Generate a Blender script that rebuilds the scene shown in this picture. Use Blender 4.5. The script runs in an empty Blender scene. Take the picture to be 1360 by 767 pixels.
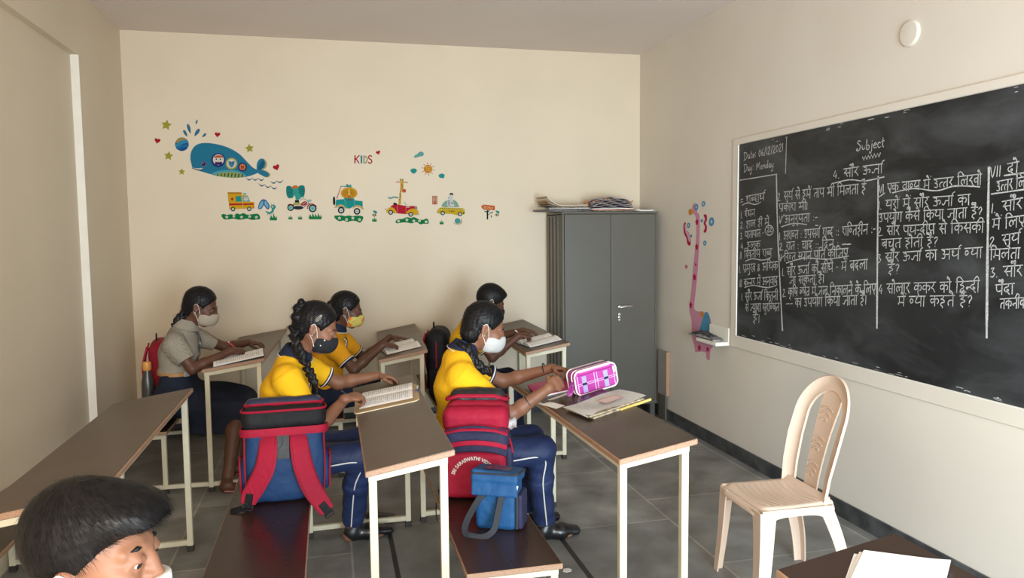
import bpy, bmesh, math, random
import numpy as np
from mathutils import Vector, Matrix, Euler

SC = bpy.context.scene
COL = SC.collection
PI = math.pi
random.seed(7)

# ---------------------------------------------------------------- camera
cam_d = bpy.data.cameras.new('camera')
cam = bpy.data.objects.new('camera', cam_d)
COL.objects.link(cam)
cam_d.sensor_fit = 'HORIZONTAL'
cam_d.sensor_width = 36.0
cam_d.lens = 36.0 * 1000.0 / 1360.0
cam_d.clip_start = 0.02
_yaw, _pitch, _roll = 0.2362, -0.0775, -0.0097
_f = Vector((math.sin(_yaw) * math.cos(_pitch), math.cos(_yaw) * math.cos(_pitch), math.sin(_pitch)))
_r = Vector((math.cos(_yaw), -math.sin(_yaw), 0))
_u = _r.cross(_f)
_r2 = math.cos(_roll) * _r + math.sin(_roll) * _u
_u2 = -math.sin(_roll) * _r + math.cos(_roll) * _u
_m = Matrix((_r2, _u2, -_f)).transposed().to_4x4()
_m.translation = (0, 0, 1.6)
cam.matrix_world = _m
SC.camera = cam

# ---------------------------------------------------------------- view, world, daylight
SC.view_settings.view_transform = 'Standard'
SC.view_settings.look = 'None'
SC.view_settings.gamma = 1.0
SC.view_settings.use_curve_mapping = False
SC.view_settings.exposure = 0.0

world = bpy.data.worlds.new('world')
SC.world = world
world.use_nodes = True
_bg = world.node_tree.nodes['Background']
_bg.inputs[0].default_value = (0.80, 0.90, 1.0, 1)
_bg.inputs[1].default_value = 2.2

def area(name, loc, size_x, size_y, power, color, direction, spread=180):
    l = bpy.data.lights.new(name, 'AREA')
    l.shape = 'RECTANGLE'; l.size = size_x; l.size_y = size_y
    l.energy = power; l.color = color; l.spread = math.radians(spread)
    o = bpy.data.objects.new(name, l); COL.objects.link(o)
    o.location = loc
    o.rotation_euler = Vector(direction).to_track_quat('-Z', 'Y').to_euler()
    return o
# daylight entering by the doorway and the window in the wall behind the camera
area('doorway_daylight', (1.30, -1.16, 1.05), 1.6, 1.95, 172.0, (0.68, 0.86, 1.0), (0.20, 1, -0.10), 120)
area('window_daylight', (-0.45, -1.16, 1.5), 1.2, 1.1, 122.0, (1.0, 0.91, 0.79), (0.05, 1, 0.15))

# ---------------------------------------------------------------- helpers
WM = {}          # world matrix of every empty / object built here

def tag(o, label=None, cat=None, group=None, kind=None):
    if label: o['label'] = label
    if cat: o['category'] = cat
    if group: o['group'] = group
    if kind: o['kind'] = kind
    return o

def thing(name, label, cat, loc=(0, 0, 0), group=None, rotz=0.0):
    o = bpy.data.objects.new(name, None)
    o.empty_display_size = 0.1
    COL.objects.link(o)
    o.location = loc; o.rotation_euler = (0, 0, rotz)
    WM[o] = Matrix.Translation(loc) @ Matrix.Rotation(rotz, 4, 'Z')
    return tag(o, label, cat, group)

def place(name, me, mats, parent=None, smooth=False, angle=None):
    """link a world-space mesh as one object; origin at its parent's origin or its own base"""
    if not isinstance(mats, (list, tuple)): mats = [mats]
    for m in mats: me.materials.append(m)
    me.name = name
    o = bpy.data.objects.new(name, me)
    COL.objects.link(o)
    if parent is None:
        n = len(me.vertices)
        if n:
            a = np.empty(n * 3, np.float32); me.vertices.foreach_get('co', a); a = a.reshape(-1, 3)
            lo, hi = a.min(0), a.max(0)
            c = Vector(((lo[0] + hi[0]) / 2, (lo[1] + hi[1]) / 2, lo[2]))
        else: c = Vector((0, 0, 0))
        me.transform(Matrix.Translation(-c)); o.location = c
        WM[o] = Matrix.Translation(c)
    else:
        o.parent = parent
        me.transform(WM[parent].inverted()); WM[o] = WM[parent]
    if smooth:
        me.polygons.foreach_set('use_smooth', [True] * len(me.polygons))
        if angle is not None and hasattr(me, 'set_sharp_from_angle'):
            me.set_sharp_from_angle(angle=math.radians(angle))
    return o

class B:
    """collects shapes, then builds them as one mesh object"""
    def __init__(s): s.bm = bmesh.new(); s.mi = 0; s.X = None
    def _fin(s, vs):
        fs = set()
        for v in vs: fs.update(v.link_faces)
        for f in fs: f.material_index = s.mi
        if s.X is not None:
            bmesh.ops.transform(s.bm, matrix=s.X, verts=vs)
    def box(s, c, d, rot=None, bev=0.0, seg=1):
        g = bmesh.ops.create_cube(s.bm, size=1.0)
        vs = g['verts']
        M = Matrix.Translation(c) @ (rot.to_matrix().to_4x4() if rot is not None else Matrix()) @ Matrix.Diagonal((*d, 1))
        bmesh.ops.transform(s.bm, matrix=M, verts=vs)
        if bev > 0:
            es = set()
            for v in vs: es.update(v.link_edges)
            r = bmesh.ops.bevel(s.bm, geom=list(es), offset=bev, segments=seg, affect='EDGES', profile=0.5)
            vs = list(set(r['verts']) | {v for v in vs if v.is_valid})
        s._fin(vs); return s
    def span(s, a, b, bev=0.0, seg=1):
        a = Vector(a); b = Vector(b)
        return s.box((a + b) / 2, [abs(x) for x in (b - a)], None, bev, seg)
    def hexa(s, p, bev=0.0):
        """8 corners: bottom 4 counter-clockwise, then top 4"""
        vs = [s.bm.verts.new(q) for q in p]
        for f in ((3, 2, 1, 0), (4, 5, 6, 7), (0, 1, 5, 4), (1, 2, 6, 5), (2, 3, 7, 6), (3, 0, 4, 7)):
            s.bm.faces.new([vs[i] for i in f])
        if bev > 0:
            es = set()
            for v in vs: es.update(v.link_edges)
            r = bmesh.ops.bevel(s.bm, geom=list(es), offset=bev, segments=1, affect='EDGES')
            vs = list(set(r['verts']) | {v for v in vs if v.is_valid})
        s._fin(vs); return s
    def bar(s, a, b, w, h=None, up=(0, 0, 1), bev=0.0):
        """square bar from a to b"""
        h = h or w
        a = Vector(a); b = Vector(b); d = (b - a); L = d.length; d.normalize()
        up = Vector(up)
        if abs(d.dot(up)) > 0.98: up = Vector((0, 1, 0))
        x = up.cross(d).normalized(); y = d.cross(x)
        R = Matrix((x, y, d)).transposed()
        return s.box((a + b) / 2, (w, h, L), R.to_quaternion(), bev)
    def tube(s, path, r, seg=8, closed=False, caps=True, flat=None):
        P = [Vector(p) for p in path]; n = len(P)
        rr = r if isinstance(r, (list, tuple)) else [r] * n
        rings = []; prev = None
        for i in range(n):
            if closed: t = P[(i + 1) % n] - P[(i - 1) % n]
            else: t = P[min(i + 1, n - 1)] - P[max(i - 1, 0)]
            t.normalize()
            if prev is None:
                ref = Vector((0, 0, 1)) if abs(t.z) < 0.9 else Vector((1, 0, 0))
                x = ref.cross(t).normalized()
            else:
                x = (prev - t * prev.dot(t)).normalized()
            prev = x; y = t.cross(x)
            fl = flat or (1, 1)
            rings.append([s.bm.verts.new(P[i] + (x * math.cos(2 * PI * k / seg) * fl[0] + y * math.sin(2 * PI * k / seg) * fl[1]) * rr[i]) for k in range(seg)])
        m = n if closed else n - 1
        for i in range(m):
            A = rings[i]; C = rings[(i + 1) % n]
            for k in range(seg):
                s.bm.faces.new((A[k], A[(k + 1) % seg], C[(k + 1) % seg], C[k]))
        if caps and not closed:
            s.bm.faces.new(list(reversed(rings[0]))); s.bm.faces.new(rings[-1])
        s._fin([v for q in rings for v in q]); return s
    def lathe(s, prof, c=(0, 0, 0), axis=(0, 0, 1), seg=24):
        ax = Vector(axis).normalized()
        ref = Vector((1, 0, 0)) if abs(ax.x) < 0.9 else Vector((0, 1, 0))
        x = ref.cross(ax).normalized(); y = ax.cross(x); c = Vector(c)
        rings = [[s.bm.verts.new(c + ax * h + (x * math.cos(2 * PI * k / seg) + y * math.sin(2 * PI * k / seg)) * max(r, 1e-5)) for k in range(seg)] for r, h in prof]
        for A, C in zip(rings, rings[1:]):
            for k in range(seg): s.bm.faces.new((A[k], A[(k + 1) % seg], C[(k + 1) % seg], C[k]))
        s.bm.faces.new(list(reversed(rings[0]))); s.bm.faces.new(rings[-1])
        s._fin([v for q in rings for v in q]); return s
    def prism(s, poly, to3, t0, t1):
        """poly: 2D outline; to3(u, v, t) -> 3D"""
        n = len(poly)
        a = [s.bm.verts.new(to3(u, v, t0)) for u, v in poly]
        b = [s.bm.verts.new(to3(u, v, t1)) for u, v in poly]
        for i in range(n): s.bm.faces.new((a[i], a[(i + 1) % n], b[(i + 1) % n], b[i]))
        s.bm.faces.new(list(reversed(a))); s.bm.faces.new(b)
        s._fin(a + b); return s
    def strap(s, path, nrm, w, t):
        """flat webbing band along path; nrm gives the face normal(s)"""
        P = [Vector(p) for p in path]; n = len(P)
        N = [Vector(q) for q in nrm] if isinstance(nrm[0], (tuple, list, Vector)) else [Vector(nrm)] * n
        ww = w if isinstance(w, (list, tuple)) else [w] * n
        rings = []
        for i in range(n):
            d = (P[min(i + 1, n - 1)] - P[max(i - 1, 0)]).normalized()
            sd = d.cross(N[i]).normalized(); nn = sd.cross(d).normalized()
            h = ww[i] / 2
            rings.append([s.bm.verts.new(P[i] + sd * a * h + nn * b * t / 2) for a, b in ((-1, -1), (-.9, 1), (.9, 1), (1, -1))])
        for A, C in zip(rings, rings[1:]):
            for k in range(4): s.bm.faces.new((A[k], A[(k + 1) % 4], C[(k + 1) % 4], C[k]))
        s.bm.faces.new(list(reversed(rings[0]))); s.bm.faces.new(rings[-1])
        s._fin([v for q in rings for v in q]); return s
    def grid(s, fn, nu, nv, thick=None):
        """surface fn(u, v) u,v in 0..1; optional thickness gives a closed slab, fn2 = offset vector"""
        V = [[s.bm.verts.new(fn(i / nu, j / nv)) for j in range(nv + 1)] for i in range(nu + 1)]
        allv = [v for q in V for v in q]
        for i in range(nu):
            for j in range(nv): s.bm.faces.new((V[i][j], V[i + 1][j], V[i + 1][j + 1], V[i][j + 1]))
        if thick is not None:
            T = Vector(thick)
            U = [[s.bm.verts.new(v.co + T) for v in q] for q in V]
            allv += [v for q in U for v in q]
            for i in range(nu):
                for j in range(nv): s.bm.faces.new((U[i][j], U[i][j + 1], U[i + 1][j + 1], U[i + 1][j]))
            for i in range(nu):
                s.bm.faces.new((V[i][0], U[i][0], U[i + 1][0], V[i + 1][0])); s.bm.faces.new((V[i + 1][nv], U[i + 1][nv], U[i][nv], V[i][nv]))
            for j in range(nv):
                s.bm.faces.new((V[0][j + 1], U[0][j + 1], U[0][j], V[0][j])); s.bm.faces.new((V[nu][j], U[nu][j], U[nu][j + 1], V[nu][j + 1]))
        s._fin(allv); return s
    def done(s, name, mats, parent=None, smooth=False, angle=35):
        bmesh.ops.recalc_face_normals(s.bm, faces=s.bm.faces)
        me = bpy.data.meshes.new(name); s.bm.to_mesh(me); s.bm.free()
        return place(name, me, mats, parent, smooth, angle)

# ---------------------------------------------------------------- materials
def srgb(h):
    h = h.lstrip('#'); c = [int(h[i:i + 2], 16) / 255 for i in (0, 2, 4)]
    return tuple(x / 12.92 if x <= 0.04045 else ((x + 0.055) / 1.055) ** 2.4 for x in c)

def mat(name, col, rough=0.6, col2=None, scale=8.0, detail=4.0, bump=0.0, bscale=None, spec=0.5, metal=0.0, coords='Object', stretch=None, lo=0.35, hi=0.65, coat=0.0, sss=0.0, dist=0.002, rough2=None):
    m = bpy.data.materials.new(name); m.use_nodes = True
    nt = m.node_tree; N = nt.nodes; L = nt.links
    p = N['Principled BSDF']
    if isinstance(col, str): col = srgb(col)
    if isinstance(col2, str): col2 = srgb(col2)
    p.inputs['Base Color'].default_value = (*col, 1)
    p.inputs['Roughness'].default_value = rough
    p.inputs['Metallic'].default_value = metal
    p.inputs['Specular IOR Level'].default_value = spec
    if coat: p.inputs['Coat Weight'].default_value = coat; p.inputs['Coat Roughness'].default_value = 0.15
    if sss:
        p.inputs['Subsurface Weight'].default_value = sss
        p.inputs['Subsurface Radius'].default_value = (0.012, 0.005, 0.003); p.inputs['Subsurface Scale'].default_value = 0.6
    tc = N.new('ShaderNodeTexCoord')
    src = tc.outputs[coords]
    if stretch:
        mp = N.new('ShaderNodeMapping'); mp.inputs['Scale'].default_value = stretch
        L.new(src, mp.inputs[0]); src = mp.outputs[0]
    if col2 is not None:
        n = N.new('ShaderNodeTexNoise'); n.inputs['Scale'].default_value = scale; n.inputs['Detail'].default_value = detail
        L.new(src, n.inputs['Vector'])
        r = N.new('ShaderNodeMapRange'); r.inputs[1].default_value = lo; r.inputs[2].default_value = hi
        L.new(n.outputs['Fac'], r.inputs[0])
        x = N.new('ShaderNodeMix'); x.data_type = 'RGBA'
        x.inputs[6].default_value = (*col, 1); x.inputs[7].default_value = (*col2, 1)
        L.new(r.outputs[0], x.inputs[0]); L.new(x.outputs[2], p.inputs['Base Color'])
        if rough2 is not None:
            q = N.new('ShaderNodeMapRange'); q.inputs[3].default_value = rough; q.inputs[4].default_value = rough2
            L.new(r.outputs[0], q.inputs[0]); L.new(q.outputs[0], p.inputs['Roughness'])
    if bump:
        n2 = N.new('ShaderNodeTexNoise'); n2.inputs['Scale'].default_value = bscale or scale * 6; n2.inputs['Detail'].default_value = 3
        L.new(src, n2.inputs['Vector'])
        b = N.new('ShaderNodeBump'); b.inputs['Strength'].default_value = bump; b.inputs['Distance'].default_value = dist
        L.new(n2.outputs['Fac'], b.inputs['Height']); L.new(b.outputs[0], p.inputs['Normal'])
    return m

def fabric(name, col, col2=None, rough=0.85, weave=900.0, bump=0.25, spec=0.25, checks=None, sheen=0.0):
    """woven cloth: fine weave bump, broad soft tone variation; checks = (colour, size) prints a small check"""
    m = mat(name, col, rough, col2 or col, 5.0, 3.0, spec=spec)
    nt = m.node_tree; N = nt.nodes; L = nt.links; p = N['Principled BSDF']
    if sheen: p.inputs['Sheen Weight'].default_value = sheen
    tc = N.new('ShaderNodeTexCoord')
    n = N.new('ShaderNodeTexNoise'); n.inputs['Scale'].default_value = weave; n.inputs['Detail'].default_value = 2
    n3 = N.new('ShaderNodeTexNoise'); n3.inputs['Scale'].default_value = 14; n3.inputs['Detail'].default_value = 2; n3.inputs['Distortion'].default_value = 1.2
    L.new(tc.outputs['Object'], n.inputs['Vector']); L.new(tc.outputs['Object'], n3.inputs['Vector'])
    b = N.new('ShaderNodeBump'); b.inputs['Strength'].default_value = bump; b.inputs['Distance'].default_value = 0.0008
    b2 = N.new('ShaderNodeBump'); b2.inputs['Strength'].default_value = 0.45; b2.inputs['Distance'].default_value = 0.012
    L.new(n.outputs['Fac'], b.inputs['Height']); L.new(n3.outputs['Fac'], b2.inputs['Height'])
    L.new(b2.outputs[0], b.inputs['Normal']); L.new(b.outputs[0], p.inputs['Normal'])
    if checks:
        ck = N.new('ShaderNodeTexChecker'); ck.inputs['Scale'].default_value = checks[1]
        L.new(tc.outputs['Object'], ck.inputs['Vector'])
        x = N.new('ShaderNodeMix'); x.data_type = 'RGBA'; c2 = srgb(checks[0]) if isinstance(checks[0], str) else checks[0]
        x.inputs[7].default_value = (*c2, 1)
        old = p.inputs['Base Color'].links[0].from_socket
        L.new(old, x.inputs[6]); L.new(ck.outputs['Fac'], x.inputs[0]); L.new(x.outputs[2], p.inputs['Base Color'])
    return m

def page_mat(name, paper, ink, lines=26.0, words=40.0, amount=0.5, margin=True, v0=0.06, v1=0.94):
    """paper with rows of handwriting; generated coordinates: x across the page, y down the page"""
    m = mat(name, paper, 0.8, spec=0.2)
    nt = m.node_tree; N = nt.nodes; L = nt.links; p = N['Principled BSDF']
    uv = N.new('ShaderNodeUVMap')
    sp = N.new('ShaderNodeSeparateXYZ'); L.new(uv.outputs[0], sp.inputs[0])
    def math_(op, a, b=None):
        k = N.new('ShaderNodeMath'); k.operation = op
        for i, v in enumerate((a, b)):
            if v is None: continue
            if isinstance(v, (int, float)): k.inputs[i].default_value = v
            else: L.new(v, k.inputs[i])
        return k.outputs[0]
    ln = math_('MULTIPLY', sp.outputs[1], lines)
    fr = math_('FRACT', ln); row = math_('FLOOR', ln)
    band = math_('MULTIPLY', math_('GREATER_THAN', fr, 0.30), math_('LESS_THAN', fr, 0.80))
    cv = N.new('ShaderNodeCombineXYZ')
    L.new(math_('MULTIPLY', sp.outputs[0], words), cv.inputs[0]); L.new(math_('MULTIPLY', ln, 2.6), cv.inputs[1])
    n = N.new('ShaderNodeTexNoise'); n.inputs['Scale'].default_value = 1.9; n.inputs['Detail'].default_value = 1.0
    L.new(cv.outputs[0], n.inputs['Vector'])
    st = math_('GREATER_THAN', n.outputs['Fac'], 1.0 - amount)
    # word gaps and ragged line ends
    cv2 = N.new('ShaderNodeCombineXYZ'); L.new(math_('MULTIPLY', sp.outputs[0], words * 0.22), cv2.inputs[0]); L.new(math_('MULTIPLY', row, 7.3), cv2.inputs[1])
    n2 = N.new('ShaderNodeTexNoise'); n2.inputs['Scale'].default_value = 1.0; n2.inputs['Detail'].default_value = 0
    L.new(cv2.outputs[0], n2.inputs['Vector'])
    gap = math_('GREATER_THAN', n2.outputs['Fac'], 0.42)
    mk = math_('MULTIPLY', math_('MULTIPLY', band, st), gap)
    inx = math_('MULTIPLY', math_('GREATER_THAN', sp.outputs[0], 0.12), math_('LESS_THAN', sp.outputs[0], 0.93))
    iny = math_('MULTIPLY', math_('GREATER_THAN', sp.outputs[1], v0), math_('LESS_THAN', sp.outputs[1], v1))
    mk = math_('MULTIPLY', mk, math_('MULTIPLY', inx, iny))
    x = N.new('ShaderNodeMix'); x.data_type = 'RGBA'
    pc = srgb(paper) if isinstance(paper, str) else paper
    ic = srgb(ink) if isinstance(ink, str) else ink
    x.inputs[6].default_value = (*pc, 1); x.inputs[7].default_value = (*ic, 1)
    L.new(mk, x.inputs[0])
    # faint ruled lines and a margin
    rule = math_('LESS_THAN', fr, 0.07)
    y = N.new('ShaderNodeMix'); y.data_type = 'RGBA'
    y.inputs[7].default_value = (pc[0] * .75, pc[1] * .80, pc[2] * .92, 1)
    L.new(math_('MULTIPLY', rule, 0.6), y.inputs[0]); L.new(x.outputs[2], y.inputs[6])
    out = y.outputs[2]
    if margin:
        mg = math_('MULTIPLY', math_('GREATER_THAN', sp.outputs[0], 0.10), math_('LESS_THAN', sp.outputs[0], 0.107))
        z = N.new('ShaderNodeMix'); z.data_type = 'RGBA'; z.inputs[7].default_value = (0.6, 0.2, 0.2, 1)
        L.new(math_('MULTIPLY', mg, 0.6), z.inputs[0]); L.new(out, z.inputs[6]); out = z.outputs[2]
    L.new(out, p.inputs['Base Color'])
    return m

M = {}
M['wall'] = mat('cream_wall_paint', (0.70, 0.59, 0.44), 0.55, (0.665, 0.56, 0.415), 1.3, 5, bump=0.10, bscale=55, spec=0.35)
M['wall_board'] = mat('pale_wall_paint', (0.70, 0.635, 0.545), 0.5, (0.67, 0.605, 0.515), 1.6, 6, bump=0.10, bscale=55, spec=0.4)
M['ceiling'] = mat('ceiling_paint', (0.74, 0.64, 0.57), 0.8, (0.71, 0.61, 0.54), 1.1, 4, bump=0.05, bscale=40)
M['white'] = mat('white_trim_paint', (0.80, 0.76, 0.68), 0.5, (0.74, 0.70, 0.62), 6, 4)
M['frame'] = mat('cream_enamel_steel', (0.66, 0.60, 0.44), 0.38, (0.56, 0.49, 0.34), 9, 8, lo=0.45, hi=0.8, bump=0.06, bscale=120)
M['rust'] = mat('rust_foot_cap', (0.03, 0.025, 0.02), 0.7)
M['lam'] = mat('brown_laminate', (0.085, 0.055, 0.037), 0.36, (0.11, 0.074, 0.052), 2.2, 5, spec=0.55, rough2=0.46)
M['lam_dark'] = mat('dark_brown_laminate', (0.030, 0.014, 0.010), 0.24, (0.042, 0.021, 0.015), 2.5, 5, spec=0.5, rough2=0.34)
M['edge'] = mat('pale_wood_edge', (0.31, 0.17, 0.10), 0.5, (0.40, 0.245, 0.15), 30, 5, stretch=(6, 0.6, 6), bump=0.1)
M['steel'] = mat('grey_painted_steel', (0.090, 0.081, 0.063), 0.36, (0.101, 0.092, 0.072), 1.5, 4, spec=0.5, bump=0.03, bscale=9)
M['steel_dark'] = mat('dark_grey_steel', (0.075, 0.072, 0.062), 0.45)
M['chrome'] = mat('polished_metal', (0.75, 0.74, 0.70), 0.22, metal=1.0)
M['black'] = mat('black_plastic', (0.015, 0.015, 0.016), 0.45)
M['silver'] = mat('silver_metal', (0.7, 0.7, 0.7), 0.3, metal=0.9)
M['white_plastic'] = mat('white_plastic', (0.80, 0.78, 0.72), 0.4)
M['pvc'] = mat('beige_moulded_plastic', (0.70, 0.53, 0.405), 0.38, (0.67, 0.50, 0.38), 3, 3, spec=0.5, sss=0.0)
M['paper'] = mat('white_paper', (0.84, 0.82, 0.77), 0.8, (0.79, 0.765, 0.71), 14, 3, spec=0.2)
# ================================================================= the room
XL, XR, YB, YF, ZC = -1.503, 2.72, 6.358, -1.25, 3.14

def floor_mat():
    m = mat('grey_stone_slabs', (0.155, 0.150, 0.140), 0.42, (0.30, 0.292, 0.275), 5.5, 9, bump=0.25, bscale=60, lo=0.25, hi=0.72, rough2=0.6)
    nt = m.node_tree; N = nt.nodes; L = nt.links; p = N['Principled BSDF']
    tc = N.new('ShaderNodeTexCoord')
    mp = N.new('ShaderNodeMapping'); mp.inputs['Rotation'].default_value = (0, 0, PI / 2); L.new(tc.outputs['Object'], mp.inputs[0])
    mp.inputs['Location'].default_value = (0.31, 0.545, 0)
    br = N.new('ShaderNodeTexBrick'); br.inputs['Scale'].default_value = 1.0
    br.inputs['Brick Width'].default_value = 0.88; br.inputs['Row Height'].default_value = 0.86
    br.inputs['Mortar Size'].default_value = 0.006; br.inputs['Mortar Smooth'].default_value = 0.2; br.offset = 0.35
    br.inputs['Color1'].default_value = (0.84, 0.84, 0.84, 1); br.inputs['Color2'].default_value = (1.1, 1.09, 1.06, 1); br.inputs['Mortar'].default_value = (1.55, 1.5, 1.4, 1)
    L.new(mp.outputs[0], br.inputs['Vector'])
    # scuffed swirl marks in the stone
    n = N.new('ShaderNodeTexNoise'); n.inputs['Scale'].default_value = 1.4; n.inputs['Detail'].default_value = 8; n.inputs['Distortion'].default_value = 2.2
    L.new(tc.outputs['Object'], n.inputs['Vector'])
    r = N.new('ShaderNodeMapRange'); r.inputs[1].default_value = 0.3; r.inputs[2].default_value = 0.7; r.inputs[3].default_value = 0.78; r.inputs[4].default_value = 1.22
    L.new(n.outputs['Fac'], r.inputs[0])
    old = p.inputs['Base Color'].links[0].from_socket
    x = N.new('ShaderNodeMix'); x.data_type = 'RGBA'; x.blend_type = 'MULTIPLY'; x.inputs[0].default_value = 1; x.clamp_result = False
    L.new(old, x.inputs[6]); L.new(br.outputs['Color'], x.inputs[7])
    y = N.new('ShaderNodeMix'); y.data_type = 'RGBA'; y.blend_type = 'MULTIPLY'; y.inputs[0].default_value = 1; y.clamp_result = False
    L.new(x.outputs[2], y.inputs[6]); L.new(r.outputs[0], y.inputs[7])
    L.new(y.outputs[2], p.inputs['Base Color'])
    return m

def structure(o): o['kind'] = 'structure'; return o
T = 0.12
structure(B().span((XL - T, YF - T, -T), (XR + T, YB + T, 0)).done('floor', floor_mat()))
structure(B().span((XL - T, YF - T, ZC), (XR + T, YB + T, ZC + T)).done('ceiling', M['ceiling']))
structure(B().span((XL - T, YB, 0), (XR + T, YB + T, ZC)).done('wall_back', M['wall']))
structure(B().span((XR, YF - T, 0), (XR + T, YB, ZC)).done('wall_right', M['wall_board']))
# left wall with a shallow recessed panel between the floor and 2.73 m
b = B(); RD = 0.047
b.span((XL - T, YF - T, 0), (XL - RD, YB, ZC))
b.span((XL - RD, 5.33, 0), (XL, YB, ZC)); b.span((XL - RD, YF - T, 2.725), (XL, 5.33, ZC)); b.span((XL - RD, YF - T, 0), (XL, -0.6, 2.725))
structure(b.done('wall_left', M['wall']))
structure(B().span((XL - RD, 5.325, 0), (XL + 0.001, 5.33, 2.725)).done('trim_1', M['white']))
# wall behind the camera, with a doorway and a window opening
b = B(); y0, y1 = YF - T, YF
b.span((XL, y0, 0), (-1.10, y1, ZC)); b.span((-1.10, y0, 0), (0.20, y1, 0.90)); b.span((-1.10, y0, 2.10), (0.20, y1, ZC))
b.span((0.20, y0, 0), (.45, y1, ZC)); b.span((.45, y0, 2.08), (2.15, y1, ZC)); b.span((2.15, y0, 0), (XR, y1, ZC))
structure(b.done('wall_front', M['wall']))
b = B()
for xa, xb in ((.45, .51), (2.09, 2.15)): b.span((xa, y0 - .01, 0), (xb, y1 + .01, 2.08), .004)
b.span((.51, y0 - .01, 2.02), (2.09, y1 + .01, 2.08), .004)
structure(b.done('door_1', M['edge']))
b = B()
for xa, xb in ((-1.10, -1.05), (0.15, 0.20), (-.475, -.425)): b.span((xa, y0 + .02, .9), (xb, y1 - .02, 2.1), .004)
for za, zb in ((.9, .95), (2.05, 2.1)): b.span((-1.05, y0 + .03, za), (.15, y1 - .03, zb), .004)
structure(b.done('window_1', M['white']))
# dark stone skirting along the board wall and the back wall
M['skirt'] = mat('dark_stone_skirting', (0.035, 0.037, 0.038), 0.3, (0.10, 0.10, 0.10), 9, 8, bump=0.1, lo=0.4, hi=0.75)
structure(B().span((XR - 0.012, YF, 0), (XR, YB, 0.094), .002).done('baseboard_right', M['skirt']))
structure(B().span((XL, YB - 0.012, 0), (XR - .012, YB, 0.094), .002).done('baseboard_back', M['skirt']))
structure(B().span((XL, 5.33, 0), (XL + .012, YB - .012, 0.094), .002).done('baseboard_left', M['skirt']))

# ================================================================= desk-and-bench units
def desk_unit(label, dx0, dx1, y0, y1, bx0, bx1, zl=0.77, zr=0.825, zb=0.395, by0=None, by1=None, skew=0.0, top='lam', seat='lam_dark', name='school_desk_with_bench'):
    by0 = y0 + .03 if by0 is None else by0; by1 = y1 - .03 if by1 is None else by1
    r = thing(name, label, 'desk', ((bx0 + dx1) / 2, (y0 + y1) / 2, 0), 'classroom desks with benches')
    th = 0.021
    sk = lambda y: skew * (y - y0)
    def zt(x): return zl + (zr - zl) * (x - dx0) / (dx1 - dx0)
    def slab(name, xa, xb, ya, yb, za, zc, mtop, s=True):
        b = B(); e = 0.004
        f = sk if s else (lambda y: 0)
        b.mi = 1
        b.hexa([(xa + f(ya), ya, za - th), (xb + f(ya), ya, zc - th), (xb + f(yb), yb, zc - th), (xa + f(yb), yb, za - th),
                (xa + f(ya), ya, za), (xb + f(ya), ya, zc), (xb + f(yb), yb, zc), (xa + f(yb), yb, za)], 0.003)
        b.mi = 0
        b.hexa([(xa + f(ya) + e, ya + e, za - .002), (xb + f(ya) - e, ya + e, zc - .002), (xb + f(yb) - e, yb - e, zc - .002), (xa + f(yb) + e, yb - e, za - .002),
                (xa + f(ya) + e, ya + e, za + .0012), (xb + f(ya) - e, ya + e, zc + .0012), (xb + f(yb) - e, yb - e, zc + .0012), (xa + f(yb) + e, yb - e, za + .0012)])
        return b.done(name, [mtop, M['edge']], r)
    slab('desk_top', dx0, dx1, y0, y1, zl, zr, M[top])
    slab('bench_top', bx0, bx1, by0, by1, zb, zb, M[seat], False)
    w = 0.028; i = 0.026
    for ya, yb2 in ((y0 + .035, by0 + .035), (y1 - .035, by1 - .035)):
        s = sk(ya)
        xa, xb = dx0 + i + s, dx1 - i - .012 + s
        za, zc = zt(dx0 + i) - th, zt(dx1 - i - .012) - th
        for x, z in ((xa, za), (xb, zc)):
            l = B().bar((x, ya, 0.012), (x, ya, z - w * .3), w, bev=.002).done('leg', M['frame'], r)
            B().bar((x, ya, 0.0), (x, ya, 0.03), w + .004, bev=.002).done('foot_cap', M['rust'], l)
        w2 = w / 2 + .0012
        B().hexa([(xa - w2, ya - w2, za - w), (xb + w2, ya - w2, zc - w + .002), (xb + w2, ya + w2, zc - w + .002), (xa - w2, ya + w2, za - w),
                  (xa - w2, ya - w2, za - .001), (xb + w2, ya - w2, zc + .001), (xb + w2, ya + w2, zc + .001), (xa - w2, ya + w2, za - .001)], .002).done('top_rail', M['frame'], r)
        ba, bb = bx0 + i, bx1 - i
        for x in (ba, bb):
            l = B().bar((x, yb2, 0.012), (x, yb2, zb - th - w * .3), w, bev=.002).done('leg', M['frame'], r)
            B().bar((x, yb2, 0.0), (x, yb2, 0.03), w + .004, bev=.002).done('foot_cap', M['rust'], l)
        B().bar((ba - w2, yb2, zb - th - w / 2), (bb + w2, yb2, zb - th - w / 2), w + .0024, bev=.002).done('seat_rail', M['frame'], r)
        B().bar((ba, yb2, 0.045), (xb, ya, 0.045), w * .9, bev=.002).done('foot_bar', M['frame'], r)
    for x, z in ((dx0 + i, zt(dx0 + i)), (dx1 - i - .012, zt(dx1 - i))):
        B().bar((x + sk(y0 + .05), y0 + .05, z - th - w / 2), (x + sk(y1 - .05), y1 - .05, z - th - w / 2), w * .9, bev=.002).done('side_rail', M['frame'], r)
    return r

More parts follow.
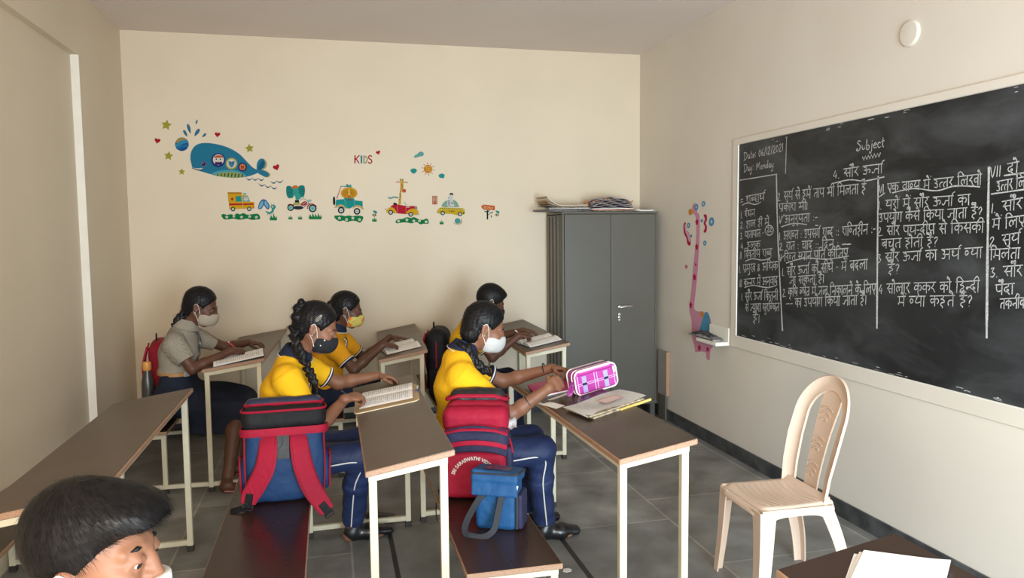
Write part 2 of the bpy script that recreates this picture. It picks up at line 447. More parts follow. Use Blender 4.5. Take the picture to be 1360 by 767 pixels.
desk_unit('brown-topped desk with bench against the recessed left wall, empty, behind the boy in front', -1.06, -.69, 2.45, 4.02, -1.54, -1.25)
desk_unit('brown-topped desk with bench in the far left corner, under the grey-shirted girl and notebook', -.785, -.415, 4.86, 6.33, -1.35, -1.0, skew=.04)
desk_unit('brown-topped desk with bench in the middle, where the girl with the black mask writes', .097, .412, 2.60, 4.06, -.47, -.115)
desk_unit('brown-topped desk with bench behind the middle one, under the open book and orange pen', .285, .605, 4.90, 6.33, -.29, .06, skew=.05)
desk_unit('dark-topped desk with bench on the right, carrying the pink pencil case', .995, 1.305, 2.50, 4.13, .435, .79, skew=-.03, top='lam_dark')
desk_unit('brown-topped desk with bench beside the steel cupboard, where the far boy writes', 1.275, 1.595, 4.92, 6.33, .68, 1.03, skew=.02)
desk_unit('dark-topped desk at the lower right corner under the loose white paper, partly out of view', 1.035, 1.375, .42, 1.58, .47, .84, zl=.77, zr=.825, top='lam_dark')
desk_unit('dark bench and desk under the seated boy in front, below the view', .06, .37, .45, 1.42, -.55, -.20, zl=.70, zr=.74)

# ================================================================= steel cupboard
def cupboard():
    x0, x1, yf, yb, z0, z1 = 1.842, 2.677, 5.885, 6.325, .135, 1.742
    r = thing('steel_cupboard', 'tall grey two-door steel cupboard in the far right corner', 'cupboard', ((x0 + x1) / 2, (yf + yb) / 2, 0))
    b = B(); t = .012
    b.span((x0, yf + .02, z0), (x0 + t, yb, z1)); b.span((x1 - t, yf + .02, z0), (x1, yb, z1)); b.span((x0, yb - t, z0), (x1, yb, z1))
    b.span((x0, yf + .02, z0), (x1, yb, z0 + .02)); b.span((x0, yf + .02, z1 - .02), (x1, yb, z1))
    b.span((x0 - .004, yf - .004, z1 - .012), (x1 + .004, yb, z1 + .006), .003)
    b.span((x0, yf, z0), (x0 + .018, yf + .03, z1 - .01), .003); b.span((x1 - .018, yf, z0), (x1, yf + .03, z1 - .01), .003)
    b.span((x0 - .002, yf - .003, z0 - .02), (x1 + .002, yf + .03, z0 + .012), .003)
    for k in range(4):
        yy = yf + .06 + k * .1
        b.box((x0 - .003, yy + .03, (z0 + z1) / 2), (.008, .045, z1 - z0 - .06), None, .003)
    b.done('body', [M['steel'], M['steel_dark']], r)
    xm = (x0 + x1) / 2 + .004
    for xa, xb in ((x0 + .02, xm - .002), (xm + .002, x1 - .02)):
        d = B().span((xa, yf - .006, z0 + .014), (xb, yf + .014, z1 - .016), .004, 2).done('door', M['steel'], r)
        if xa > xm - .01:
            hx, hz = xa + .075, .955
            h = B(); h.lathe([(.014, 0), (.014, .012), (.009, .014), (.008, .03)], (hx, yf - .006, hz), (0, -1, 0), 16)
            h.tube([(hx - .005, yf - .036, hz - .002), (hx + .03, yf - .042, hz + .004), (hx + .07, yf - .042, hz + .006), (hx + .1, yf - .036, hz + .004)], [.011, .0105, .009, .007], 10, flat=(.7, 1))
            h.done('handle', M['chrome'], d, True)
            k = B(); k.lathe([(.012, 0), (.012, .004), (.009, .006)], (hx - .005, yf - .006, hz - .085), (0, -1, 0), 18); k.X = None
            k.box((hx - .005, yf - .0125, hz - .087), (.003, .002, .012)).box((hx - .005, yf - .008, hz - .062), (.016, .004, .02), None, .004).box((hx - .005, yf - .008, hz - .108), (.016, .004, .02), None, .004)
            k.done('keyhole_plate', M['chrome'], d, True)
    for x in (x0 + .03, x1 - .03):
        for y in (yf + .03, yb - .03):
            b = B(); b.box((x, y, (z0 - .01) / 2), (.045, .045, z0 - .012), None, .004); b.done('leg', M['steel_dark'], r)
    return r
cupboard()
# ================================================================= chalkboard
BOARD_LINES = [
    ('Date: 06/12/2021', 4.595, 2.103, 4.139, 2.120, 0.0501, 1),
    ('Day: Monday', 4.593, 2.025, 4.240, 2.027, 0.0502, 1),
    ('= शब्दार्थ', 4.630, 1.808, 4.335, 1.825, 0.0508, 1),
    ('1. ईंधन', 4.623, 1.711, 4.446, 1.722, 0.0458, 1),
    ('2. हाल ही में', 4.626, 1.643, 4.279, 1.662, 0.0459, 1),
    ('3. यातायात -', 4.624, 1.571, 4.337, 1.593, 0.0460, 1),
    ('22', 4.303, 1.607, 4.244, 1.609, 0.0335, 1),
    ('4. हलक', 4.617, 1.502, 4.378, 1.515, 0.0460, 1),
    ('II द्वितीय शब्द', 4.626, 1.441, 4.240, 1.470, 0.0487, 1),
    ('1. प्रमुख & अधिक', 4.638, 1.348, 4.176, 1.389, 0.0515, 1),
    ('III कन्नड में अनुवाद', 4.630, 1.250, 4.173, 1.299, 0.0516, 1),
    ('1. सौर ऊर्जा कितनी', 4.599, 1.160, 4.170, 1.203, 0.0514, 1),
    ('से ज्यादा सुरक्षित', 4.549, 1.090, 4.152, 1.131, 0.0510, 1),
    ('है।', 4.454, 1.026, 4.365, 1.040, 0.0551, 1),
    ('Subject', 3.479, 2.051, 3.268, 2.049, 0.0513, 0),
    ('4. सौर ऊर्जा', 3.663, 1.914, 3.278, 1.916, 0.0476, 0),
    ('2. सूर्य से हमें ताप भी मिलता है', 4.193, 1.817, 3.395, 1.825, 0.0513, 2),
    ('प्रकाश भी।', 4.175, 1.746, 3.882, 1.749, 0.0465, 2),
    ('V अनुरूपता :-', 4.173, 1.674, 3.790, 1.683, 0.0489, 2),
    ('1. अशक्त : उपसर्ग शब्द :: शक्तिहीन :-', 4.169, 1.574, 3.315, 1.616, 0.0513, 2),
    ('2. रात : चाँद :: दिन : __', 4.163, 1.509, 3.501, 1.538, 0.0490, 2),
    ('V रिक्त स्थान पूर्ति कीजिए', 4.161, 1.438, 3.523, 1.487, 0.0491, 2),
    ('1. सौर ऊर्जा को सीधे - में बदला', 4.131, 1.353, 3.369, 1.432, 0.0512, 2),
    ('जा सकता है।', 4.052, 1.301, 3.718, 1.335, 0.0459, 2),
    ('2. कृषि क्षेत्र में जल निकालने के लिए', 4.119, 1.226, 3.303, 1.308, 0.0513, 2),
    ('__ का उपयोग किया जाता है।', 4.082, 1.163, 3.367, 1.247, 0.0510, 2),
    ('VI एक वाक्य में उत्तर लिखो', 3.301, 1.814, 2.680, 1.820, 0.0456, 3),
    ('1. घरों में सौर ऊर्जा का', 3.303, 1.732, 2.736, 1.737, 0.0457, 3),
    ('उपयोग कैसे किया जाता है?', 3.295, 1.667, 2.670, 1.681, 0.0457, 3),
    ('2. सौर पथ-दीप से किसकी', 3.301, 1.600, 2.659, 1.617, 0.0459, 3),
    ('बचत होती है?', 3.274, 1.536, 2.906, 1.553, 0.0457, 3),
    ('3 सौर ऊर्जा का अर्थ क्या', 3.298, 1.463, 2.664, 1.509, 0.0460, 3),
    ('है?', 3.221, 1.412, 3.140, 1.419, 0.0490, 3),
    ('4 सोलार कुकर को हिन्दी', 3.281, 1.310, 2.669, 1.364, 0.0499, 3),
    ('में क्या कहते हैं?', 3.149, 1.256, 2.703, 1.299, 0.0483, 3),
    ('VII दो', 2.640, 1.847, 2.504, 1.857, 0.0474, 4),
    ('उत्तर लि', 2.606, 1.784, 2.471, 1.794, 0.0439, 4),
    ('1. सौर', 2.629, 1.694, 2.480, 1.711, 0.0443, 4),
    ('में लिए', 2.619, 1.627, 2.463, 1.640, 0.0443, 4),
    ('2. सूर्य', 2.630, 1.554, 2.484, 1.572, 0.0445, 4),
    ('मिलता', 2.624, 1.499, 2.481, 1.510, 0.0445, 4),
    ('3. सौर', 2.620, 1.426, 2.467, 1.440, 0.0446, 4),
    ('पैदा', 2.591, 1.353, 2.502, 1.365, 0.0443, 4),
    ('तकनीक', 2.566, 1.296, 2.441, 1.313, 0.0441, 4),
]
BOARD_STROKES = [
    ([(4.108, 2.149), (4.112, 1.928)], 1, 0),
    ([(4.64, 1.924), (4.199, 1.933)], 1, 0),
    ([(4.209, 1.936), (4.187, 1.611), (4.152, 1.284), (4.114, 0.963)], 9, 0),
    ([(4.605, 1.754), (4.38, 1.768)], 1, 1),
    ([(4.557, 1.377), (4.252, 1.415)], 1, 1),
    ([(4.562, 1.201), (4.184, 1.242)], 1, 1),
    ([(3.429, 1.956), (3.296, 1.964)], 0, 2),
    ([(3.663, 1.842), (3.525, 1.853), (3.407, 1.839), (3.265, 1.85)], 0, 0),
    ([(3.308, 1.858), (3.299, 1.489), (3.287, 1.08)], 9, 0),
    ([(4.146, 1.606), (4.023, 1.626), (3.89, 1.618)], 2, 0),
    ([(4.089, 1.385), (3.905, 1.421), (3.698, 1.422), (3.518, 1.446)], 2, 0),
    ([(3.207, 1.767), (3.067, 1.781), (2.928, 1.763), (2.821, 1.778), (2.687, 1.767)], 3, 0),
    ([(3.304, 1.749), (3.257, 1.77)], 3, 0),
    ([(2.646, 1.849), (2.637, 1.503), (2.624, 1.122)], 9, 0),
    ([(2.572, 1.806), (2.356, 1.817)], 4, 0),
    ([(2.631, 1.733), (2.352, 1.753)], 4, 0),
    ([(4.171, 1.63), (4.117, 1.684)], 2, 0),
    ([(4.156, 1.401), (4.101, 1.436)], 2, 0),
    ([(3.812, 1.612), (3.785, 1.612)], 2, 0),
    ([(4.231, 1.586), (4.239, 1.568), (4.262, 1.556), (4.291, 1.556), (4.314, 1.568), (4.324, 1.586), (4.315, 1.604), (4.292, 1.615), (4.264, 1.615), (4.24, 1.604), (4.231, 1.586)], 1, 0),
]# stroke shapes: width, has-headline, strokes; a stroke starting with 's' is the right-hand stem (dropped in half forms)
DV = {
 'क': (.92, [['s', .48, 1, .48, 0], [.48, .58, .32, .76, .14, .68, .1, .46, .24, .34, .48, .52], ['s', .48, .58, .66, .74, .82, .62, .8, .38, .68, .26]]),
 'ख': (1.1, [[.3, 1, .34, .8, .16, .6, .12, .5, .3, .42, .46, .08, .62, .02], ['s', .98, 1, .98, 0], [.98, .62, .76, .72, .6, .52, .74, .3, .98, .46]]),
 'ग': (.66, [[.16, 1, .16, .46, .06, .36, .22, .3], ['s', .52, 1, .52, 0]]),
 'घ': (.8, [[.1, .9, .26, .76, .1, .62, .2, .38, .66, .46], ['s', .66, 1, .66, 0]]),
 'च': (.8, [[.06, .68, .4, .68, .2, .48, .24, .24, .48, .26, .64, .5], ['s', .66, 1, .66, 0]]),
 'ज': (.84, [['s', .7, 1, .7, 0], [.7, .55, .38, .55, .3, .3, .16, .16, .04, .3]]),
 'त': (.72, [['s', .58, 1, .58, 0], [.58, .6, .3, .58, .14, .36, .22, .08]]),
 'थ': (.84, [[.22, .84, .1, .78, .18, .66, .3, .78, .22, .6, .14, .42, .34, .3, .68, .46], ['s', .7, 1, .7, 0]]),
 'द': (.66, [[.4, 1, .4, .76, .16, .66, .1, .42, .3, .28, .46, .4, .36, .5, .32, .3, .56, -.02]]),
 'ध': (.84, [[.1, .96, .28, .86, .1, .68, .3, .62, .16, .46, .24, .3, .68, .44], ['s', .7, 1, .7, 0]]),
 'न': (.74, [['s', .6, 1, .6, 0], [.6, .5, .24, .5, .1, .42, .2, .32, .28, .48]]),
 'प': (.74, [[.12, 1, .12, .56, .3, .36, .6, .48], ['s', .6, 1, .6, 0]]),
 'ष': (.74, [[.12, 1, .12, .56, .3, .36, .6, .48], [.2, .8, .6, .48], ['s', .6, 1, .6, 0]]),
 'ब': (.74, [[.6, .62, .34, .72, .12, .52, .3, .28, .6, .44], [.24, .66, .46, .36], ['s', .6, 1, .6, 0]]),
 'व': (.74, [[.6, .62, .34, .72, .12, .52, .3, .28, .6, .44], ['s', .6, 1, .6, 0]]),
 'भ': (.86, [[.06, .92, .24, .96, .3, .78, .3, .46, .16, .34, .1, .46, .3, .46, .72, .46], ['s', .72, 1, .72, 0]]),
 'म': (.8, [[.18, 1, .18, .44, .08, .32, .14, .24, .22, .42, .66, .42], ['s', .66, 1, .66, 0]]),
 'य': (.8, [[.12, 1, .26, .8, .12, .6, .24, .36, .66, .5], ['s', .66, 1, .66, 0]]),
 'र': (.52, [[.26, 1, .36, .82, .16, .6, .1, .5, .24, .46, .48, .04]]),
 'ल': (.9, [['s', .76, 1, .76, 0], [.76, .56, .6, .72, .46, .52, .44, .26], [.45, .5, .3, .7, .12, .52, .16, .24, .3, .2]]),
 'श': (.8, [[.26, .86, .14, .8, .24, .7, .34, .84, .24, .62, .12, .48, .26, .4, .44, .1], ['s', .66, 1, .66, 0]]),
 'स': (.84, [[.26, 1, .34, .82, .16, .6, .1, .5, .24, .46, .44, .06], [.26, .5, .7, .5], ['s', .7, 1, .7, 0]]),
 'ह': (.62, [[.34, 1, .34, .82, .12, .7, .38, .62, .46, .44, .2, .34, .1, .14, .3, .02, .26, -.14]]),
 'ङ': (.62, [[.34, 1, .34, .82, .12, .7, .38, .62, .46, .3, .1, .2]]),
 'ड': (.6, [[.34, 1, .34, .8, .12, .7, .2, .52, .42, .5, .44, .22, .2, .1, .06, .24]]),
 'ट': (.6, [[.34, 1, .34, .8, .12, .62, .14, .28, .44, .2]]),
 'अ': (.92, [[.08, .86, .3, .92, .32, .64, .14, .58, .38, .46, .32, .14, .06, .2], [.3, .54, .76, .54], ['s', .78, 1, .78, 0]]),
 'उ': (.62, [[.1, .84, .34, .9, .36, .62, .16, .58, .42, .46, .38, .12, .06, .18]]),
 'ऊ': (.9, [[.1, .84, .34, .9, .36, .62, .16, .58, .42, .46, .38, .12, .06, .18], [.4, .5, .6, .64, .78, .46, .64, .22]]),
 'ए': (.66, [[.12, 1, .12, .62, .3, .42, .54, .42], [.54, 1, .54, .42, .34, .3, .5, -.04]]),
 'ई': (.62, [[.34, 1, .34, .84, .1, .74, .4, .58, .1, .42, .38, .3, .46, .08], [.34, 1.02, .2, 1.24, .42, 1.34, .5, 1.2]]),
}
LT = {
 'D': (.8, [[.2, 1, .16, .04], [.05, .98, .5, .96, .7, .6, .5, .1, .02, .0]]), 'a': (.5, [[.4, .5, .2, .56, .08, .3, .2, .06, .4, .4, .4, .1, .48, .04]]),
 't': (.4, [[.2, .95, .18, .2, .32, .04], [.04, .6, .36, .64]]), 'e': (.45, [[.08, .3, .38, .38, .26, .56, .08, .34, .18, .04, .42, .14]]),
 'M': (.95, [[.08, 0, .2, .95, .42, .3, .7, 1, .8, .02]]), 'o': (.46, [[.24, .52, .08, .3, .22, .04, .4, .28, .24, .52]]), 'n': (.5, [[.08, .52, .1, .04, .14, .4, .34, .5, .4, .06]]),
 'd': (.5, [[.38, .44, .2, .52, .08, .26, .2, .06, .38, .3], [.42, 1.05, .38, .06]]), 'y': (.5, [[.08, .5, .16, .14, .38, .2], [.42, .54, .34, -.2, .14, -.42, .1, -.2]]),
 'S': (.6, [[.5, .9, .3, 1.02, .14, .8, .44, .5, .4, .1, .12, .02, .02, .16, .2, .24]]), 'u': (.5, [[.08, .52, .12, .1, .36, .14, .4, .52, .4, .06]]),
 'b': (.46, [[.1, 1.05, .1, .06, .34, .08, .38, .36, .14, .44]]), 'j': (.34, [[.22, .52, .2, -.2, .04, -.4, -.02, -.2], [.22, .76, .24, .8]]), 'c': (.42, [[.38, .44, .2, .54, .08, .28, .2, .04, .4, .12]]),
 '0': (.5, [[.24, .9, .06, .5, .2, .04, .42, .42, .24, .9]]), '1': (.26, [[.14, .95, .12, .02]]), '2': (.52, [[.08, .74, .24, .94, .4, .72, .06, .04, .46, .06]]),
 '3': (.5, [[.08, .86, .34, .9, .2, .54, .42, .36, .24, .02, .04, .12]]), '4': (.54, [[.3, .95, .06, .34, .46, .36], [.36, .6, .32, .0]]), '6': (.5, [[.38, .94, .12, .5, .12, .1, .36, .08, .38, .36, .12, .34]]),
 '/': (.4, [[.34, 1.1, .06, -.1]]), ':': (.3, [[.14, .66, .16, .54], [.14, .24, .16, .12]]), '-': (.42, [[.06, .48, .36, .5]]), '.': (.24, [[.08, .1, .14, .0]]),
 '?': (.5, [[.1, .8, .3, 1.0, .42, .74, .24, .46, .22, .26], [.22, .06, .24, .02]]), '=': (.5, [[.06, .66, .46, .72], [.06, .36, .46, .42]]), '&': (.6, [[.5, .1, .16, .7, .3, .92, .4, .7, .1, .3, .22, .04, .5, .4]]),
 'I': (.24, [[.12, 1, .1, .0]]), 'V': (.5, [[.06, .96, .24, .02, .46, 1.0]]), '।': (.3, [[.16, 1, .14, .0]]), '_': (.62, [[.02, .42, .6, .46]]),
}
def shape_text(txt):
    """-> list of (points, x0) strokes in letter units plus total width; joins matras, half forms and reph by the script's rules"""
    out = []; x = 0.0
    for wd in txt.split(' '):
        hs = None; he = None; i = 0; n = len(wd)
        while i < n:
            c = wd[i]
            if c in DV:
                cl = [c]; i += 1
                while i + 1 < n and wd[i] == '्' and wd[i + 1] in DV: cl.append(wd[i + 1]); i += 2
                mt = ''
                while i < n and wd[i] in 'ािीुूृेैोौंँ': mt += wd[i]; i += 1
                reph = len(cl) > 1 and cl[0] == 'र'
                if reph: cl = cl[1:]
                rak = len(cl) > 1 and cl[-1] == 'र'
                if rak: cl = cl[:-1]
                if hs is None: hs = x
                if 'ि' in mt:
                    out.append([(x + .14, 0), (x + .14, 1), (x + .1, 1.28), (x + .4, 1.42), (x + .74, 1.02)]); x += .34
                for q in cl[:-1]:
                    w, st = DV[q]
                    for s_ in st:
                        if s_[0] != 's': out.append([(x + s_[k] * .8, s_[k + 1]) for k in range(0, len(s_), 2)])
                    x += w * .55
                w, st = DV[cl[-1]]; stem = None
                for s_ in st:
                    v = s_[1:] if s_[0] == 's' else s_
                    pts = [(x + v[k], v[k + 1]) for k in range(0, len(v), 2)]
                    if s_[0] == 's' and stem is None: stem = pts[0][0]
                    out.append(pts)
                sx = stem if stem is not None else x + w * .55
                if rak: out.append([(sx, .3), (sx - .3, .02)])
                for q in mt:
                    if q in 'ु': out.append([(sx, .02), (sx + .1, -.2), (sx - .08, -.36), (sx - .26, -.24)])
                    if q in 'ू': out.append([(sx - .2, -.12), (sx - .02, -.02), (sx, -.2), (sx + .22, -.36)])
                    if q in 'ृ': out.append([(sx, 0), (sx - .16, -.16), (sx + .06, -.32)])
                x += w
                for q in mt:
                    if q in 'ाोौी':
                        out.append([(x + .12, 1), (x + .12, 0)]); sx = x + .12; x += .26
                    if q == 'ी': out.append([(sx, 1), (sx + .02, 1.24), (sx - .2, 1.4), (sx - .48, 1.04)])
                for q in mt:
                    if q in 'ेैोौ':
                        out.append([(sx, 1.02), (sx - .08, 1.3), (sx - .24, 1.46), (sx - .3, 1.32), (sx - .14, 1.26)])
                    if q in 'ैौ': out.append([(sx, 1.02), (sx + .1, 1.32), (sx + .0, 1.5), (sx - .06, 1.36), (sx + .06, 1.28)])
                    if q in 'ंँ': out.append([(sx + .16, 1.26), (sx + .2, 1.3), (sx + .16, 1.32)])
                if reph: out.append([(sx, 1.02), (sx + .12, 1.28), (sx + .3, 1.34)])
                he = x
            else:
                w, st = LT.get(c, LT['.'])
                for s_ in st: out.append([(x + s_[k], s_[k + 1]) for k in range(0, len(s_), 2)])
                x += w; i += 1
        if hs is not None: out.append([(hs - .02, 1.0), (he + .04, 1.02)])
        x += .42
    return out, x - .42

def smooth_path(p, n=3):
    if len(p) < 3: return p
    q = []
    for i in range(len(p) - 1):
        a = p[max(i - 1, 0)]; b = p[i]; c = p[i + 1]; d = p[min(i + 2, len(p) - 1)]
        for k in range(n):
            t = k / n
            q.append(tuple(.5 * (2 * b[j] + (c[j] - a[j]) * t + (2 * a[j] - 5 * b[j] + 4 * c[j] - d[j]) * t * t + (3 * b[j] - a[j] - 3 * c[j] + d[j]) * t ** 3) for j in range(len(b))))
    q.append(p[-1]); return q

def flat_strokes(bm, paths, w, to3):
    """flat chalk ribbons in the board plane"""
    for p in paths:
        n = len(p); L = []; R_ = []
        for i in range(n):
            a = p[max(i - 1, 0)]; c = p[min(i + 1, n - 1)]
            dx, dy = c[0] - a[0], c[1] - a[1]; l = math.hypot(dx, dy) or 1
            ww = w * random.uniform(.75, 1.2) / 2
            L.append(bm.verts.new(to3(p[i][0] - dy / l * ww, p[i][1] + dx / l * ww))); R_.append(bm.verts.new(to3(p[i][0] + dy / l * ww, p[i][1] - dx / l * ww)))
        for i in range(n - 1): bm.faces.new((L[i], R_[i], R_[i + 1], L[i + 1]))

def chalkboard():
    y0, y1, z0, z1 = 1.05, 4.655, .862, 2.164
    r = thing('chalkboard', 'large black chalkboard full of chalk writing on the right wall', 'chalkboard', (XR, (y0 + y1) / 2, z0))
    m = mat('black_slate', (0.010, 0.011, 0.012), 0.55, (0.032, 0.034, 0.036), 1.6, 9, lo=.42, hi=.72, spec=.4, bump=.05, bscale=80)
    nt = m.node_tree; N = nt.nodes; L = nt.links; p = N['Principled BSDF']
    # wiped chalk dust: long soft smears
    tc = N.new('ShaderNodeTexCoord'); mp = N.new('ShaderNodeMapping'); mp.inputs['Scale'].default_value = (1, .9, 2.4); mp.inputs['Rotation'].default_value = (.5, 0, 0)
    n = N.new('ShaderNodeTexNoise'); n.inputs['Scale'].default_value = 1.7; n.inputs['Detail'].default_value = 10; n.inputs['Roughness'].default_value = .62; n.inputs['Distortion'].default_value = .5
    L.new(tc.outputs['Object'], mp.inputs[0]); L.new(mp.outputs[0], n.inputs['Vector'])
    q = N.new('ShaderNodeMapRange'); q.inputs[1].default_value = .46; q.inputs[2].default_value = .8; q.inputs[4].default_value = .30
    L.new(n.outputs['Fac'], q.inputs[0])
    old = p.inputs['Base Color'].links[0].from_socket
    x = N.new('ShaderNodeMix'); x.data_type = 'RGBA'; x.inputs[7].default_value = (.22, .23, .24, 1)
    L.new(old, x.inputs[6]); L.new(q.outputs[0], x.inputs[0]); L.new(x.outputs[2], p.inputs['Base Color'])
    B().span((XR - .006, y0, z0), (XR - .002, y1, z1)).done('board_surface', m, r)
    b = B(); e = .075; t = .011
    b.span((XR - t, y0 - e, z0 - e * 1.15), (XR - .001, y1 + e, z0 - .003), .004).span((XR - t, y0 - e, z1 + .002), (XR - .001, y1 + e, z1 + e * .6), .004)
    b.span((XR - t, y1 + .003, z0 - .003), (XR, y1 + e, z1 + .002), .003).span((XR - t, y0 - e, z0 - .003), (XR, y0 - .003, z1 + .002), .003)
    b.done('plaster_border', M['wall_board'], r)
    b = B(); b.span((XR - .013, y0, z0 - .008), (XR, y1 + .012, z0), .002).span((XR - .013, y1, z0), (XR, y1 + .012, z1), .002)
    b.done('white_edging', M['white'], r)
    chalk = mat('white_chalk', (.62, .62, .60), .95, (.36, .36, .35), 160, 2, spec=.1, lo=.35, hi=.6)
    xf = XR - .0072
    names = {0: 'chalk_heading', 1: 'chalk_writing', 2: 'chalk_writing', 3: 'chalk_writing', 4: 'chalk_writing', 9: 'chalk_dust'}
    bms = {k: bmesh.new() for k in names}
    for txt, ya, za, yb, zb, h, g in BOARD_LINES:
        st, w = shape_text(txt); du = (ya - yb) / w
        for p_ in st:
            pp = [(ya - (u + random.uniform(-.02, .02)) * du, za + (zb - za) * u / w + (v - 1 + random.uniform(-.025, .025)) * h) for u, v in p_]
            flat_strokes(bms[g], [smooth_path(pp)], .0050 if g < 4 and ya > 3.4 else .0045, lambda a, c: (xf, a, c))
    for pts, g, wv in BOARD_STROKES:
        if len(pts) == 2:
            (a0, b0), (a1, b1) = pts; k = 12
            pts = [(a0 + (a1 - a0) * i / k, b0 + (b1 - b0) * i / k + (0 if not wv else (.010 * math.sin(i / k * 2 * PI) if wv == 1 else .010 * (-1) ** i))) for i in range(k + 1)]
        else: pts = smooth_path(pts, 6)
        if g == 9:
            lb = bmesh.new(); flat_strokes(lb, [pts], .012, lambda a, c: (xf, a, c)); lm = bpy.data.meshes.new('l'); lb.to_mesh(lm); lb.free()
            place('ruled_chalk_line', lm, chalk, r)
        else: flat_strokes(bms[g], [pts], .006, lambda a, c: (xf, a, c))
    # the chalk rubbed along the lower edge and the top edge
    rng = random.Random(3); bm = bms[9]
    for k in range(80):
        a = rng.uniform(y0 + .02, y1 - .03); low = rng.random() < .7
        c = (z0 + abs(rng.gauss(.006, .012)) + .004) if low else z1 - abs(rng.gauss(.01, .012)) - .006
        l = rng.uniform(.01, .045)
        flat_strokes(bm, [[(a, c), (a - l / 2, c + rng.uniform(-.003, .003)), (a - l, c)]], rng.uniform(.0015, .0038), lambda a_, c_: (xf + .0004, a_, c_))
    for g, bm in bms.items():
        me = bpy.data.meshes.new(names[g]); bm.to_mesh(me); bm.free()
        o = place(names[g], me, chalk, r)
        if g == 9: o['kind'] = 'stuff'
    return r
chalkboard()
# ================================================================= wall stickers
AFF = {
 'whale': (500, 330, -0.7754, 2.1706, 0.001241, -0.000048, 0.000015, -0.001303),
 'star1': (140, 117, -1.2032, 2.4373, 0.001196, -0.000053, 0.000027, -0.001273),
 'star2': (153, 302, -1.1975, 2.2014, 0.001200, -0.000053, 0.000016, -0.001280),
 'star3': (232, 397, -1.1073, 2.0804, 0.001211, -0.000052, 0.000010, -0.001289),
 'star4': (638, 257, -0.5997, 2.2684, 0.001257, -0.000046, 0.000020, -0.001309),
 'heart1': (86, 211, -1.2727, 2.3163, 0.001191, -0.000054, 0.000022, -0.001273),
 'heart2': (446, 174, -0.8347, 2.3721, 0.001232, -0.000049, 0.000025, -0.001294),
 'heart3': (799, 370, -0.4006, 2.1223, 0.001279, -0.000043, 0.000013, -0.001324),
 'heart4': (430, 117, 0.4064, 2.2510, 0.001171, -0.000027, 0.000017, -0.001174),
 'ball': (233, 232, -1.0975, 2.2926, 0.001208, -0.000052, 0.000021, -0.001283),
 'drop1': (322, 97, -0.9827, 2.4680, 0.001216, -0.000050, 0.000029, -0.001283),
 'drop2': (276, 140, -1.0407, 2.4116, 0.001212, -0.000051, 0.000026, -0.001282),
 'drop3': (254, 167, -1.0687, 2.3764, 0.001210, -0.000052, 0.000025, -0.001282),
 'drop4': (323, 162, -0.9848, 2.3845, 0.001217, -0.000051, 0.000025, -0.001286),
 'drop5': (366, 179, -0.9331, 2.3637, 0.001223, -0.000050, 0.000024, -0.001289),
 'wave1': (672, 445, -0.5654, 2.0219, 0.001264, -0.000045, 0.000008, -0.001319),
 'wave2': (802, 460, -0.4006, 2.0030, 0.001281, -0.000043, 0.000007, -0.001328),
 'wave3': (747, 488, -0.4721, 1.9655, 0.001274, -0.000044, 0.000005, -0.001325),
 'ambulance': (290, 320, -0.6798, 1.8470, 0.000583, -0.000022, -0.000000, -0.000613),
 'hedge1': (290, 510, -0.6839, 1.7305, 0.000584, -0.000022, -0.000003, -0.000614),
 'bug': (630, 400, -0.4815, 1.7975, 0.000593, -0.000021, -0.000001, -0.000618),
 'tuft1': (710, 525, -0.4365, 1.7199, 0.000596, -0.000020, -0.000003, -0.000620),
 'bike': (1050, 280, -0.2278, 1.8716, 0.000604, -0.000019, 0.000000, -0.000623),
 'tuft2': (930, 525, -0.3048, 1.7192, 0.000602, -0.000019, -0.000003, -0.000623),
 'tuft3': (1055, 525, -0.2294, 1.7187, 0.000605, -0.000019, -0.000003, -0.000625),
 'tuft4': (1250, 510, -0.1106, 1.7275, 0.000611, -0.000018, -0.000003, -0.000628),
 'jeep': (310, 400, 0.1542, 1.8540, 0.000630, -0.000017, -0.000000, -0.000641),
 'hedge2': (310, 620, 0.1505, 1.7128, 0.000631, -0.000017, -0.000004, -0.000643),
 'bee1': (645, 560, 0.3646, 1.7504, 0.000641, -0.000015, -0.000003, -0.000647),
 'tuft5': (645, 640, 0.3634, 1.6986, 0.000641, -0.000015, -0.000004, -0.000648),
 'car': (1000, 500, 0.5950, 1.7886, 0.000652, -0.000014, -0.000002, -0.000652),
 'hedge3': (1120, 650, 0.6715, 1.6902, 0.000656, -0.000013, -0.000004, -0.000656),
 'cloud1': (713, 132, 0.7417, 2.2381, 0.001201, -0.000023, 0.000017, -0.001189),
 'cloud2': (676, 244, 0.6947, 2.1043, 0.001199, -0.000024, 0.000011, -0.001191),
 'cloud3': (871, 280, 0.9298, 2.0631, 0.001220, -0.000020, 0.000009, -0.001203),
 'sun': (778, 232, 0.8178, 2.1197, 0.001210, -0.000022, 0.000011, -0.001196),
 'kids': (328, 165, 0.2861, 2.1931, 0.001162, -0.000029, 0.000014, -0.001170),
 'tower': (197, 235, 0.8681, 1.8600, 0.000562, -0.000010, -0.000000, -0.000557),
 'taxi': (440, 350, 1.0043, 1.7956, 0.000568, -0.000009, -0.000001, -0.000560),
 'tuft6': (300, 570, 0.9229, 1.6728, 0.000566, -0.000010, -0.000004, -0.000560),
 'snail': (545, 555, 1.0624, 1.6802, 0.000571, -0.000009, -0.000004, -0.000563),
 'sign': (1000, 400, 1.3260, 1.7665, 0.000582, -0.000007, -0.000002, -0.000567),
 'bee2': (1140, 435, 1.4074, 1.7463, 0.000585, -0.000007, -0.000002, -0.000569),
 'giraffe': (110, 400, 5.2254, 1.1914, -0.003613, -0.000035, 0.000234, -0.001720),
}
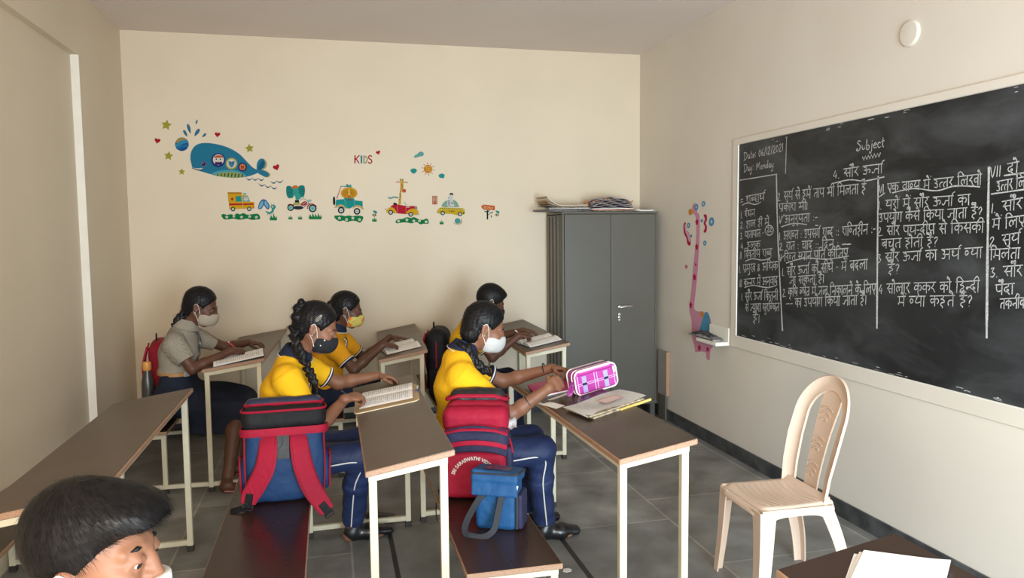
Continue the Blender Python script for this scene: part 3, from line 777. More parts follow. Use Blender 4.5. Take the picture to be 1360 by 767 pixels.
# AFF: outline unit -> metres on the wall (origin u, v, wall x, wall z, and the two unit steps)
DC = {}
def dcol(h):
    if h not in DC: DC[h] = mat('sticker_print', tuple(v * .62 for v in srgb(h)), 0.7, spec=.12)
    return DC[h]
def ring(cu, cv, ru, rv=None, n=20, a0=0.0, a1=2 * PI):
    rv = rv or ru
    return [(cu + ru * math.cos(a0 + (a1 - a0) * k / n), cv + rv * math.sin(a0 + (a1 - a0) * k / n)) for k in range(n if abs(a1 - a0 - 2 * PI) < 1e-6 else n + 1)]
def star(cu, cv, r, n=5, q=.48, rot=-PI / 2):
    return [(cu + (r if k % 2 == 0 else r * q) * math.cos(rot + PI * k / n), cv + (r if k % 2 == 0 else r * q) * math.sin(rot + PI * k / n)) for k in range(2 * n)]
def heart(cu, cv, r, rot=0.0):
    pts = []
    for k in range(24):
        t = 2 * PI * k / 24
        x = 16 * math.sin(t) ** 3; y = -(13 * math.cos(t) - 5 * math.cos(2 * t) - 2 * math.cos(3 * t) - math.cos(4 * t))
        pts.append((cu + r * (x * math.cos(rot) - y * math.sin(rot)) / 16, cv + r * (x * math.sin(rot) + y * math.cos(rot)) / 16))
    return pts
def blob(pts, n=5):
    """closed smooth outline through the points"""
    m = len(pts); q = []
    for i in range(m):
        a, b_, c, d = pts[i - 1], pts[i], pts[(i + 1) % m], pts[(i + 2) % m]
        for k in range(n):
            t = k / n
            q.append(tuple(.5 * (2 * b_[j] + (c[j] - a[j]) * t + (2 * a[j] - 5 * b_[j] + 4 * c[j] - d[j]) * t * t + (3 * b_[j] - a[j] - 3 * c[j] + d[j]) * t ** 3) for j in (0, 1)))
    return q
def line(pts, w):
    pts = smooth_path([tuple(p) for p in pts], 4); n = len(pts); L = []; R_ = []
    for i in range(n):
        a = pts[max(i - 1, 0)]; c = pts[min(i + 1, n - 1)]
        dx, dy = c[0] - a[0], c[1] - a[1]; l = math.hypot(dx, dy) or 1
        L.append((pts[i][0] - dy / l * w / 2, pts[i][1] + dx / l * w / 2)); R_.append((pts[i][0] + dy / l * w / 2, pts[i][1] - dx / l * w / 2))
    return L + R_[::-1]
def rect(a, b_, c, d): return [(a, b_), (c, b_), (c, d), (a, d)]

def decal(key, name, label, cat, parts, group=None, right=False):
    """parts: {part name: [(colour, outline), ...]} or a bare list for a one-piece sticker"""
    u0, v0, wx, wz, xu, xv, zu, zv = AFF[key]
    one = not isinstance(parts, dict)
    def to(u, v, t):
        a = wx + (u - u0) * xu + (v - v0) * xv; z = wz + (u - u0) * zu + (v - v0) * zv
        return (XR - t, a, z) if right else (a, YB - t, z)
    root = None if one else thing(name, label, cat, to(u0, v0, 0), group)
    lay = 0
    todo = []
    for pn, shapes in ({'': parts} if one else parts).items():
        per = {'flower': 2 if cat and name.startswith('hedge') else 1, 'ray': 1, 'leaf': 1, 'head_tuft': 0}.get(pn, 0)
        if per: todo += [(pn, shapes[k:k + per]) for k in range(0, len(shapes), per)]
        else: todo.append((pn, shapes))
    for pn, shapes in todo:
        b = B(); cols = []
        for col, poly in shapes:
            if col not in cols: cols.append(col)
            b.mi = cols.index(col); lay += 1
            b.prism(poly, to, 0.0002, 0.0013 + lay * .00016)
        o = b.done(pn.rstrip('0123456789') if pn else name, [dcol(c) for c in cols], root)
        if one: tag(o, label, cat, group)
    return root

BL, OL, RD_, TE, YE, GR, WH, BK, OR = '#2a86a8', '#b5b03c', '#c81e30', '#1fa39a', '#efb91f', '#12894a', '#f2ece0', '#1c1c22', '#ea7a35'
decal('whale', 'whale_wall_sticker', 'blue smiling whale sticker with three round portholes, high on the left of the back wall', 'wall sticker', {
 'whale_body': [(BL, blob([(286, 320), (290, 280), (312, 244), (350, 227), (400, 226), (460, 236), (520, 256), (580, 292), (625, 338), (660, 372), (690, 388), (692, 402), (650, 420), (600, 431), (540, 434), (480, 428), (420, 415), (360, 398), (318, 385), (300, 376), (292, 350)], 4)),
   (WH, blob([(294, 373), (330, 376), (358, 374), (350, 384), (320, 382)], 4)), ('#123a5e', line([(294, 374), (320, 382), (346, 386), (360, 378)], 4))],
 'belly': [('#58b4c6', blob([(410, 412), (450, 392), (520, 386), (580, 396), (620, 424), (560, 434), (480, 428)], 4)), ('#a9b86a', blob([(430, 416), (470, 402), (530, 398), (580, 406), (606, 428), (550, 433), (480, 427)], 4))] + [('#1d4b46', line([(450 + 21 * k, 405 + abs(3 - k) * 1.5), (446 + 21 * k, 424 + k)], 7)) for k in range(8)],
 'tail': [('#c8b878', blob([(690, 395), (690, 350), (705, 322), (728, 320), (746, 345), (738, 375), (722, 384), (750, 396), (768, 415), (752, 432), (722, 424)], 4)), (BL, blob([(686, 398), (684, 352), (698, 324), (720, 319), (736, 342), (730, 372), (712, 384), (740, 396), (760, 414), (744, 430), (712, 418)], 4)), ('#1c6688', blob([(694, 385), (704, 350), (722, 330), (730, 350), (716, 378)], 4))],
 'eye': [('#7a6aa8', ring(366, 350, 16)), (BK, ring(364, 350, 10)), (WH, ring(361, 346, 3))],
 'porthole1': [('#2b2e7a', ring(451, 327, 42)), (WH, ring(452, 325, 33)), ('#d9653a', blob([(428, 305), (452, 298), (478, 304), (476, 312), (430, 313)], 3)), ('#2b2e7a', rect(432, 338, 474, 356)), (BK, ring(440, 322, 4)), (BK, ring(464, 322, 4)), ('#c84a3a', line([(440, 338), (452, 342), (466, 337)], 4))],
 'porthole2': [('#c9bc5c', ring(531, 348, 35)), (WH, ring(531, 348, 27)), ('#4f93ad', blob([(513, 332), (531, 337), (549, 332), (546, 356), (531, 372), (516, 356)], 3)), (BK, ring(524, 346, 3)), (BK, ring(539, 346, 3))],
 'porthole3': [('#3a2e78', ring(597, 369, 27)), ('#e88a4a', ring(597, 369, 19)), ('#b85526', ring(597, 372, 10, 8)), (BK, ring(591, 364, 3)), (BK, ring(603, 364, 3))]})
for key, u, v, r, rot, lab in (('star1', 140, 117, 33, -1.4, 'olive star sticker, topmost of the stars left of the whale'), ('star2', 153, 302, 29, -1.45, 'olive star sticker below the striped ball'), ('star3', 232, 397, 21, -1.5, 'smallest olive star sticker, lowest left of the whale'), ('star4', 638, 257, 28, -1.7, 'olive star sticker above the back of the whale')):
    decal(key, 'star_wall_sticker', lab, 'wall sticker', [(OL, star(u, v, r, 5, .5, rot))], 'star stickers')
for key, u, v, r, rot, lab in (('heart1', 86, 211, 18, .2, 'small red heart sticker, the leftmost on the back wall'), ('heart2', 446, 174, 17, .1, 'small red heart sticker above the whale'), ('heart3', 799, 370, 20, -.35, 'small red heart sticker beside the tail of the whale'), ('heart4', 430, 117, 16, -.3, 'small red heart sticker at the upper right of the KIDS letters')):
    decal(key, 'heart_wall_sticker', lab, 'wall sticker', [('#c4152c', heart(u, v, r, rot))], 'heart stickers')
decal('ball', 'ball_wall_sticker', 'round sticker of a blue and tan striped ball left of the whale', 'wall sticker', [('#1560a6', ring(233, 232, 41)), ('#b6a05a', blob([(194, 222), (206, 202), (233, 192), (262, 206), (240, 212), (212, 222)], 4)), ('#3f9cc8', blob([(194, 236), (226, 212), (262, 208), (272, 222), (240, 230), (205, 248)], 4)), ('#2c7fb6', blob([(198, 252), (232, 238), (272, 232), (270, 246), (236, 252), (208, 262)], 4))])
def drop(u, v, l, w, a):
    ca, sa = math.cos(a), math.sin(a)
    return blob([(u + x * ca - y * sa, v + x * sa + y * ca) for x, y in ((0, -l), (w, 0), (w * .75, l * .8), (0, l), (-w * .75, l * .8), (-w, 0))], 3)
for key, u, v, l, w, a, lab in (('drop1', 322, 97, 14, 5, .4, 'highest of the blue water drop stickers over the whale'), ('drop2', 276, 140, 30, 9, PI - .3, 'large blue water drop sticker in the middle of the whale spout'), ('drop3', 254, 167, 23, 8, PI - .5, 'leftmost blue water drop sticker of the whale spout'), ('drop4', 323, 162, 26, 10, PI + .6, 'large blue water drop sticker at the right of the whale spout'), ('drop5', 366, 179, 16, 7, PI + .8, 'small rightmost blue water drop sticker of the whale spout')):
    decal(key, 'drop_wall_sticker', lab, 'wall sticker', [('#3d7f9e', drop(u, v, l, w, a))], 'water drop stickers')
for key, u, v, w, n, dz, lab in (('wave1', 672, 442, 108, 3, 4, 'blue wave sticker close under the tail of the whale'), ('wave2', 802, 458, 75, 2, -8, 'short blue wave sticker, the rightmost'), ('wave3', 747, 485, 112, 3, 26, 'blue wave sticker, the lowest of the three')):
    shp = []
    for q in range(n):
        ua, ub = u - w / 2 + w * (q - .03) / n, u - w / 2 + w * (q + 1.03) / n; va, vb = v - 8 + dz * (q / n - .5), v - 8 + dz * ((q + 1) / n - .5)
        lo_ = [(ua + (ub - ua) * k / 8, va + (vb - va) * k / 8 + 17 * math.sin(PI * k / 8)) for k in range(9)]; hi_ = [(ua + (ub - ua) * k / 8, va + (vb - va) * k / 8 - 2 + 11 * math.sin(PI * k / 8)) for k in range(9)]
        shp.append(('#3b6f92', lo_ + hi_[::-1]))
    decal(key, 'wave_wall_sticker', lab, 'wall sticker', shp, 'wave stickers')

def wheel(u, v, r, hub='#dfe6de', tyre=BK): return [(tyre, ring(u, v, r)), (hub, ring(u, v, r * .6)), ('#8fa6a4', ring(u, v, r * .2, None, 10))]
decal('ambulance', 'ambulance_wall_sticker', 'yellow ambulance sticker with red stripe, under the whale', 'wall sticker', {
 'van_body': [(YE, [(122, 205), (300, 205), (306, 232), (380, 236), (414, 318), (464, 322), (466, 404), (140, 414), (138, 340), (128, 300)]), ('#d9a21c', rect(122, 196, 300, 220)), ('#b03a1c', line([(120, 204), (300, 206)], 6)), (RD_, [(138, 340), (460, 338), (456, 358), (138, 364)]), ('#f6dcae', line([(314, 220), (316, 412)], 4)), (OR, rect(448, 372, 466, 404))],
 'window': [(TE, [(224, 246), (294, 244), (300, 316), (226, 318)]), ('#7cc3bd', [(316, 246), (380, 244), (410, 316), (318, 316)]), (WH, ring(358, 282, 28, 24)), ('#7cc3bd', ring(340, 216, 22, 12)), (BK, ring(350, 278, 4)), (BK, ring(368, 278, 4))],
 'cross_sign': [(RD_, star(180, 284, 25, 6, .5))],
 'wheel1': wheel(190, 412, 29), 'wheel2': wheel(399, 410, 29)})
def hedge(key, label, pts, fl):
    decal(key, 'hedge_wall_sticker', label, 'wall sticker', {'hedge': [(GR, blob(pts, 4))], 'flower': [q for u, v in fl for q in ((WH, star(u, v, 21, 5, .72)), ('#8fbf6a', ring(u, v, 6, None, 8)))]}, 'flowering hedge stickers')
hedge('hedge1', 'green hedge sticker with white flowers under the ambulance', [(40, 490), (70, 474), (110, 488), (160, 478), (205, 488), (240, 468), (280, 480), (325, 464), (370, 484), (420, 480), (470, 474), (510, 474), (535, 500), (540, 540), (490, 548), (430, 552), (370, 536), (320, 546), (260, 550), (200, 536), (140, 544), (80, 546), (52, 520)], [(110, 516), (200, 504), (300, 516), (404, 508), (492, 518)])
hedge('hedge2', 'green hedge sticker with white flowers under the jeep', [(134, 590), (180, 585), (225, 582), (270, 592), (320, 584), (370, 592), (430, 584), (500, 598), (496, 640), (460, 676), (410, 656), (360, 652), (300, 666), (250, 648), (200, 658), (150, 628)], [(200, 618), (290, 636), (370, 618), (456, 636)])
hedge('hedge3', 'green hedge sticker with white flowers under the red car', [(912, 668), (940, 632), (1000, 628), (1060, 606), (1110, 616), (1150, 604), (1200, 628), (1260, 640), (1310, 622), (1334, 650), (1330, 690), (1270, 690), (1230, 698), (1180, 668), (1120, 684), (1060, 674), (1000, 674), (940, 684)], [(952, 656), (1058, 640), (1146, 654), (1218, 652), (1304, 666)])
decal('bug', 'insect_wall_sticker', 'turquoise insect sticker with large blue wings between ambulance and motorbike', 'wall sticker', {
 'wing1': [('#2f6fae', blob([(512, 400), (530, 330), (570, 286), (596, 300), (590, 350), (560, 405), (535, 415)], 4)), ('#8cc4e0', blob([(524, 396), (540, 340), (572, 304), (584, 320), (572, 360), (546, 402)], 4))],
 'wing2': [('#2f6fae', blob([(580, 340), (590, 290), (620, 300), (655, 350), (660, 395), (640, 416), (610, 395)], 4)), ('#8cc4e0', blob([(594, 340), (602, 308), (622, 316), (644, 362), (642, 400), (618, 386)], 4))],
 'insect_body': [('#3aa8a0', blob([(604, 432), (650, 450), (680, 440), (690, 410), (672, 384), (690, 356), (730, 362), (742, 390), (720, 420), (712, 450), (680, 470), (640, 474)], 4)), (WH, ring(700, 382, 14)), (BK, ring(702, 383, 6)), ('#1d5d5a', line([(690, 356), (684, 336)], 3)), ('#1d5d5a', line([(714, 354), (724, 334)], 3))] + [('#1d5d5a', line([(640 + 26 * k, 466), (632 + 28 * k, 494)], 4)) for k in range(4)]})
def tuft(key, u, v, w, h, n, lab):
    pts = [(u - w / 2, v - h * .25)]
    for k in range(n):
        a = u - w / 2 + w * (k + .5) / n
        pts += [(a - w * .18 / n, v + h * .05), (a, v - h * (.75 if k % 2 else .55) - (h * .1 if k == n // 2 else 0))]
    pts += [(u + w / 2 - w * .25 / n, v + h * .05), (u + w / 2, v - h * .2), (u + w * .45, v + h * .5), (u - w * .45, v + h * .5)]
    decal(key, 'grass_wall_sticker', lab, 'wall sticker', [('#1c8f50', pts)], 'grass tuft stickers')
tuft('tuft1', 710, 525, 100, 66, 3, 'green grass tuft sticker under the winged insect')
tuft('tuft2', 930, 525, 56, 42, 3, 'tiny green grass tuft sticker under the rear wheel of the motorbike')
tuft('tuft3', 1055, 525, 56, 42, 3, 'tiny green grass tuft sticker under the middle of the motorbike')
tuft('tuft4', 1250, 512, 176, 66, 5, 'wide green grass tuft sticker under the front wheel of the motorbike')
tuft('tuft5', 645, 640, 62, 46, 3, 'small green grass tuft sticker between jeep and red car')
tuft('tuft6', 300, 572, 64, 52, 3, 'small green grass tuft sticker under the yellow taxi')
decal('bike', 'motorbike_wall_sticker', 'elephant riding a red motorbike sticker', 'wall sticker', {
 'elephant': [(BK, rect(988, 296, 1042, 334)), ('#b9bf62', blob([(966, 340), (1000, 326), (1050, 332), (1060, 352), (1010, 362), (970, 356)], 3)), ('#3fb0a4', blob([(950, 130), (1000, 140), (1044, 130), (1090, 190), (1080, 250), (1060, 275), (1040, 290), (1000, 290), (990, 250), (950, 210)], 4)), ('#1f8f88', blob([(884, 120), (930, 116), (958, 150), (966, 210), (966, 262), (905, 270), (880, 220), (876, 160)], 4)), ('#1f8f88', blob([(1030, 130), (1070, 106), (1108, 116), (1118, 170), (1110, 232), (1090, 262), (1062, 240), (1040, 190)], 4)), (OR, blob([(946, 150), (960, 118), (994, 106), (1026, 118), (1034, 144), (990, 142)], 3))] + [('#0f6a66', line([(892, 150 + 26 * k), (950, 160 + 20 * k)], 4)) for k in range(4)] + [('#0f6a66', line([(1056, 150 + 22 * k), (1106, 140 + 24 * k)], 4)) for k in range(4)] + [(BK, ring(1000, 200, 4)), (BK, ring(1040, 200, 4))],
 'motorbike_body': [('#c22a45', blob([(1060, 360), (1090, 322), (1130, 312), (1146, 340), (1110, 368)], 4)), (WH, line([(1086, 354), (1126, 326)], 6)), ('#26343a', blob([(966, 392), (1000, 372), (1080, 376), (1090, 404), (1050, 418), (990, 414)], 3)), ('#2e9a92', line([(1150, 296), (1172, 344), (1216, 404)], 10)), ('#2e6f78', line([(1056, 300), (1096, 278), (1150, 300)], 5)), ('#c22a45', line([(1150, 410), (1160, 366), (1210, 346), (1268, 376)], 13)), ('#c22a45', line([(896, 362), (930, 350), (980, 366)], 12)), ('#9fd8d0', ring(1184, 302, 20, 16)), ('#4a5a62', line([(1084, 408), (1130, 366), (1170, 340)], 7))],
 'wheel1': [(BK, ring(934, 394, 43)), ('#8fd0c8', ring(934, 394, 30)), ('#2c6f6c', ring(934, 394, 6, None, 8))], 'wheel2': [(BK, ring(1218, 404, 51)), ('#8fd0c8', ring(1218, 404, 36)), ('#2c6f6c', ring(1218, 404, 7, None, 8))]})
decal('jeep', 'jeep_wall_sticker', 'turquoise jeep sticker driven by a yellow lion', 'wall sticker', {
 'lion': [('#e8b02a', ring(322, 300, 106, 74, 28)), ('#d89820', ring(322, 306, 84, 60, 24)), ('#f2c848', [(298, 250), (344, 250), (352, 338), (322, 362), (292, 338)]), ('#c8502a', line([(308, 250), (300, 320), (322, 336), (346, 320), (338, 250)], 7)), ('#e0664a', ring(322, 346, 22, 12)), (BK, ring(300, 292, 5)), (BK, ring(346, 292, 5)), ('#3fa49c', blob([(284, 212), (292, 186), (312, 190), (320, 206), (340, 188), (350, 200), (342, 216)], 3))],
 'jeep_body': [('#c24a4a', line([(166, 370), (220, 214)], 9)), ('#2f8f8a', line([(218, 212), (360, 222)], 9)), ('#1ba49d', [(156, 384), (256, 376), (262, 360), (384, 366), (400, 392), (494, 402), (498, 490), (380, 470), (330, 498), (280, 490), (150, 478)]), ('#e7c07a', blob([(128, 480), (160, 462), (200, 446), (250, 452), (284, 494), (268, 500), (240, 470), (190, 474), (160, 488)], 3)), ('#e7c07a', blob([(364, 498), (390, 464), (430, 452), (480, 468), (512, 500), (490, 508), (450, 478), (400, 480)], 3)), ('#8fe0d8', line([(262, 376), (280, 440), (300, 490)], 4)), ('#8fe0d8', line([(388, 372), (392, 450)], 4)), ('#7c5a4a', rect(300, 376, 368, 392))],
 'wheel1': wheel(222, 518, 43), 'wheel2': wheel(424, 532, 43), 'spare_wheel': [(BK, blob([(120, 356), (142, 352), (146, 440), (122, 444)], 3))]})
def bee(key, u, v, s, lab):
    decal(key, 'bee_wall_sticker', lab, 'wall sticker', [('#2ba198', blob([(u - 22 * s, v - 40 * s), (u, v - 48 * s), (u + 30 * s, v - 34 * s), (u + 36 * s, v - 12 * s), (u + 8 * s, v - 8 * s)], 3)), ('#d8c9a0', blob([(u - 34 * s, v + 8 * s), (u - 10 * s, v - 6 * s), (u + 26 * s, v), (u + 34 * s, v + 16 * s), (u + 6 * s, v + 36 * s), (u - 20 * s, v + 30 * s)], 3)), (BK, line([(u - 12 * s, v - 4 * s), (u - 2 * s, v + 32 * s)], 8 * s)), (BK, line([(u + 10 * s, v - 2 * s), (u + 16 * s, v + 28 * s)], 8 * s)), (BK, ring(u - 26 * s, v + 10 * s, 5 * s, None, 8))], 'bee stickers')
bee('bee1', 645, 566, .95, 'small bee sticker with green wings between jeep and red car')
bee('bee2', 1134, 440, 1.05, 'small bee sticker with green wings beside the orange signboard')
decal('car', 'car_wall_sticker', 'red open car sticker with yellow fenders and a tall giraffe driver', 'wall sticker', {
 'giraffe': [('#e6b545', blob([(950, 440), (960, 350), (972, 260), (976, 170), (976, 136), (1012, 134), (1014, 200), (1010, 250), (990, 275), (986, 350), (980, 440)], 4)), ('#d9694a', ring(1022, 270, 27, 24)), ('#c85a3c', line([(918, 160), (974, 160)], 10)), ('#c85a3c', line([(1016, 160), (1070, 166)], 10)), ('#8c8f6a', rect(968, 118, 984, 140)), ('#8c8f6a', rect(998, 118, 1012, 140)), ('#7fb0ae', line([(820, 352), (850, 366), (890, 352), (950, 358)], 20))] + [('#b4701c', ring(u, v, 8, 10, 8)) for u, v in ((990, 190), (1000, 214), (984, 238), (978, 280), (968, 310), (972, 342), (962, 384))],
 'car_body': [('#cf1f36', blob([(850, 480), (880, 450), (930, 446), (1060, 462), (1160, 466), (1180, 490), (1150, 560), (1040, 566), (930, 556), (870, 540)], 4)), (BK, blob([(884, 440), (900, 420), (936, 440), (920, 452)], 3)), ('#f0a8a0', line([(936, 460), (934, 552)], 4)), ('#f0a8a0', line([(1046, 474), (1046, 560)], 4)), (WH, rect(1048, 470, 1094, 482)), (YE, blob([(800, 550), (806, 510), (840, 482), (890, 490), (920, 530), (926, 556), (890, 540), (850, 530)], 4)), (YE, blob([(1050, 560), (1080, 516), (1140, 496), (1196, 516), (1206, 560), (1160, 580), (1110, 552)], 4)), ('#9aa8a8', blob([(1160, 470), (1184, 466), (1192, 500), (1170, 505)], 3)), ('#b9c0b8', line([(1180, 570), (1216, 572)], 14)), ('#b9c0b8', line([(780, 500), (800, 512)], 14)), ('#8a98a0', line([(1026, 410), (1050, 452)], 6))],
 'wheel1': wheel(852, 544, 31), 'wheel2': wheel(1108, 570, 31)})
for key, pts, col, lab in (('cloud1', [(678, 152), (686, 136), (704, 126), (714, 114), (736, 112), (748, 126), (738, 142), (716, 146), (696, 152)], '#6fb8b0', 'pale green cloud sticker above the sun'), ('cloud2', [(654, 240), (664, 230), (682, 228), (697, 234), (698, 248), (690, 258), (676, 264), (662, 256)], '#2aa59c', 'small green cloud sticker left of the sun'), ('cloud3', [(850, 276), (860, 266), (878, 264), (891, 272), (890, 288), (880, 296), (868, 294), (856, 290)], '#2aa59c', 'small green cloud sticker right of the sun')):
    decal(key, 'cloud_wall_sticker', lab, 'wall sticker', [(col, blob(pts, 4))], 'cloud stickers')
decal('sun', 'sun_wall_sticker', 'orange sun sticker with a spiral face and thin rays', 'wall sticker', {
 'sun_disc': [('#d8742a', ring(777, 232, 29)), ('#f4c23c', ring(777, 232, 23)), ('#e0782c', line([(777 + (3 + 1.05 * k) * math.cos(k * .62), 232 + (3 + 1.05 * k) * math.sin(k * .62)) for k in range(17)], 5))],
 'ray': [('#cf9a66', line([(777 + 33 * math.cos(a), 232 + 33 * math.sin(a)), (777 + 46 * math.cos(a), 232 + 46 * math.sin(a))], 5)) for a in [k * PI / 5 + .2 for k in range(10)]]})
decal('kids', 'letters_wall_sticker', 'the word KIDS in red, blue and grey letter stickers', 'wall sticker', {
 'letter1': [('#c4203a', line([(270, 136), (268, 192)], 9)), ('#c4203a', line([(300, 136), (272, 166)], 8)), ('#c4203a', line([(276, 160), (298, 192)], 8))],
 'letter2': [('#2f8fb0', line([(314, 138), (314, 192)], 11))],
 'letter3': [('#b9b48e', line([(332, 138), (332, 192)], 10)), ('#b9b48e', line([(332, 142), (350, 150), (354, 168), (346, 186), (332, 190)], 9))],
 'letter4': [('#c4203a', line([(387, 146), (376, 138), (364, 146), (368, 160), (382, 168), (386, 182), (374, 192), (361, 184)], 8))]})
decal('tower', 'building_wall_sticker', 'small red building sticker with many windows, left of the taxi', 'wall sticker', {
 'facade': [('#c4553f', rect(158, 170, 236, 296))], 'window': [('#f0d8b8', rect(166 + 24 * i, 180 + 28 * j, 182 + 24 * i, 198 + 28 * j)) for i in range(3) for j in range(4) if not (i == 1 and j == 3)]})
decal('taxi', 'taxi_wall_sticker', 'yellow taxi sticker with a zebra passenger', 'wall sticker', {
 'cab_dome': [('#8fb8a0', blob([(306, 330), (330, 270), (390, 236), (470, 226), (530, 260), (560, 320), (568, 336), (440, 340)], 4))],
 'zebra': [('#e8e8e2', blob([(386, 320), (392, 230), (410, 160), (440, 130), (468, 136), (474, 160), (466, 220), (480, 270), (492, 322), (440, 328)], 4)), (BK, blob([(418, 158), (430, 130), (452, 124), (474, 140), (474, 160), (446, 150)], 3))] + [(BK, line([(396, 236 + 22 * k), (428, 250 + 20 * k)], 8)) for k in range(4)] + [(BK, line([(444, 272), (478, 280)], 12)), (BK, line([(400, 196), (420, 206)], 6))],
 'car_body': [('#e3c02a', blob([(232, 420), (250, 366), (300, 344), (440, 348), (600, 354), (644, 372), (640, 440), (560, 462), (430, 440), (280, 436)], 4)), ('#f0dc70', line([(262, 366), (440, 362), (640, 374)], 16))] + [('#6a4a22', rect(272 + 30 * k, 350 + k * 1.2, 286 + 30 * k, 362 + k * 1.2)) for k in range(12)] + [('#4a3a10', line(q, 5)) for q in ([(412, 392), (432, 392)], [(422, 392), (422, 412)], [(440, 412), (448, 392), (456, 412)], [(462, 392), (476, 412)], [(476, 392), (462, 412)], [(488, 392), (488, 412)])] + [('#a8a890', line([(228, 412), (258, 414)], 14)), (BK, ring(634, 430, 12, 14))],
 'wheel1': wheel(316, 428, 33), 'wheel2': wheel(576, 442, 33)})
decal('snail', 'snail_wall_sticker', 'small snail sticker with a blue shell below the taxi', 'wall sticker', {
 'snail_body': [('#c9bd92', blob([(474, 560), (500, 580), (560, 584), (582, 560), (590, 520), (606, 530), (610, 566), (590, 594), (540, 602), (494, 592)], 4)), ('#c9bd92', line([(596, 526), (586, 504)], 6)), ('#c9bd92', line([(602, 526), (608, 506)], 6))],
 'shell': [('#2f9aa0', ring(540, 545, 42, 40)), ('#7fd0cc', line([(540 + (4 + 1.9 * k) * math.cos(k * .62), 545 + (4 + 1.9 * k) * math.sin(k * .62)) for k in range(14)], 5))]})
decal('sign', 'signboard_wall_sticker', 'orange arrow signboard sticker on a black tree stem', 'wall sticker', {
 'stem': [(BK, line([(990, 524), (990, 384)], 22)), (BK, line([(990, 470), (1020, 440), (1040, 420)], 8)), (BK, line([(1004, 410), (1018, 384)], 12))], 'leaf': [('#5f8f7a', blob([(940, 396), (980, 400), (980, 418), (956, 414)], 3)), ('#5f8f7a', blob([(1036, 430), (1058, 408), (1078, 410), (1052, 436)], 3)), ('#5f8f7a', blob([(1040, 460), (1056, 466), (1056, 496), (1042, 490)], 3))],
 'arrow_board': [('#e0652f', [(892, 330), (930, 300), (1100, 318), (1102, 386), (930, 376)]), ('#f6d9a0', line([(934, 340), (960, 336), (956, 322), (938, 330), (942, 354), (962, 352)], 6)), ('#f6d9a0', line([(998, 334), (978, 332), (976, 354), (996, 352), (1000, 334), (1002, 358)], 6)), ('#f6d9a0', line([(1034, 334), (1016, 334), (1016, 346), (1034, 350), (1032, 362), (1014, 360)], 6)), ('#f6d9a0', line([(1046, 338), (1056, 354)], 6)), ('#f6d9a0', line([(1070, 338), (1056, 370), (1044, 372)], 6))]})
PK, DP = '#f0a8c0', '#cc2458'
decal('giraffe', 'giraffe_wall_sticker', 'tall pink long-necked giraffe sticker on the right wall beside the chalkboard', 'wall sticker', {
 'giraffe_body': [(PK, blob([(82, 60), (92, 46), (100, 60), (104, 90), (114, 104), (116, 160), (112, 260), (106, 360), (98, 440), (92, 520), (130, 528), (156, 540), (170, 600), (176, 660), (162, 690), (158, 734), (144, 730), (140, 704), (110, 708), (96, 712), (92, 690), (80, 640), (78, 570), (68, 520), (78, 430), (86, 330), (98, 220), (100, 130), (94, 100), (84, 90)], 4))],
 'saddle': [('#5fa6cc', blob([(112, 640), (116, 600), (140, 530), (158, 548), (160, 610), (150, 642), (128, 652)], 4)), ('#e8a03a', blob([(118, 548), (122, 526), (132, 534), (130, 552)], 3))],
 'flower': [(DP, [(u + (a - u) * .5, c) for a, c in star(u, v, r, 5, .6)]) for u, v, r in ((103, 132, 17), (102, 242, 17), (92, 376, 18), (75, 502, 17), (106, 648, 17), (150, 650, 17), (114, 690, 16), (150, 690, 13), (98, 320, 8))],
 'head_tuft': [('#e8a03a', blob([(66, 76), (74, 68), (84, 80), (78, 96), (68, 92)], 3)), ('#5fa6cc', ring(101, 66, 8, 14)), (WH, ring(101, 66, 3, 5))]}, None, True)
for lab, shp in (('pink scalloped cloud sticker left of the giraffe neck', [(DP, blob([(40, 140), (50, 124), (56, 160), (66, 176), (74, 210), (72, 232), (60, 226), (54, 196), (44, 176)], 4)), ('#f6c4d4', blob([(46, 142), (52, 134), (58, 164), (68, 184), (72, 214), (66, 212), (58, 186), (50, 168)], 4))]),
                 ('pink scalloped cloud sticker right of the giraffe neck', [(DP, blob([(132, 106), (144, 108), (146, 130), (140, 142), (146, 160), (142, 182), (132, 180), (138, 160), (132, 142), (138, 126)], 4))]),
                 ('light blue ring sticker, highest right of the giraffe head', [('#5fa6cc', ring(131, 58, 8, 12)), (WH, ring(131, 58, 3, 5))]), ('largest light blue ring sticker right of the giraffe neck', [('#5fa6cc', ring(165, 141, 11, 19)), ('#d8e4e8', ring(165, 141, 4, 8))]),
                 ('light blue ring sticker, the lowest, right of the giraffe neck', [('#5fa6cc', ring(137, 229, 7, 11)), (WH, ring(137, 229, 3, 4))]), ('light blue ring sticker between pink cloud and giraffe neck', [('#5fa6cc', ring(64, 141, 8, 12)), (WH, ring(64, 141, 3, 5))]),
                 ('tiny blue dot sticker left of the giraffe neck', [('#5fa6cc', ring(76, 190, 5, 7))]), ('tiny blue dot sticker touching the giraffe neck on its right', [('#5fa6cc', ring(124, 130, 5, 7))]),
                 ('pink flower sticker alone at the left of the giraffe neck', [(DP, [(53 + (a - 53) * .7, c) for a, c in star(53, 328, 10, 5, .75)]), (WH, ring(53, 328, 3))])):
    decal('giraffe', 'shape_wall_sticker', lab, 'wall sticker', shp, 'loose stickers around the giraffe', True)

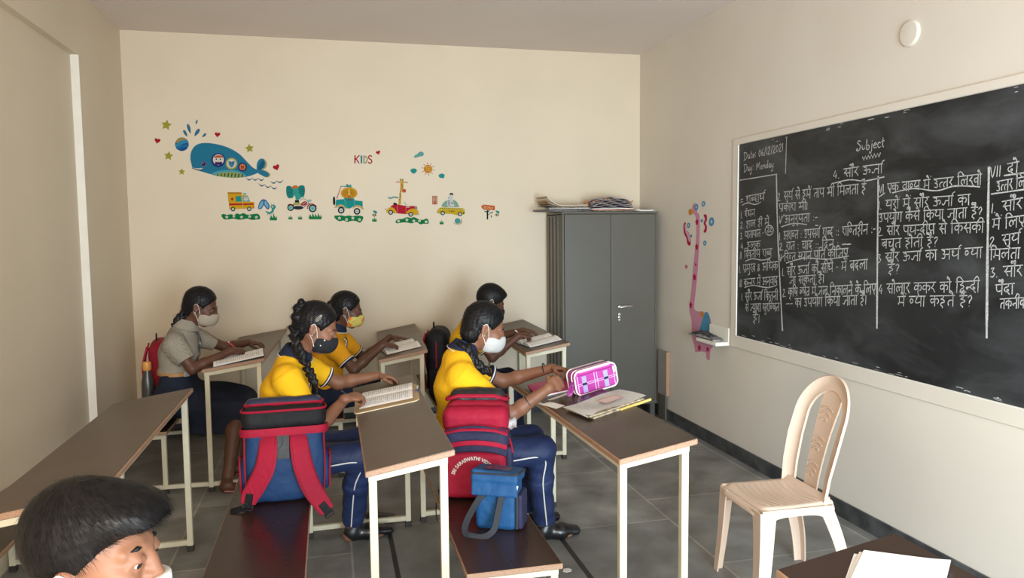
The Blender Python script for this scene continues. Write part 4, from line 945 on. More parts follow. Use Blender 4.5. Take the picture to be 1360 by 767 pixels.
# ================================================================= other wall things
def wall_shelf():
    r = thing('wall_shelf', 'small white bracket shelf on the right wall beside the chalkboard', 'shelf', (XR, 5.02, .78))
    B().span((XR - .013, 4.755, .80), (XR - .001, 5.03, .90), .003).done('back_plate', M['white'], r)
    B().span((XR - .11, 4.755, .775), (XR - .001, 5.05, .802), .004).done('shelf_board', M['white'], r)
wall_shelf()
def duster():
    b = B(); rng = random.Random(5)
    b.grid(lambda u, v: (XR - .108 + .085 * v + .008 * math.sin(9 * u), 4.80 + .38 * u, .803 + .028 * math.sin(PI * min(1, u * 1.12)) * (.4 + .6 * math.sin(PI * v)) + .006 * math.sin(u * 23 + v * 9) * math.sin(PI * u) * math.sin(PI * v)), 26, 10, (0, 0, .012))
    b.mi = 1
    b.grid(lambda u, v: (XR - .104 + .06 * v, 4.85 + .28 * u, .822 + .024 * math.sin(PI * u) * (.4 + .6 * math.sin(PI * v)) + .004 * math.sin(u * 31)), 18, 6, (0, 0, .008))
    o = b.done('chalkboard_duster', [mat('grey_duster_cloth', (.30, .29, .27), .9, (.12, .12, .12), 40, 4, bump=.4, bscale=160), mat('black_duster_cloth', (.02, .02, .02), .9, (.07, .07, .07), 60, 3)], None, True, 60)
    tag(o, 'grey and black cloth duster lying on the small white shelf', 'duster')
duster()
b = B(); b.lathe([(.062, 0), (.062, .008), (.055, .013), (.02, .016)], (XR, 3.125, 2.518), (-1, 0, 0), 40)
o = b.done('round_cover_plate', M['wall_board'], None, True, 30); tag(o, 'round cream electrical cover plate high on the right wall above the chalkboard', 'cover plate')
# ================================================================= soft-shape engine: smooth unions of tapered limbs and ellipsoids, skinned into one surface
def _v(a): return np.array(a, np.float32)
def _frame(w, side):
    w = _v(w); w = w / (np.linalg.norm(w) + 1e-9); s = _v(side); s = s - w * (s @ w)
    if np.linalg.norm(s) < 1e-4: s = np.cross(w, _v((0.3, 1, 0.2)))
    s = s / np.linalg.norm(s); return s, np.cross(w, s), w
class Soft:
    def __init__(s): s.P = []
    def cap(s, a, b, ra, rb=None, k=.012, op='+'):
        s.P.append(('cap', op, k, _v(a), _v(b), ra, ra if rb is None else rb)); return s
    def chain(s, pts, rs, k=.008, op='+'):
        for i in range(len(pts) - 1): s.cap(pts[i], pts[i + 1], rs[i], rs[i + 1], k, op)
        return s
    def ell(s, c, r, rot=None, k=.012, op='+'):
        s.P.append(('ell', op, k, _v(c), _v(r), np.array(rot if rot is not None else Matrix.Identity(3), np.float32))); return s
    def ecap(s, a, b, ra, rb, side, k=.02, op='+'):
        """limb of elliptical section: ra / rb = (half width along side, half depth)"""
        s.P.append(('ecap', op, k, _v(a), _v(b), ra, rb, _v(side))); return s
    def cone(s, a, b, ra, rb, side=(0, 1, 0), k=.006, op='+'):
        """flat-ended tapered sleeve; radii may be (w, d)"""
        f = lambda r: r if isinstance(r, (tuple, list)) else (r, r)
        s.P.append(('cone', op, k, _v(a), _v(b), f(ra), f(rb), _v(side))); return s
    def box(s, c, h, rot=None, r=.01, k=.006, op='+'):
        s.P.append(('box', op, k, _v(c), _v(h), np.array(rot if rot is not None else Matrix.Identity(3), np.float32), r)); return s
    def half(s, p, n, k=.002):
        """cut away everything on the side of the plane the normal points to"""
        s.P.append(('half', '&', k, _v(p), _v(n) / np.linalg.norm(_v(n)))); return s
    def mesh(s, vox=.005, wrinkle=None, pad=.015):
        lo = np.full(3, 1e9); hi = -lo
        bb = []
        for p in s.P:
            if p[0] in ('cap',): R_ = max(p[5], p[6]); l, h = np.minimum(p[3], p[4]) - R_, np.maximum(p[3], p[4]) + R_
            elif p[0] == 'ell': R_ = p[4].max(); l, h = p[3] - R_, p[3] + R_
            elif p[0] in ('ecap', 'cone'): R_ = max(*p[5], *p[6]); l, h = np.minimum(p[3], p[4]) - R_, np.maximum(p[3], p[4]) + R_
            elif p[0] == 'box': R_ = np.abs(p[5]) @ p[4]; l, h = p[3] - R_, p[3] + R_
            else: l, h = None, None
            bb.append((l, h))
            if p[1] == '+': lo = np.minimum(lo, l); hi = np.maximum(hi, h)
        lo = lo - pad; hi = hi + pad
        n = np.ceil((hi - lo) / vox).astype(int) + 1
        D = np.full(n, 1.0, np.float32)
        ax = [(lo[i] + vox * np.arange(n[i])).astype(np.float32) for i in range(3)]
        for p, (l, h) in zip(s.P, bb):
            op, k = p[1], p[2]
            if l is None: i0 = np.zeros(3, int); i1 = n
            else:
                m = max(.03, k * 2 + vox * 2)
                i0 = np.clip(np.floor((l - m - lo) / vox).astype(int), 0, n); i1 = np.clip(np.ceil((h + m - lo) / vox).astype(int) + 1, 0, n)
                if (i1 <= i0).any(): continue
            sl = tuple(slice(a, b) for a, b in zip(i0, i1))
            X = ax[0][sl[0]][:, None, None]; Y = ax[1][sl[1]][None, :, None]; Z = ax[2][sl[2]][None, None, :]
            if p[0] == 'cap':
                a, b, ra, rb = p[3], p[4], p[5], p[6]; ab = b - a; L2 = float(ab @ ab) + 1e-12
                t = np.clip(((X - a[0]) * ab[0] + (Y - a[1]) * ab[1] + (Z - a[2]) * ab[2]) / L2, 0, 1)
                d = np.sqrt((X - a[0] - t * ab[0]) ** 2 + (Y - a[1] - t * ab[1]) ** 2 + (Z - a[2] - t * ab[2]) ** 2) - (ra + (rb - ra) * t)
            elif p[0] == 'ell':
                c, r, Rm = p[3], p[4], p[5]
                q = [(X - c[0]) * Rm[0, i] + (Y - c[1]) * Rm[1, i] + (Z - c[2]) * Rm[2, i] for i in range(3)]
                k0 = np.sqrt(sum((q[i] / r[i]) ** 2 for i in range(3))); k1 = np.sqrt(sum((q[i] / r[i] ** 2) ** 2 for i in range(3))) + 1e-6
                d = k0 * (k0 - 1) / k1
            elif p[0] in ('ecap', 'cone'):
                a, b, ra, rb = p[3], p[4], p[5], p[6]; ab = b - a; L = float(np.linalg.norm(ab)) + 1e-9
                sd, fr, w = _frame(ab, p[7])
                ex, ey, ez = X - a[0], Y - a[1], Z - a[2]
                u = ex * w[0] + ey * w[1] + ez * w[2]; t = np.clip(u / L, 0, 1)
                es = ex * sd[0] + ey * sd[1] + ez * sd[2]; ef = ex * fr[0] + ey * fr[1] + ez * fr[2]
                rs = ra[0] + (rb[0] - ra[0]) * t; rf = ra[1] + (rb[1] - ra[1]) * t; mn = np.minimum(rs, rf)
                if p[0] == 'ecap':
                    ew = u - t * L
                    d = (np.sqrt((es / rs) ** 2 + (ef / rf) ** 2 + (ew / mn) ** 2) - 1) * mn
                else:
                    dr = (np.sqrt((es / rs) ** 2 + (ef / rf) ** 2) - 1) * mn
                    d = np.maximum(dr, np.abs(u - L / 2) - L / 2)
            elif p[0] == 'box':
                c, hh, Rm, r = p[3], p[4], p[5], p[6]
                q = [np.abs((X - c[0]) * Rm[0, i] + (Y - c[1]) * Rm[1, i] + (Z - c[2]) * Rm[2, i]) - (hh[i] - r) for i in range(3)]
                d = np.sqrt(sum(np.maximum(v, 0) ** 2 for v in q)) + np.minimum(np.maximum(np.maximum(q[0], q[1]), q[2]), 0) - r
            else:
                c, nn = p[3], p[4]; d = (X - c[0]) * nn[0] + (Y - c[1]) * nn[1] + (Z - c[2]) * nn[2]
            E = D[sl]
            if op == '+':
                hh = np.maximum(k - np.abs(E - d), 0) / k; D[sl] = np.minimum(E, d) - hh * hh * k * .25
            else:
                if op == '-': d = -d
                hh = np.maximum(k - np.abs(E - d), 0) / k; D[sl] = np.maximum(E, d) + hh * hh * k * .25
        if wrinkle:
            amp, fq, seed = wrinkle; rg = np.random.RandomState(seed)
            X, Y, Z = ax[0][:, None, None], ax[1][None, :, None], ax[2][None, None, :]
            near = np.abs(D) < .03
            I = np.nonzero(near); x, y, z = ax[0][I[0]], ax[1][I[1]], ax[2][I[2]]; acc = np.zeros(len(x), np.float32)
            for o in range(6):
                v = rg.normal(size=3); v /= np.linalg.norm(v); f = fq * (.6 + rg.rand() * 1.4); ph = rg.rand() * 6.28; v2 = rg.normal(size=3)
                acc += np.sin(f * (x * v[0] + y * v[1] + z * v[2]) + 1.3 * np.sin(f * .45 * (x * v2[0] + y * v2[1] + z * v2[2])) + ph)
            D[I] += amp * acc / 3
        return nets(D, lo, vox)
def nets(D, lo, vox):
    """naive surface nets -> bpy mesh"""
    S_ = D < 0; n = np.array(D.shape)
    c = S_[:-1, :-1, :-1].astype(np.int8)
    for i, j, k in ((1, 0, 0), (0, 1, 0), (0, 0, 1), (1, 1, 0), (1, 0, 1), (0, 1, 1), (1, 1, 1)):
        c = c + S_[i:n[0] - 1 + i, j:n[1] - 1 + j, k:n[2] - 1 + k]
    act = (c > 0) & (c < 8)
    I = np.argwhere(act); idx = np.full(act.shape, -1, np.int32); idx[act] = np.arange(len(I))
    cor = [(i, j, k) for i in (0, 1) for j in (0, 1) for k in (0, 1)]
    val = np.stack([D[I[:, 0] + i, I[:, 1] + j, I[:, 2] + k] for i, j, k in cor], 1)
    acc = np.zeros((len(I), 3)); cnt = np.zeros(len(I))
    for a in range(8):
        for b in range(a + 1, 8):
            df = [cor[b][q] - cor[a][q] for q in range(3)]
            if sum(map(abs, df)) != 1: continue
            va, vb = val[:, a], val[:, b]; m = (va < 0) != (vb < 0)
            t = np.where(m, va / np.where(m, va - vb, 1), 0)
            acc += np.where(m[:, None], np.array(cor[a]) + t[:, None] * np.array(df), 0); cnt += m
    V = lo + (I + acc / np.maximum(cnt, 1)[:, None]) * vox
    F = []
    for axn in range(3):
        sh = [0, 0, 0]; sh[axn] = 1
        A = S_[tuple(slice(0, n[q] - sh[q]) for q in range(3))]; Bq = S_[tuple(slice(sh[q], n[q]) for q in range(3))]
        o1, o2 = [q for q in range(3) if q != axn]
        m = A != Bq; E = np.argwhere(m)
        ok = (E[:, o1] > 0) & (E[:, o2] > 0) & (E[:, o1] < n[o1] - 1) & (E[:, o2] < n[o2] - 1); E = E[ok]
        if not len(E): continue
        ins = A[E[:, 0], E[:, 1], E[:, 2]]
        def g(da, db):
            q = E.copy(); q[:, o1] += da; q[:, o2] += db; return idx[q[:, 0], q[:, 1], q[:, 2]]
        f = np.stack([g(-1, -1), g(0, -1), g(0, 0), g(-1, 0)], 1)
        flip = ins if axn != 1 else ~ins
        f[~flip] = f[~flip][:, ::-1]; F.append(f)
    F = np.concatenate(F)
    F = F[(F >= 0).all(1)]
    me = bpy.data.meshes.new('soft')
    me.vertices.add(len(V)); me.vertices.foreach_set('co', V.astype(np.float32).ravel())
    me.loops.add(F.size); me.loops.foreach_set('vertex_index', F.ravel().astype(np.int32))
    me.polygons.add(len(F)); me.polygons.foreach_set('loop_start', np.arange(0, F.size, 4, dtype=np.int32))
    me.update(calc_edges=True); me.validate()
    return me
def soft(S_, name, m, parent=None, vox=.005, wrinkle=None):
    return place(name, S_.mesh(vox, wrinkle), m, parent, True)
def rotm(fwd, up=(0, 0, 1)):
    """3x3 with columns x = forward, y = left, z = up"""
    x = Vector(fwd).normalized(); z = Vector(up); y = z.cross(x).normalized(); z = x.cross(y)
    return Matrix((x, y, z)).transposed()
# ================================================================= moulded plastic chair
def plastic_chair():
    # local frame: +x = the way the sitter faces, y = left, z up
    r = thing('plastic_chair', 'beige moulded plastic armless chair standing alone on the floor near the chalkboard', 'chair', (1.93, 2.925, 0))
    X = Matrix.Translation((1.93, 2.925, 0)) @ Matrix.Rotation(PI - .03, 4, 'Z')
    b = B(); b.X = X
    hs, hd = .425, .205
    def seat(u, v):
        x = hd - .362 * u; w = .187 - .016 * u ** 2; y = (v - .5) * 2 * w
        dish = -.016 * math.sin(PI * min(1, u * 1.02)) * (1 - (2 * v - 1) ** 2)
        front = -.035 * max(0, (.16 - u) / .16) ** 2
        side = -.03 * max(0, (abs(2 * v - 1) - .86) / .14) ** 2
        rnd = .03 * max(0, (abs(2 * v - 1) - .6) / .4) ** 2.5 * max(0, (.25 - u) / .25)
        return (x - rnd + .012 * (1 - (2 * v - 1) ** 2) * max(0, .3 - u), y, hs + dish + front + side)
    b.grid(seat, 30, 24, (0, 0, -.009))
    s = b.done('seat', [M['pvc']], r, True, 60)
    # raised curved ribs in the seat
    b = B(); b.X = X
    for k in range(9):
        pts = []
        for i in range(17):
            v = .12 + .76 * i / 16
            p = seat(.14 + .082 * k + .10 * (2 * v - 1) ** 2, v); pts.append((p[0], p[1], p[2] + .0002))
        b.tube(pts, .0021, 5)
    b.done('seat_rib', [M['pvc']], s, True)
    # apron under the seat edge
    b = B(); b.X = X
    for y in (-.178, .178):
        n = 14
        pl = []
        for i in range(n + 1):
            x = hd - .015 - .335 * i / n; a = abs(2 * i / n - 1)
            pl.append((x, hs - .045 - .055 * a ** 4))
        b.prism([(hd - .015, hs - .012)] + pl + [(-.145, hs - .012)], lambda u, v, t, y=y: (u, y + t, v), -.006, .006)
    n = 14; pl = [(-.17 + .34 * i / n, hs - .055 - .05 * abs(2 * i / n - 1) ** 4) for i in range(n + 1)]
    b.prism([(-.17, hs - .015)] + pl + [(.17, hs - .015)], lambda u, v, t: (hd - .022 + t, u, v), -.006, .006)
    b.prism([(-.165, hs - .015)] + pl[1:-1] + [(.165, hs - .015)], lambda u, v, t: (-.135 + t, u, v), -.006, .006)
    b.done('apron', [M['pvc']], r, False)
    # four angle-section legs splaying outwards
    for sx in (1, -1):
        for sy in (1, -1):
            b = B(); b.X = X
            top = ((hd - .008) if sx > 0 else -.148, sy * (.182 if sx > 0 else .170), hs - .02); bot = ((hd + .012) if sx > 0 else -.245, sy * .198, 0)
            def leg(u, v, top=top, bot=bot, sx=sx, sy=sy):
                z = top[2] + (bot[2] - top[2]) * u
                bow = .02 * sx * math.sin(PI * u) * (1 if sx < 0 else -.25)
                cx = top[0] + (bot[0] - top[0]) * u + bow; cy = top[1] + (bot[1] - top[1]) * u
                w = .064 - .026 * u ** .7
                q = (v - .5) * 2
                if q < 0: return (cx + sx * q * w * 1.1 - sx * .006 * (q > -.1), cy, z)
                return (cx, cy - sy * q * w * .95, z)
            b.grid(leg, 12, 8, None)
            bmesh.ops.recalc_face_normals(b.bm, faces=b.bm.faces)
            bmesh.ops.solidify(b.bm, geom=b.bm.faces[:], thickness=.007)
            b.done('leg', [M['pvc']], r, True, 50)
    # the back: a leaning arched frame with two tall openings beside a slotted centre panel
    def bk(y, z):      # back sheet: z measured from the seat; leans and wraps round
        t = max(0.0, z / .5)
        return (-.148 - .05 * t - .09 * t ** 1.6 + .42 * y * y, y, hs - .005 + z)
    def hw(z): return .178 + .012 * math.sin(PI * z / .5)
    H = .515
    def sheet(name, poly, th, par):
        b = B(); b.X = X
        bm = b.bm
        vs = [bm.verts.new((y, z, 0)) for y, z in poly]; f = bm.faces.new(vs)
        bmesh.ops.triangulate(bm, faces=[f])
        for q in range(4):
            es = [e for e in bm.edges if e.calc_length() > .022]
            if not es: break
            bmesh.ops.subdivide_edges(bm, edges=es, cuts=1)
            bmesh.ops.triangulate(bm, faces=bm.faces[:])
        for v in bm.verts: v.co = Vector(bk(v.co.x, v.co.y))
        bmesh.ops.recalc_face_normals(bm, faces=bm.faces)
        bmesh.ops.solidify(bm, geom=bm.faces[:], thickness=th)
        b._fin(list(bm.verts))
        return b.done(name, [M['pvc']], par, True, 40)
    # outer arch: strip between outer and inner outlines
    out = []; inn = []
    n = 40
    for i in range(n + 1):
        a = PI * i / n
        yy = math.cos(a); zz = math.sin(a)
        if i == 0: pass
        out.append((.188 * yy * (1 if abs(yy) < 1 else 1), .33 + .185 * zz)); inn.append((.120 * yy, .322 + .118 * zz))
    out = [(.170, -.015), (.180, .10), (.190, .22)] + out + [(-.190, .22), (-.180, .10), (-.170, -.015)]
    inn = [(.106, -.015), (.110, .10), (.117, .22)] + inn + [(-.117, .22), (-.110, .10), (-.106, -.015)]
    b = B(); b.X = X
    bm = b.bm; rows = []
    for (y0, z0), (y1, z1) in zip(out, inn):
        row = []
        for k in range(7):
            t = k / 6; y = y0 + (y1 - y0) * t; z = z0 + (z1 - z0) * t
            p = Vector(bk(y, z)); p.x += .022 * (1 - t) ** 2 - .006 * math.sin(PI * t)
            row.append(bm.verts.new(p))
        rows.append(row)
    for A_, C_ in zip(rows, rows[1:]):
        for k in range(6): bm.faces.new((A_[k], A_[k + 1], C_[k + 1], C_[k]))
    bmesh.ops.recalc_face_normals(bm, faces=bm.faces)
    bmesh.ops.solidify(bm, geom=bm.faces[:], thickness=.010)
    b._fin(list(bm.verts)); b.done('back_frame', [M['pvc']], r, True, 50)
    # centre panel, with slots
    pan = [(-.046, -.02), (.046, -.02), (.049, .1), (.056, .25), (.066, .38), (.062, .43), (.03, .462), (-.03, .462), (-.062, .43), (-.066, .38), (-.056, .25), (-.049, .1)]
    pnl = sheet('centre_panel', pan, .008, r)
    b = B(); b.X = X
    for zc in (.33, .20, .085):
        for k, w in enumerate((.040, .034, .020)):
            z = zc + .03 - .024 * k
            pts = [Vector(bk(-w + 2 * w * i / 8, z + .010 * math.cos(PI * (i / 8 - .5)))) + Vector((.0065, 0, 0)) for i in range(9)]
            b.tube(pts, .0032, 6)
    b.done('slot_ridge', [M['pvc']], pnl, True)
    b = B(); b.X = X
    b.hexa([Vector(bk(y, z)) + Vector((dx, 0, dz)) for dx, dz in ((.03, -.012), (.0, .03)) for y, z in ((-.175, 0), (.175, 0), (.172, -.02), (-.172, -.02))], .006)
    b.done('back_rail', [M['pvc']], r)
plastic_chair()

# ================================================================= papers on the cupboard
def sheet_stack(name, label, cat, cx, cy, z, w, d, h, rz, mats, curl=0.0, group=None, n=6, seed=1):
    """a small uneven stack of sheets"""
    rng = random.Random(seed); b = B()
    for k in range(n):
        z0 = z + h * k / n; t = h / n * .86; a = rz + rng.uniform(-.06, .06); ox, oy = rng.uniform(-.012, .012), rng.uniform(-.008, .008)
        ca, sa = math.cos(a), math.sin(a); b.mi = rng.randrange(len(mats))
        b.grid(lambda u, v: (cx + ox + (u - .5) * w * ca - (v - .5) * d * sa, cy + oy + (u - .5) * w * sa + (v - .5) * d * ca,
                             z0 + curl * (k + 1) / n * (max(0, .35 - u) / .35) ** 2 + .003 * math.sin(5 * u + k) * k / n + .002), 12, 3, (0, 0, t))
    return tag(b.done(name, mats, None, True, 40), label, cat, group)
zc = 1.749
M['newsprint'] = mat('grey_newsprint', (.36, .33, .29), .85, (.17, .155, .15), 60, 3, stretch=(1, 3, 1), lo=.42, hi=.55)
M['kraft'] = mat('brown_paper', (.52, .36, .18), .7, (.46, .30, .15), 12, 3)
M['redpaper'] = mat('red_printed_paper', (.42, .05, .03), .55, (.55, .22, .08), 25, 3)
M['darkpaper'] = mat('dark_plum_paper', (.11, .085, .10), .6, (.22, .18, .20), 22, 3, stretch=(1, 5, 4))
sheet_stack('magazine', 'flat grey magazines overhanging the left end of the cupboard top', 'magazine', 1.90, 6.07, zc, .40, .28, .022, .25, [M['newsprint'], M['darkpaper']], .0, 'papers on the cupboard', 5, 2)
sheet_stack('paper_sheets', 'pale loose papers curling up at the left of the cupboard top', 'paper', 1.925, 6.14, zc + .038, .36, .25, .022, .1, [M['paper'], M['kraft'], M['newsprint']], .07, 'papers on the cupboard', 5, 3)
sheet_stack('paper_sheets', 'white edged papers lying at the front of the cupboard top', 'paper', 1.93, 6.0, zc + .024, .34, .16, .010, -.04, [M['paper'], M['newsprint']], 0, 'papers on the cupboard', 3, 4)
sheet_stack('magazine', 'grey magazines beneath the bulging bundle on the cupboard top', 'magazine', 2.315, 6.12, zc, .36, .26, .028, .02, [M['newsprint'], M['redpaper'], M['darkpaper'], M['paper']], 0, 'papers on the cupboard', 6, 5)
sheet_stack('paper_sheets', 'single white sheet at the right end of the cupboard top', 'paper', 2.592, 6.04, zc, .15, .24, .012, .02, [M['paper']], 0, 'papers on the cupboard', 3, 6)
def bundle():
    b = B()
    for k in range(7):
        b.mi = (0, 0, 1, 0, 0, 1, 0)[k]
        b.grid(lambda u, v: (2.15 + .37 * u + .01 * k * (v - .5), 6.02 + .22 * v, zc + .037 + .0075 * k + (.035 * math.sin(PI * u) ** .8) * (k / 6) + .004 * math.sin(17 * u + k * 2)), 16, 4, (0, 0, .006))
    for k in range(26):
        rng = random.Random(k); x = 2.15 + .37 * rng.random() ** (1 if k % 2 else 2.5); b.mi = 2 if k % 3 else 3
        z = zc + .075 + .035 * math.sin(PI * min(1, max(0, (x - 2.14) / .4)))
        b.box((x, 6.03 + .15 * rng.random(), z), (.045, .006, .018), Euler((rng.uniform(-.6, .6), rng.uniform(-.7, .7), rng.uniform(-.8, .8))), .002)
    o = b.done('paper_bundle', [M['darkpaper'], M['newsprint'], M['redpaper'], mat('orange_crepe_paper', (.60, .26, .06), .6)], None, True, 40)
    tag(o, 'bulging plum coloured paper bundle with red and orange frills on the cupboard top', 'paper bundle', 'papers on the cupboard')
bundle()
# boards standing between cupboard and wall
b = B(); b.span((2.686, 5.725, .209), (2.716, 5.875, .58), .002); b.mi = 1; b.span((2.684, 5.708, .2095), (2.717, 5.725, .5805), .002)
tag(b.done('wooden_board', [mat('grey_board_face', (.30, .29, .26), .6, (.26, .25, .22), 6, 3), M['edge']]), 'grey board with bare wooden edge standing between the cupboard and right wall', 'board')
b = B(); b.span((2.690, 5.74, .0005), (2.706, 5.875, .2085), .002)
tag(b.done('steel_sheet', M['steel']), 'grey metal sheet under the wooden board beside the cupboard', 'metal sheet')
# scrap and a crack strip on the floor
b = B(); b.prism([(-.022, -.008), (-.006, -.02), (.016, -.016), (.024, .002), (.012, .018), (-.012, .016)], lambda u, v, t: (1.044 + u, 3.285 + v, t), .0005, .0025)
tag(b.done('paper_scrap', M['paper']), 'small white paper scrap on the floor between bench and right-hand desk', 'paper scrap')
b = B(); b.span((1.115, 2.2, .0003), (1.14, 3.85, .002))
structure(b.done('trim_2', mat('dark_floor_joint', (.03, .028, .024), .6)))
b = B(); b.span((.255, 2.4, .0003), (.278, 4.02, .002))
structure(b.done('trim_3', bpy.data.materials['dark_floor_joint']))
# ================================================================= people
def skin_mat(name, c, c2): return mat(name, c, .5, c2, 9, 4, spec=.35, sss=.05, bump=.05, bscale=220)
SK1 = skin_mat('brown_skin', (.235, .105, .058), (.195, .084, .046))
SK2 = skin_mat('shaded_brown_skin', (.115, .048, .027), (.090, .038, .021))  # skin of the far pupils: their shade is put into the colour
SK3 = skin_mat('light_brown_skin', (.25, .113, .063), (.21, .092, .050))
def hair_mat():
    m = mat('black_hair', (.0045, .004, .0045), .46, (.008, .007, .0075), 120, 4, spec=.22, bump=.3, bscale=320, dist=.0008)
    return m
HAIR = hair_mat()
YEL = fabric('yellow_cotton', (.80, .44, .012), (.74, .39, .010), bump=.2, spec=.2)
ORG = fabric('orange_yellow_cotton', (.72, .31, .010), (.64, .27, .008), bump=.2, spec=.2)
NAVY = fabric('navy_knit', (.010, .014, .032), (.015, .020, .042))
TRK = fabric('navy_track_cloth', (.012, .022, .072), (.018, .030, .090), rough=.6, spec=.35)
SKRT = fabric('navy_skirt_cloth', (.012, .016, .030), (.016, .021, .038))
GREY = fabric('beige_check_shirting', (.36, .32, .25), (.32, .285, .225), checks=((.22, .19, .15), 190), spec=.2)
WHT = fabric('white_cloth', (.72, .70, .66), (.66, .64, .60), spec=.2)
SHOE = mat('black_shoe_leather', (.010, .010, .011), .28, spec=.6)
EYEW = mat('eye_white', (.36, .32, .29), .25); IRIS = mat('dark_iris', (.012, .007, .005), .12)

def hand(S, w, F, N, size, curls, thumb=.5, spread=.09, right=True):
    """palm from the wrist along F, palm facing N; returns finger tips"""
    F = Vector(F).normalized(); N = Vector(N); N = (N - F * N.dot(F)).normalized()
    T = F.cross(N) * (1 if right else -1)      # towards the thumb
    T.normalize(); w = Vector(w); s = size
    S.ecap(w - F * .01, w + F * .05 * s, (.024 * s, .017 * s), (.036 * s, .0135 * s), T, .012)
    S.ecap(w + F * .045 * s, w + F * .078 * s, (.037 * s, .0135 * s), (.037 * s, .0115 * s), T, .010)
    tips = []
    for i, (ln, off) in enumerate(((.066, .0275), (.074, .0095), (.069, -.009), (.053, -.0265))):
        b = w + F * (.080 - .004 * abs(i - 1.2)) * s + T * off * s
        d0 = (F + T * (1.2 - i) * spread).normalized()
        a = 0; p = b; pts = [p - d0 * .012 * s, p]; rs = [.0095 * s, .0092 * s]
        for q, (c, fr) in enumerate(zip(curls[i], (.46, .30, .24))):
            a += c; d = d0 * math.cos(a) + N * math.sin(a); p = p + d * ln * fr * s; pts.append(p); rs.append((.0082, .0074, .0058)[q] * s)
        S.chain(pts, rs, .004); tips.append(p)
    b = w + F * .020 * s + T * .024 * s + N * .004 * s
    d1 = (F * .55 + T * .75 + N * (.25 + .4 * thumb)).normalized(); d2 = (F * .85 + T * (.35 - .35 * thumb) + N * (.15 + .45 * thumb)).normalized(); d3 = (F * .92 - T * .25 * thumb + N * (.1 + .35 * thumb)).normalized()
    p1 = b + d1 * .034 * s; p2 = p1 + d2 * .030 * s; p3 = p2 + d3 * .022 * s
    S.chain([b - d1 * .006, b, p1, p2, p3], [.012 * s, .0135 * s, .0108 * s, .0092 * s, .0066 * s], .006)
    tips.append(p3)
    return tips
CURL = {'write': ((.55, .85, .35), (.65, .95, .4), (.85, 1.1, .5), (.95, 1.1, .5)), 'flat': ((.12, .18, .1), (.1, .16, .1), (.12, .2, .1), (.18, .25, .12)),
        'rest': ((.4, .5, .25), (.45, .55, .3), (.5, .6, .3), (.55, .6, .3)), 'grip': ((.75, .9, .4), (.8, 1.0, .45), (.85, 1.0, .45), (.9, 1.0, .45))}

def head_shape(S, c, Rm, s, neckbase, ez=0.0, lid=.008):
    P = lambda x, y, z: Vector(c) + Rm @ Vector((x * s, y * s, z * s))
    e = lambda p, r, k=.014, op='+', tilt=None: S.ell(P(*p), [q * s for q in r], Rm @ tilt if tilt is not None else Rm, k, op)
    e((-.014, 0, .030), (.093, .073, .085)); e((.022, 0, -.025), (.066, .060, .082), .03)
    e((.052, 0, -.086), (.030, .032, .026), .025)
    for y in (1, -1):
        S.cap(P(-.012, y * .052, -.040), P(.050, y * .022, -.092), .020 * s, .018 * s, .022)
        e((.060, y * .040, -.022), (.026, .022, .022), .02)
        S.cap(P(.082, y * .014, .021), P(.068, y * .046, .020), .0085 * s, .007 * s, .012)
        e((.094, y * .031, .003), (.015, .017, .0115), .010, '-')
        S.chain([P(.0835, y * .012, .001), P(.090, y * .024, .0068), P(.088, y * .034, .0068), P(.077, y * .046, .001)], [.003 * s, .0046 * s, .0046 * s, .003 * s], .004)
        S.chain([P(.0835, y * .013, .000), P(.088, y * .024, -.0068), P(.086, y * .034, -.0068), P(.077, y * .045, -.001)], [.0026 * s, .003 * s, .003 * s, .0024 * s], .004)
        e((.0768, y * .031, lid), (.0128, .0140, .0120), .005)
        # ear
        t = Matrix.Rotation(.22 * -y, 3, 'Z') @ Matrix.Rotation(-.15, 3, 'Y')
        e((-.010, y * .077, -.002 + ez), (.019, .0085, .031), .006, '+', t); e((-.004, y * .085, ez), (.009, .006, .016), .005, '-', t)
        e((-.006, y * .074, -.027 + ez), (.009, .006, .010), .006)
    S.chain([P(.083, 0, .018), P(.093, 0, -.004), P(.104, 0, -.026)], [.0075 * s, .0085 * s, .0115 * s], .012)
    for y in (1, -1): e((.094, y * .0125, -.029), (.011, .008, .0085), .008)
    for y in (1, -1):
        S.cap(P(.088, y * .004, -.056), P(.078, y * .021, -.060), .0062 * s, .004 * s, .006); S.cap(P(.087, y * .003, -.067), P(.077, y * .019, -.064), .0066 * s, .004 * s, .006)
    nb = Vector(neckbase)
    S.cap(P(-.022, 0, -.045), nb + (P(0, 0, 0) - nb) * .08, .047 * s, .050 * s, .03)
    return P

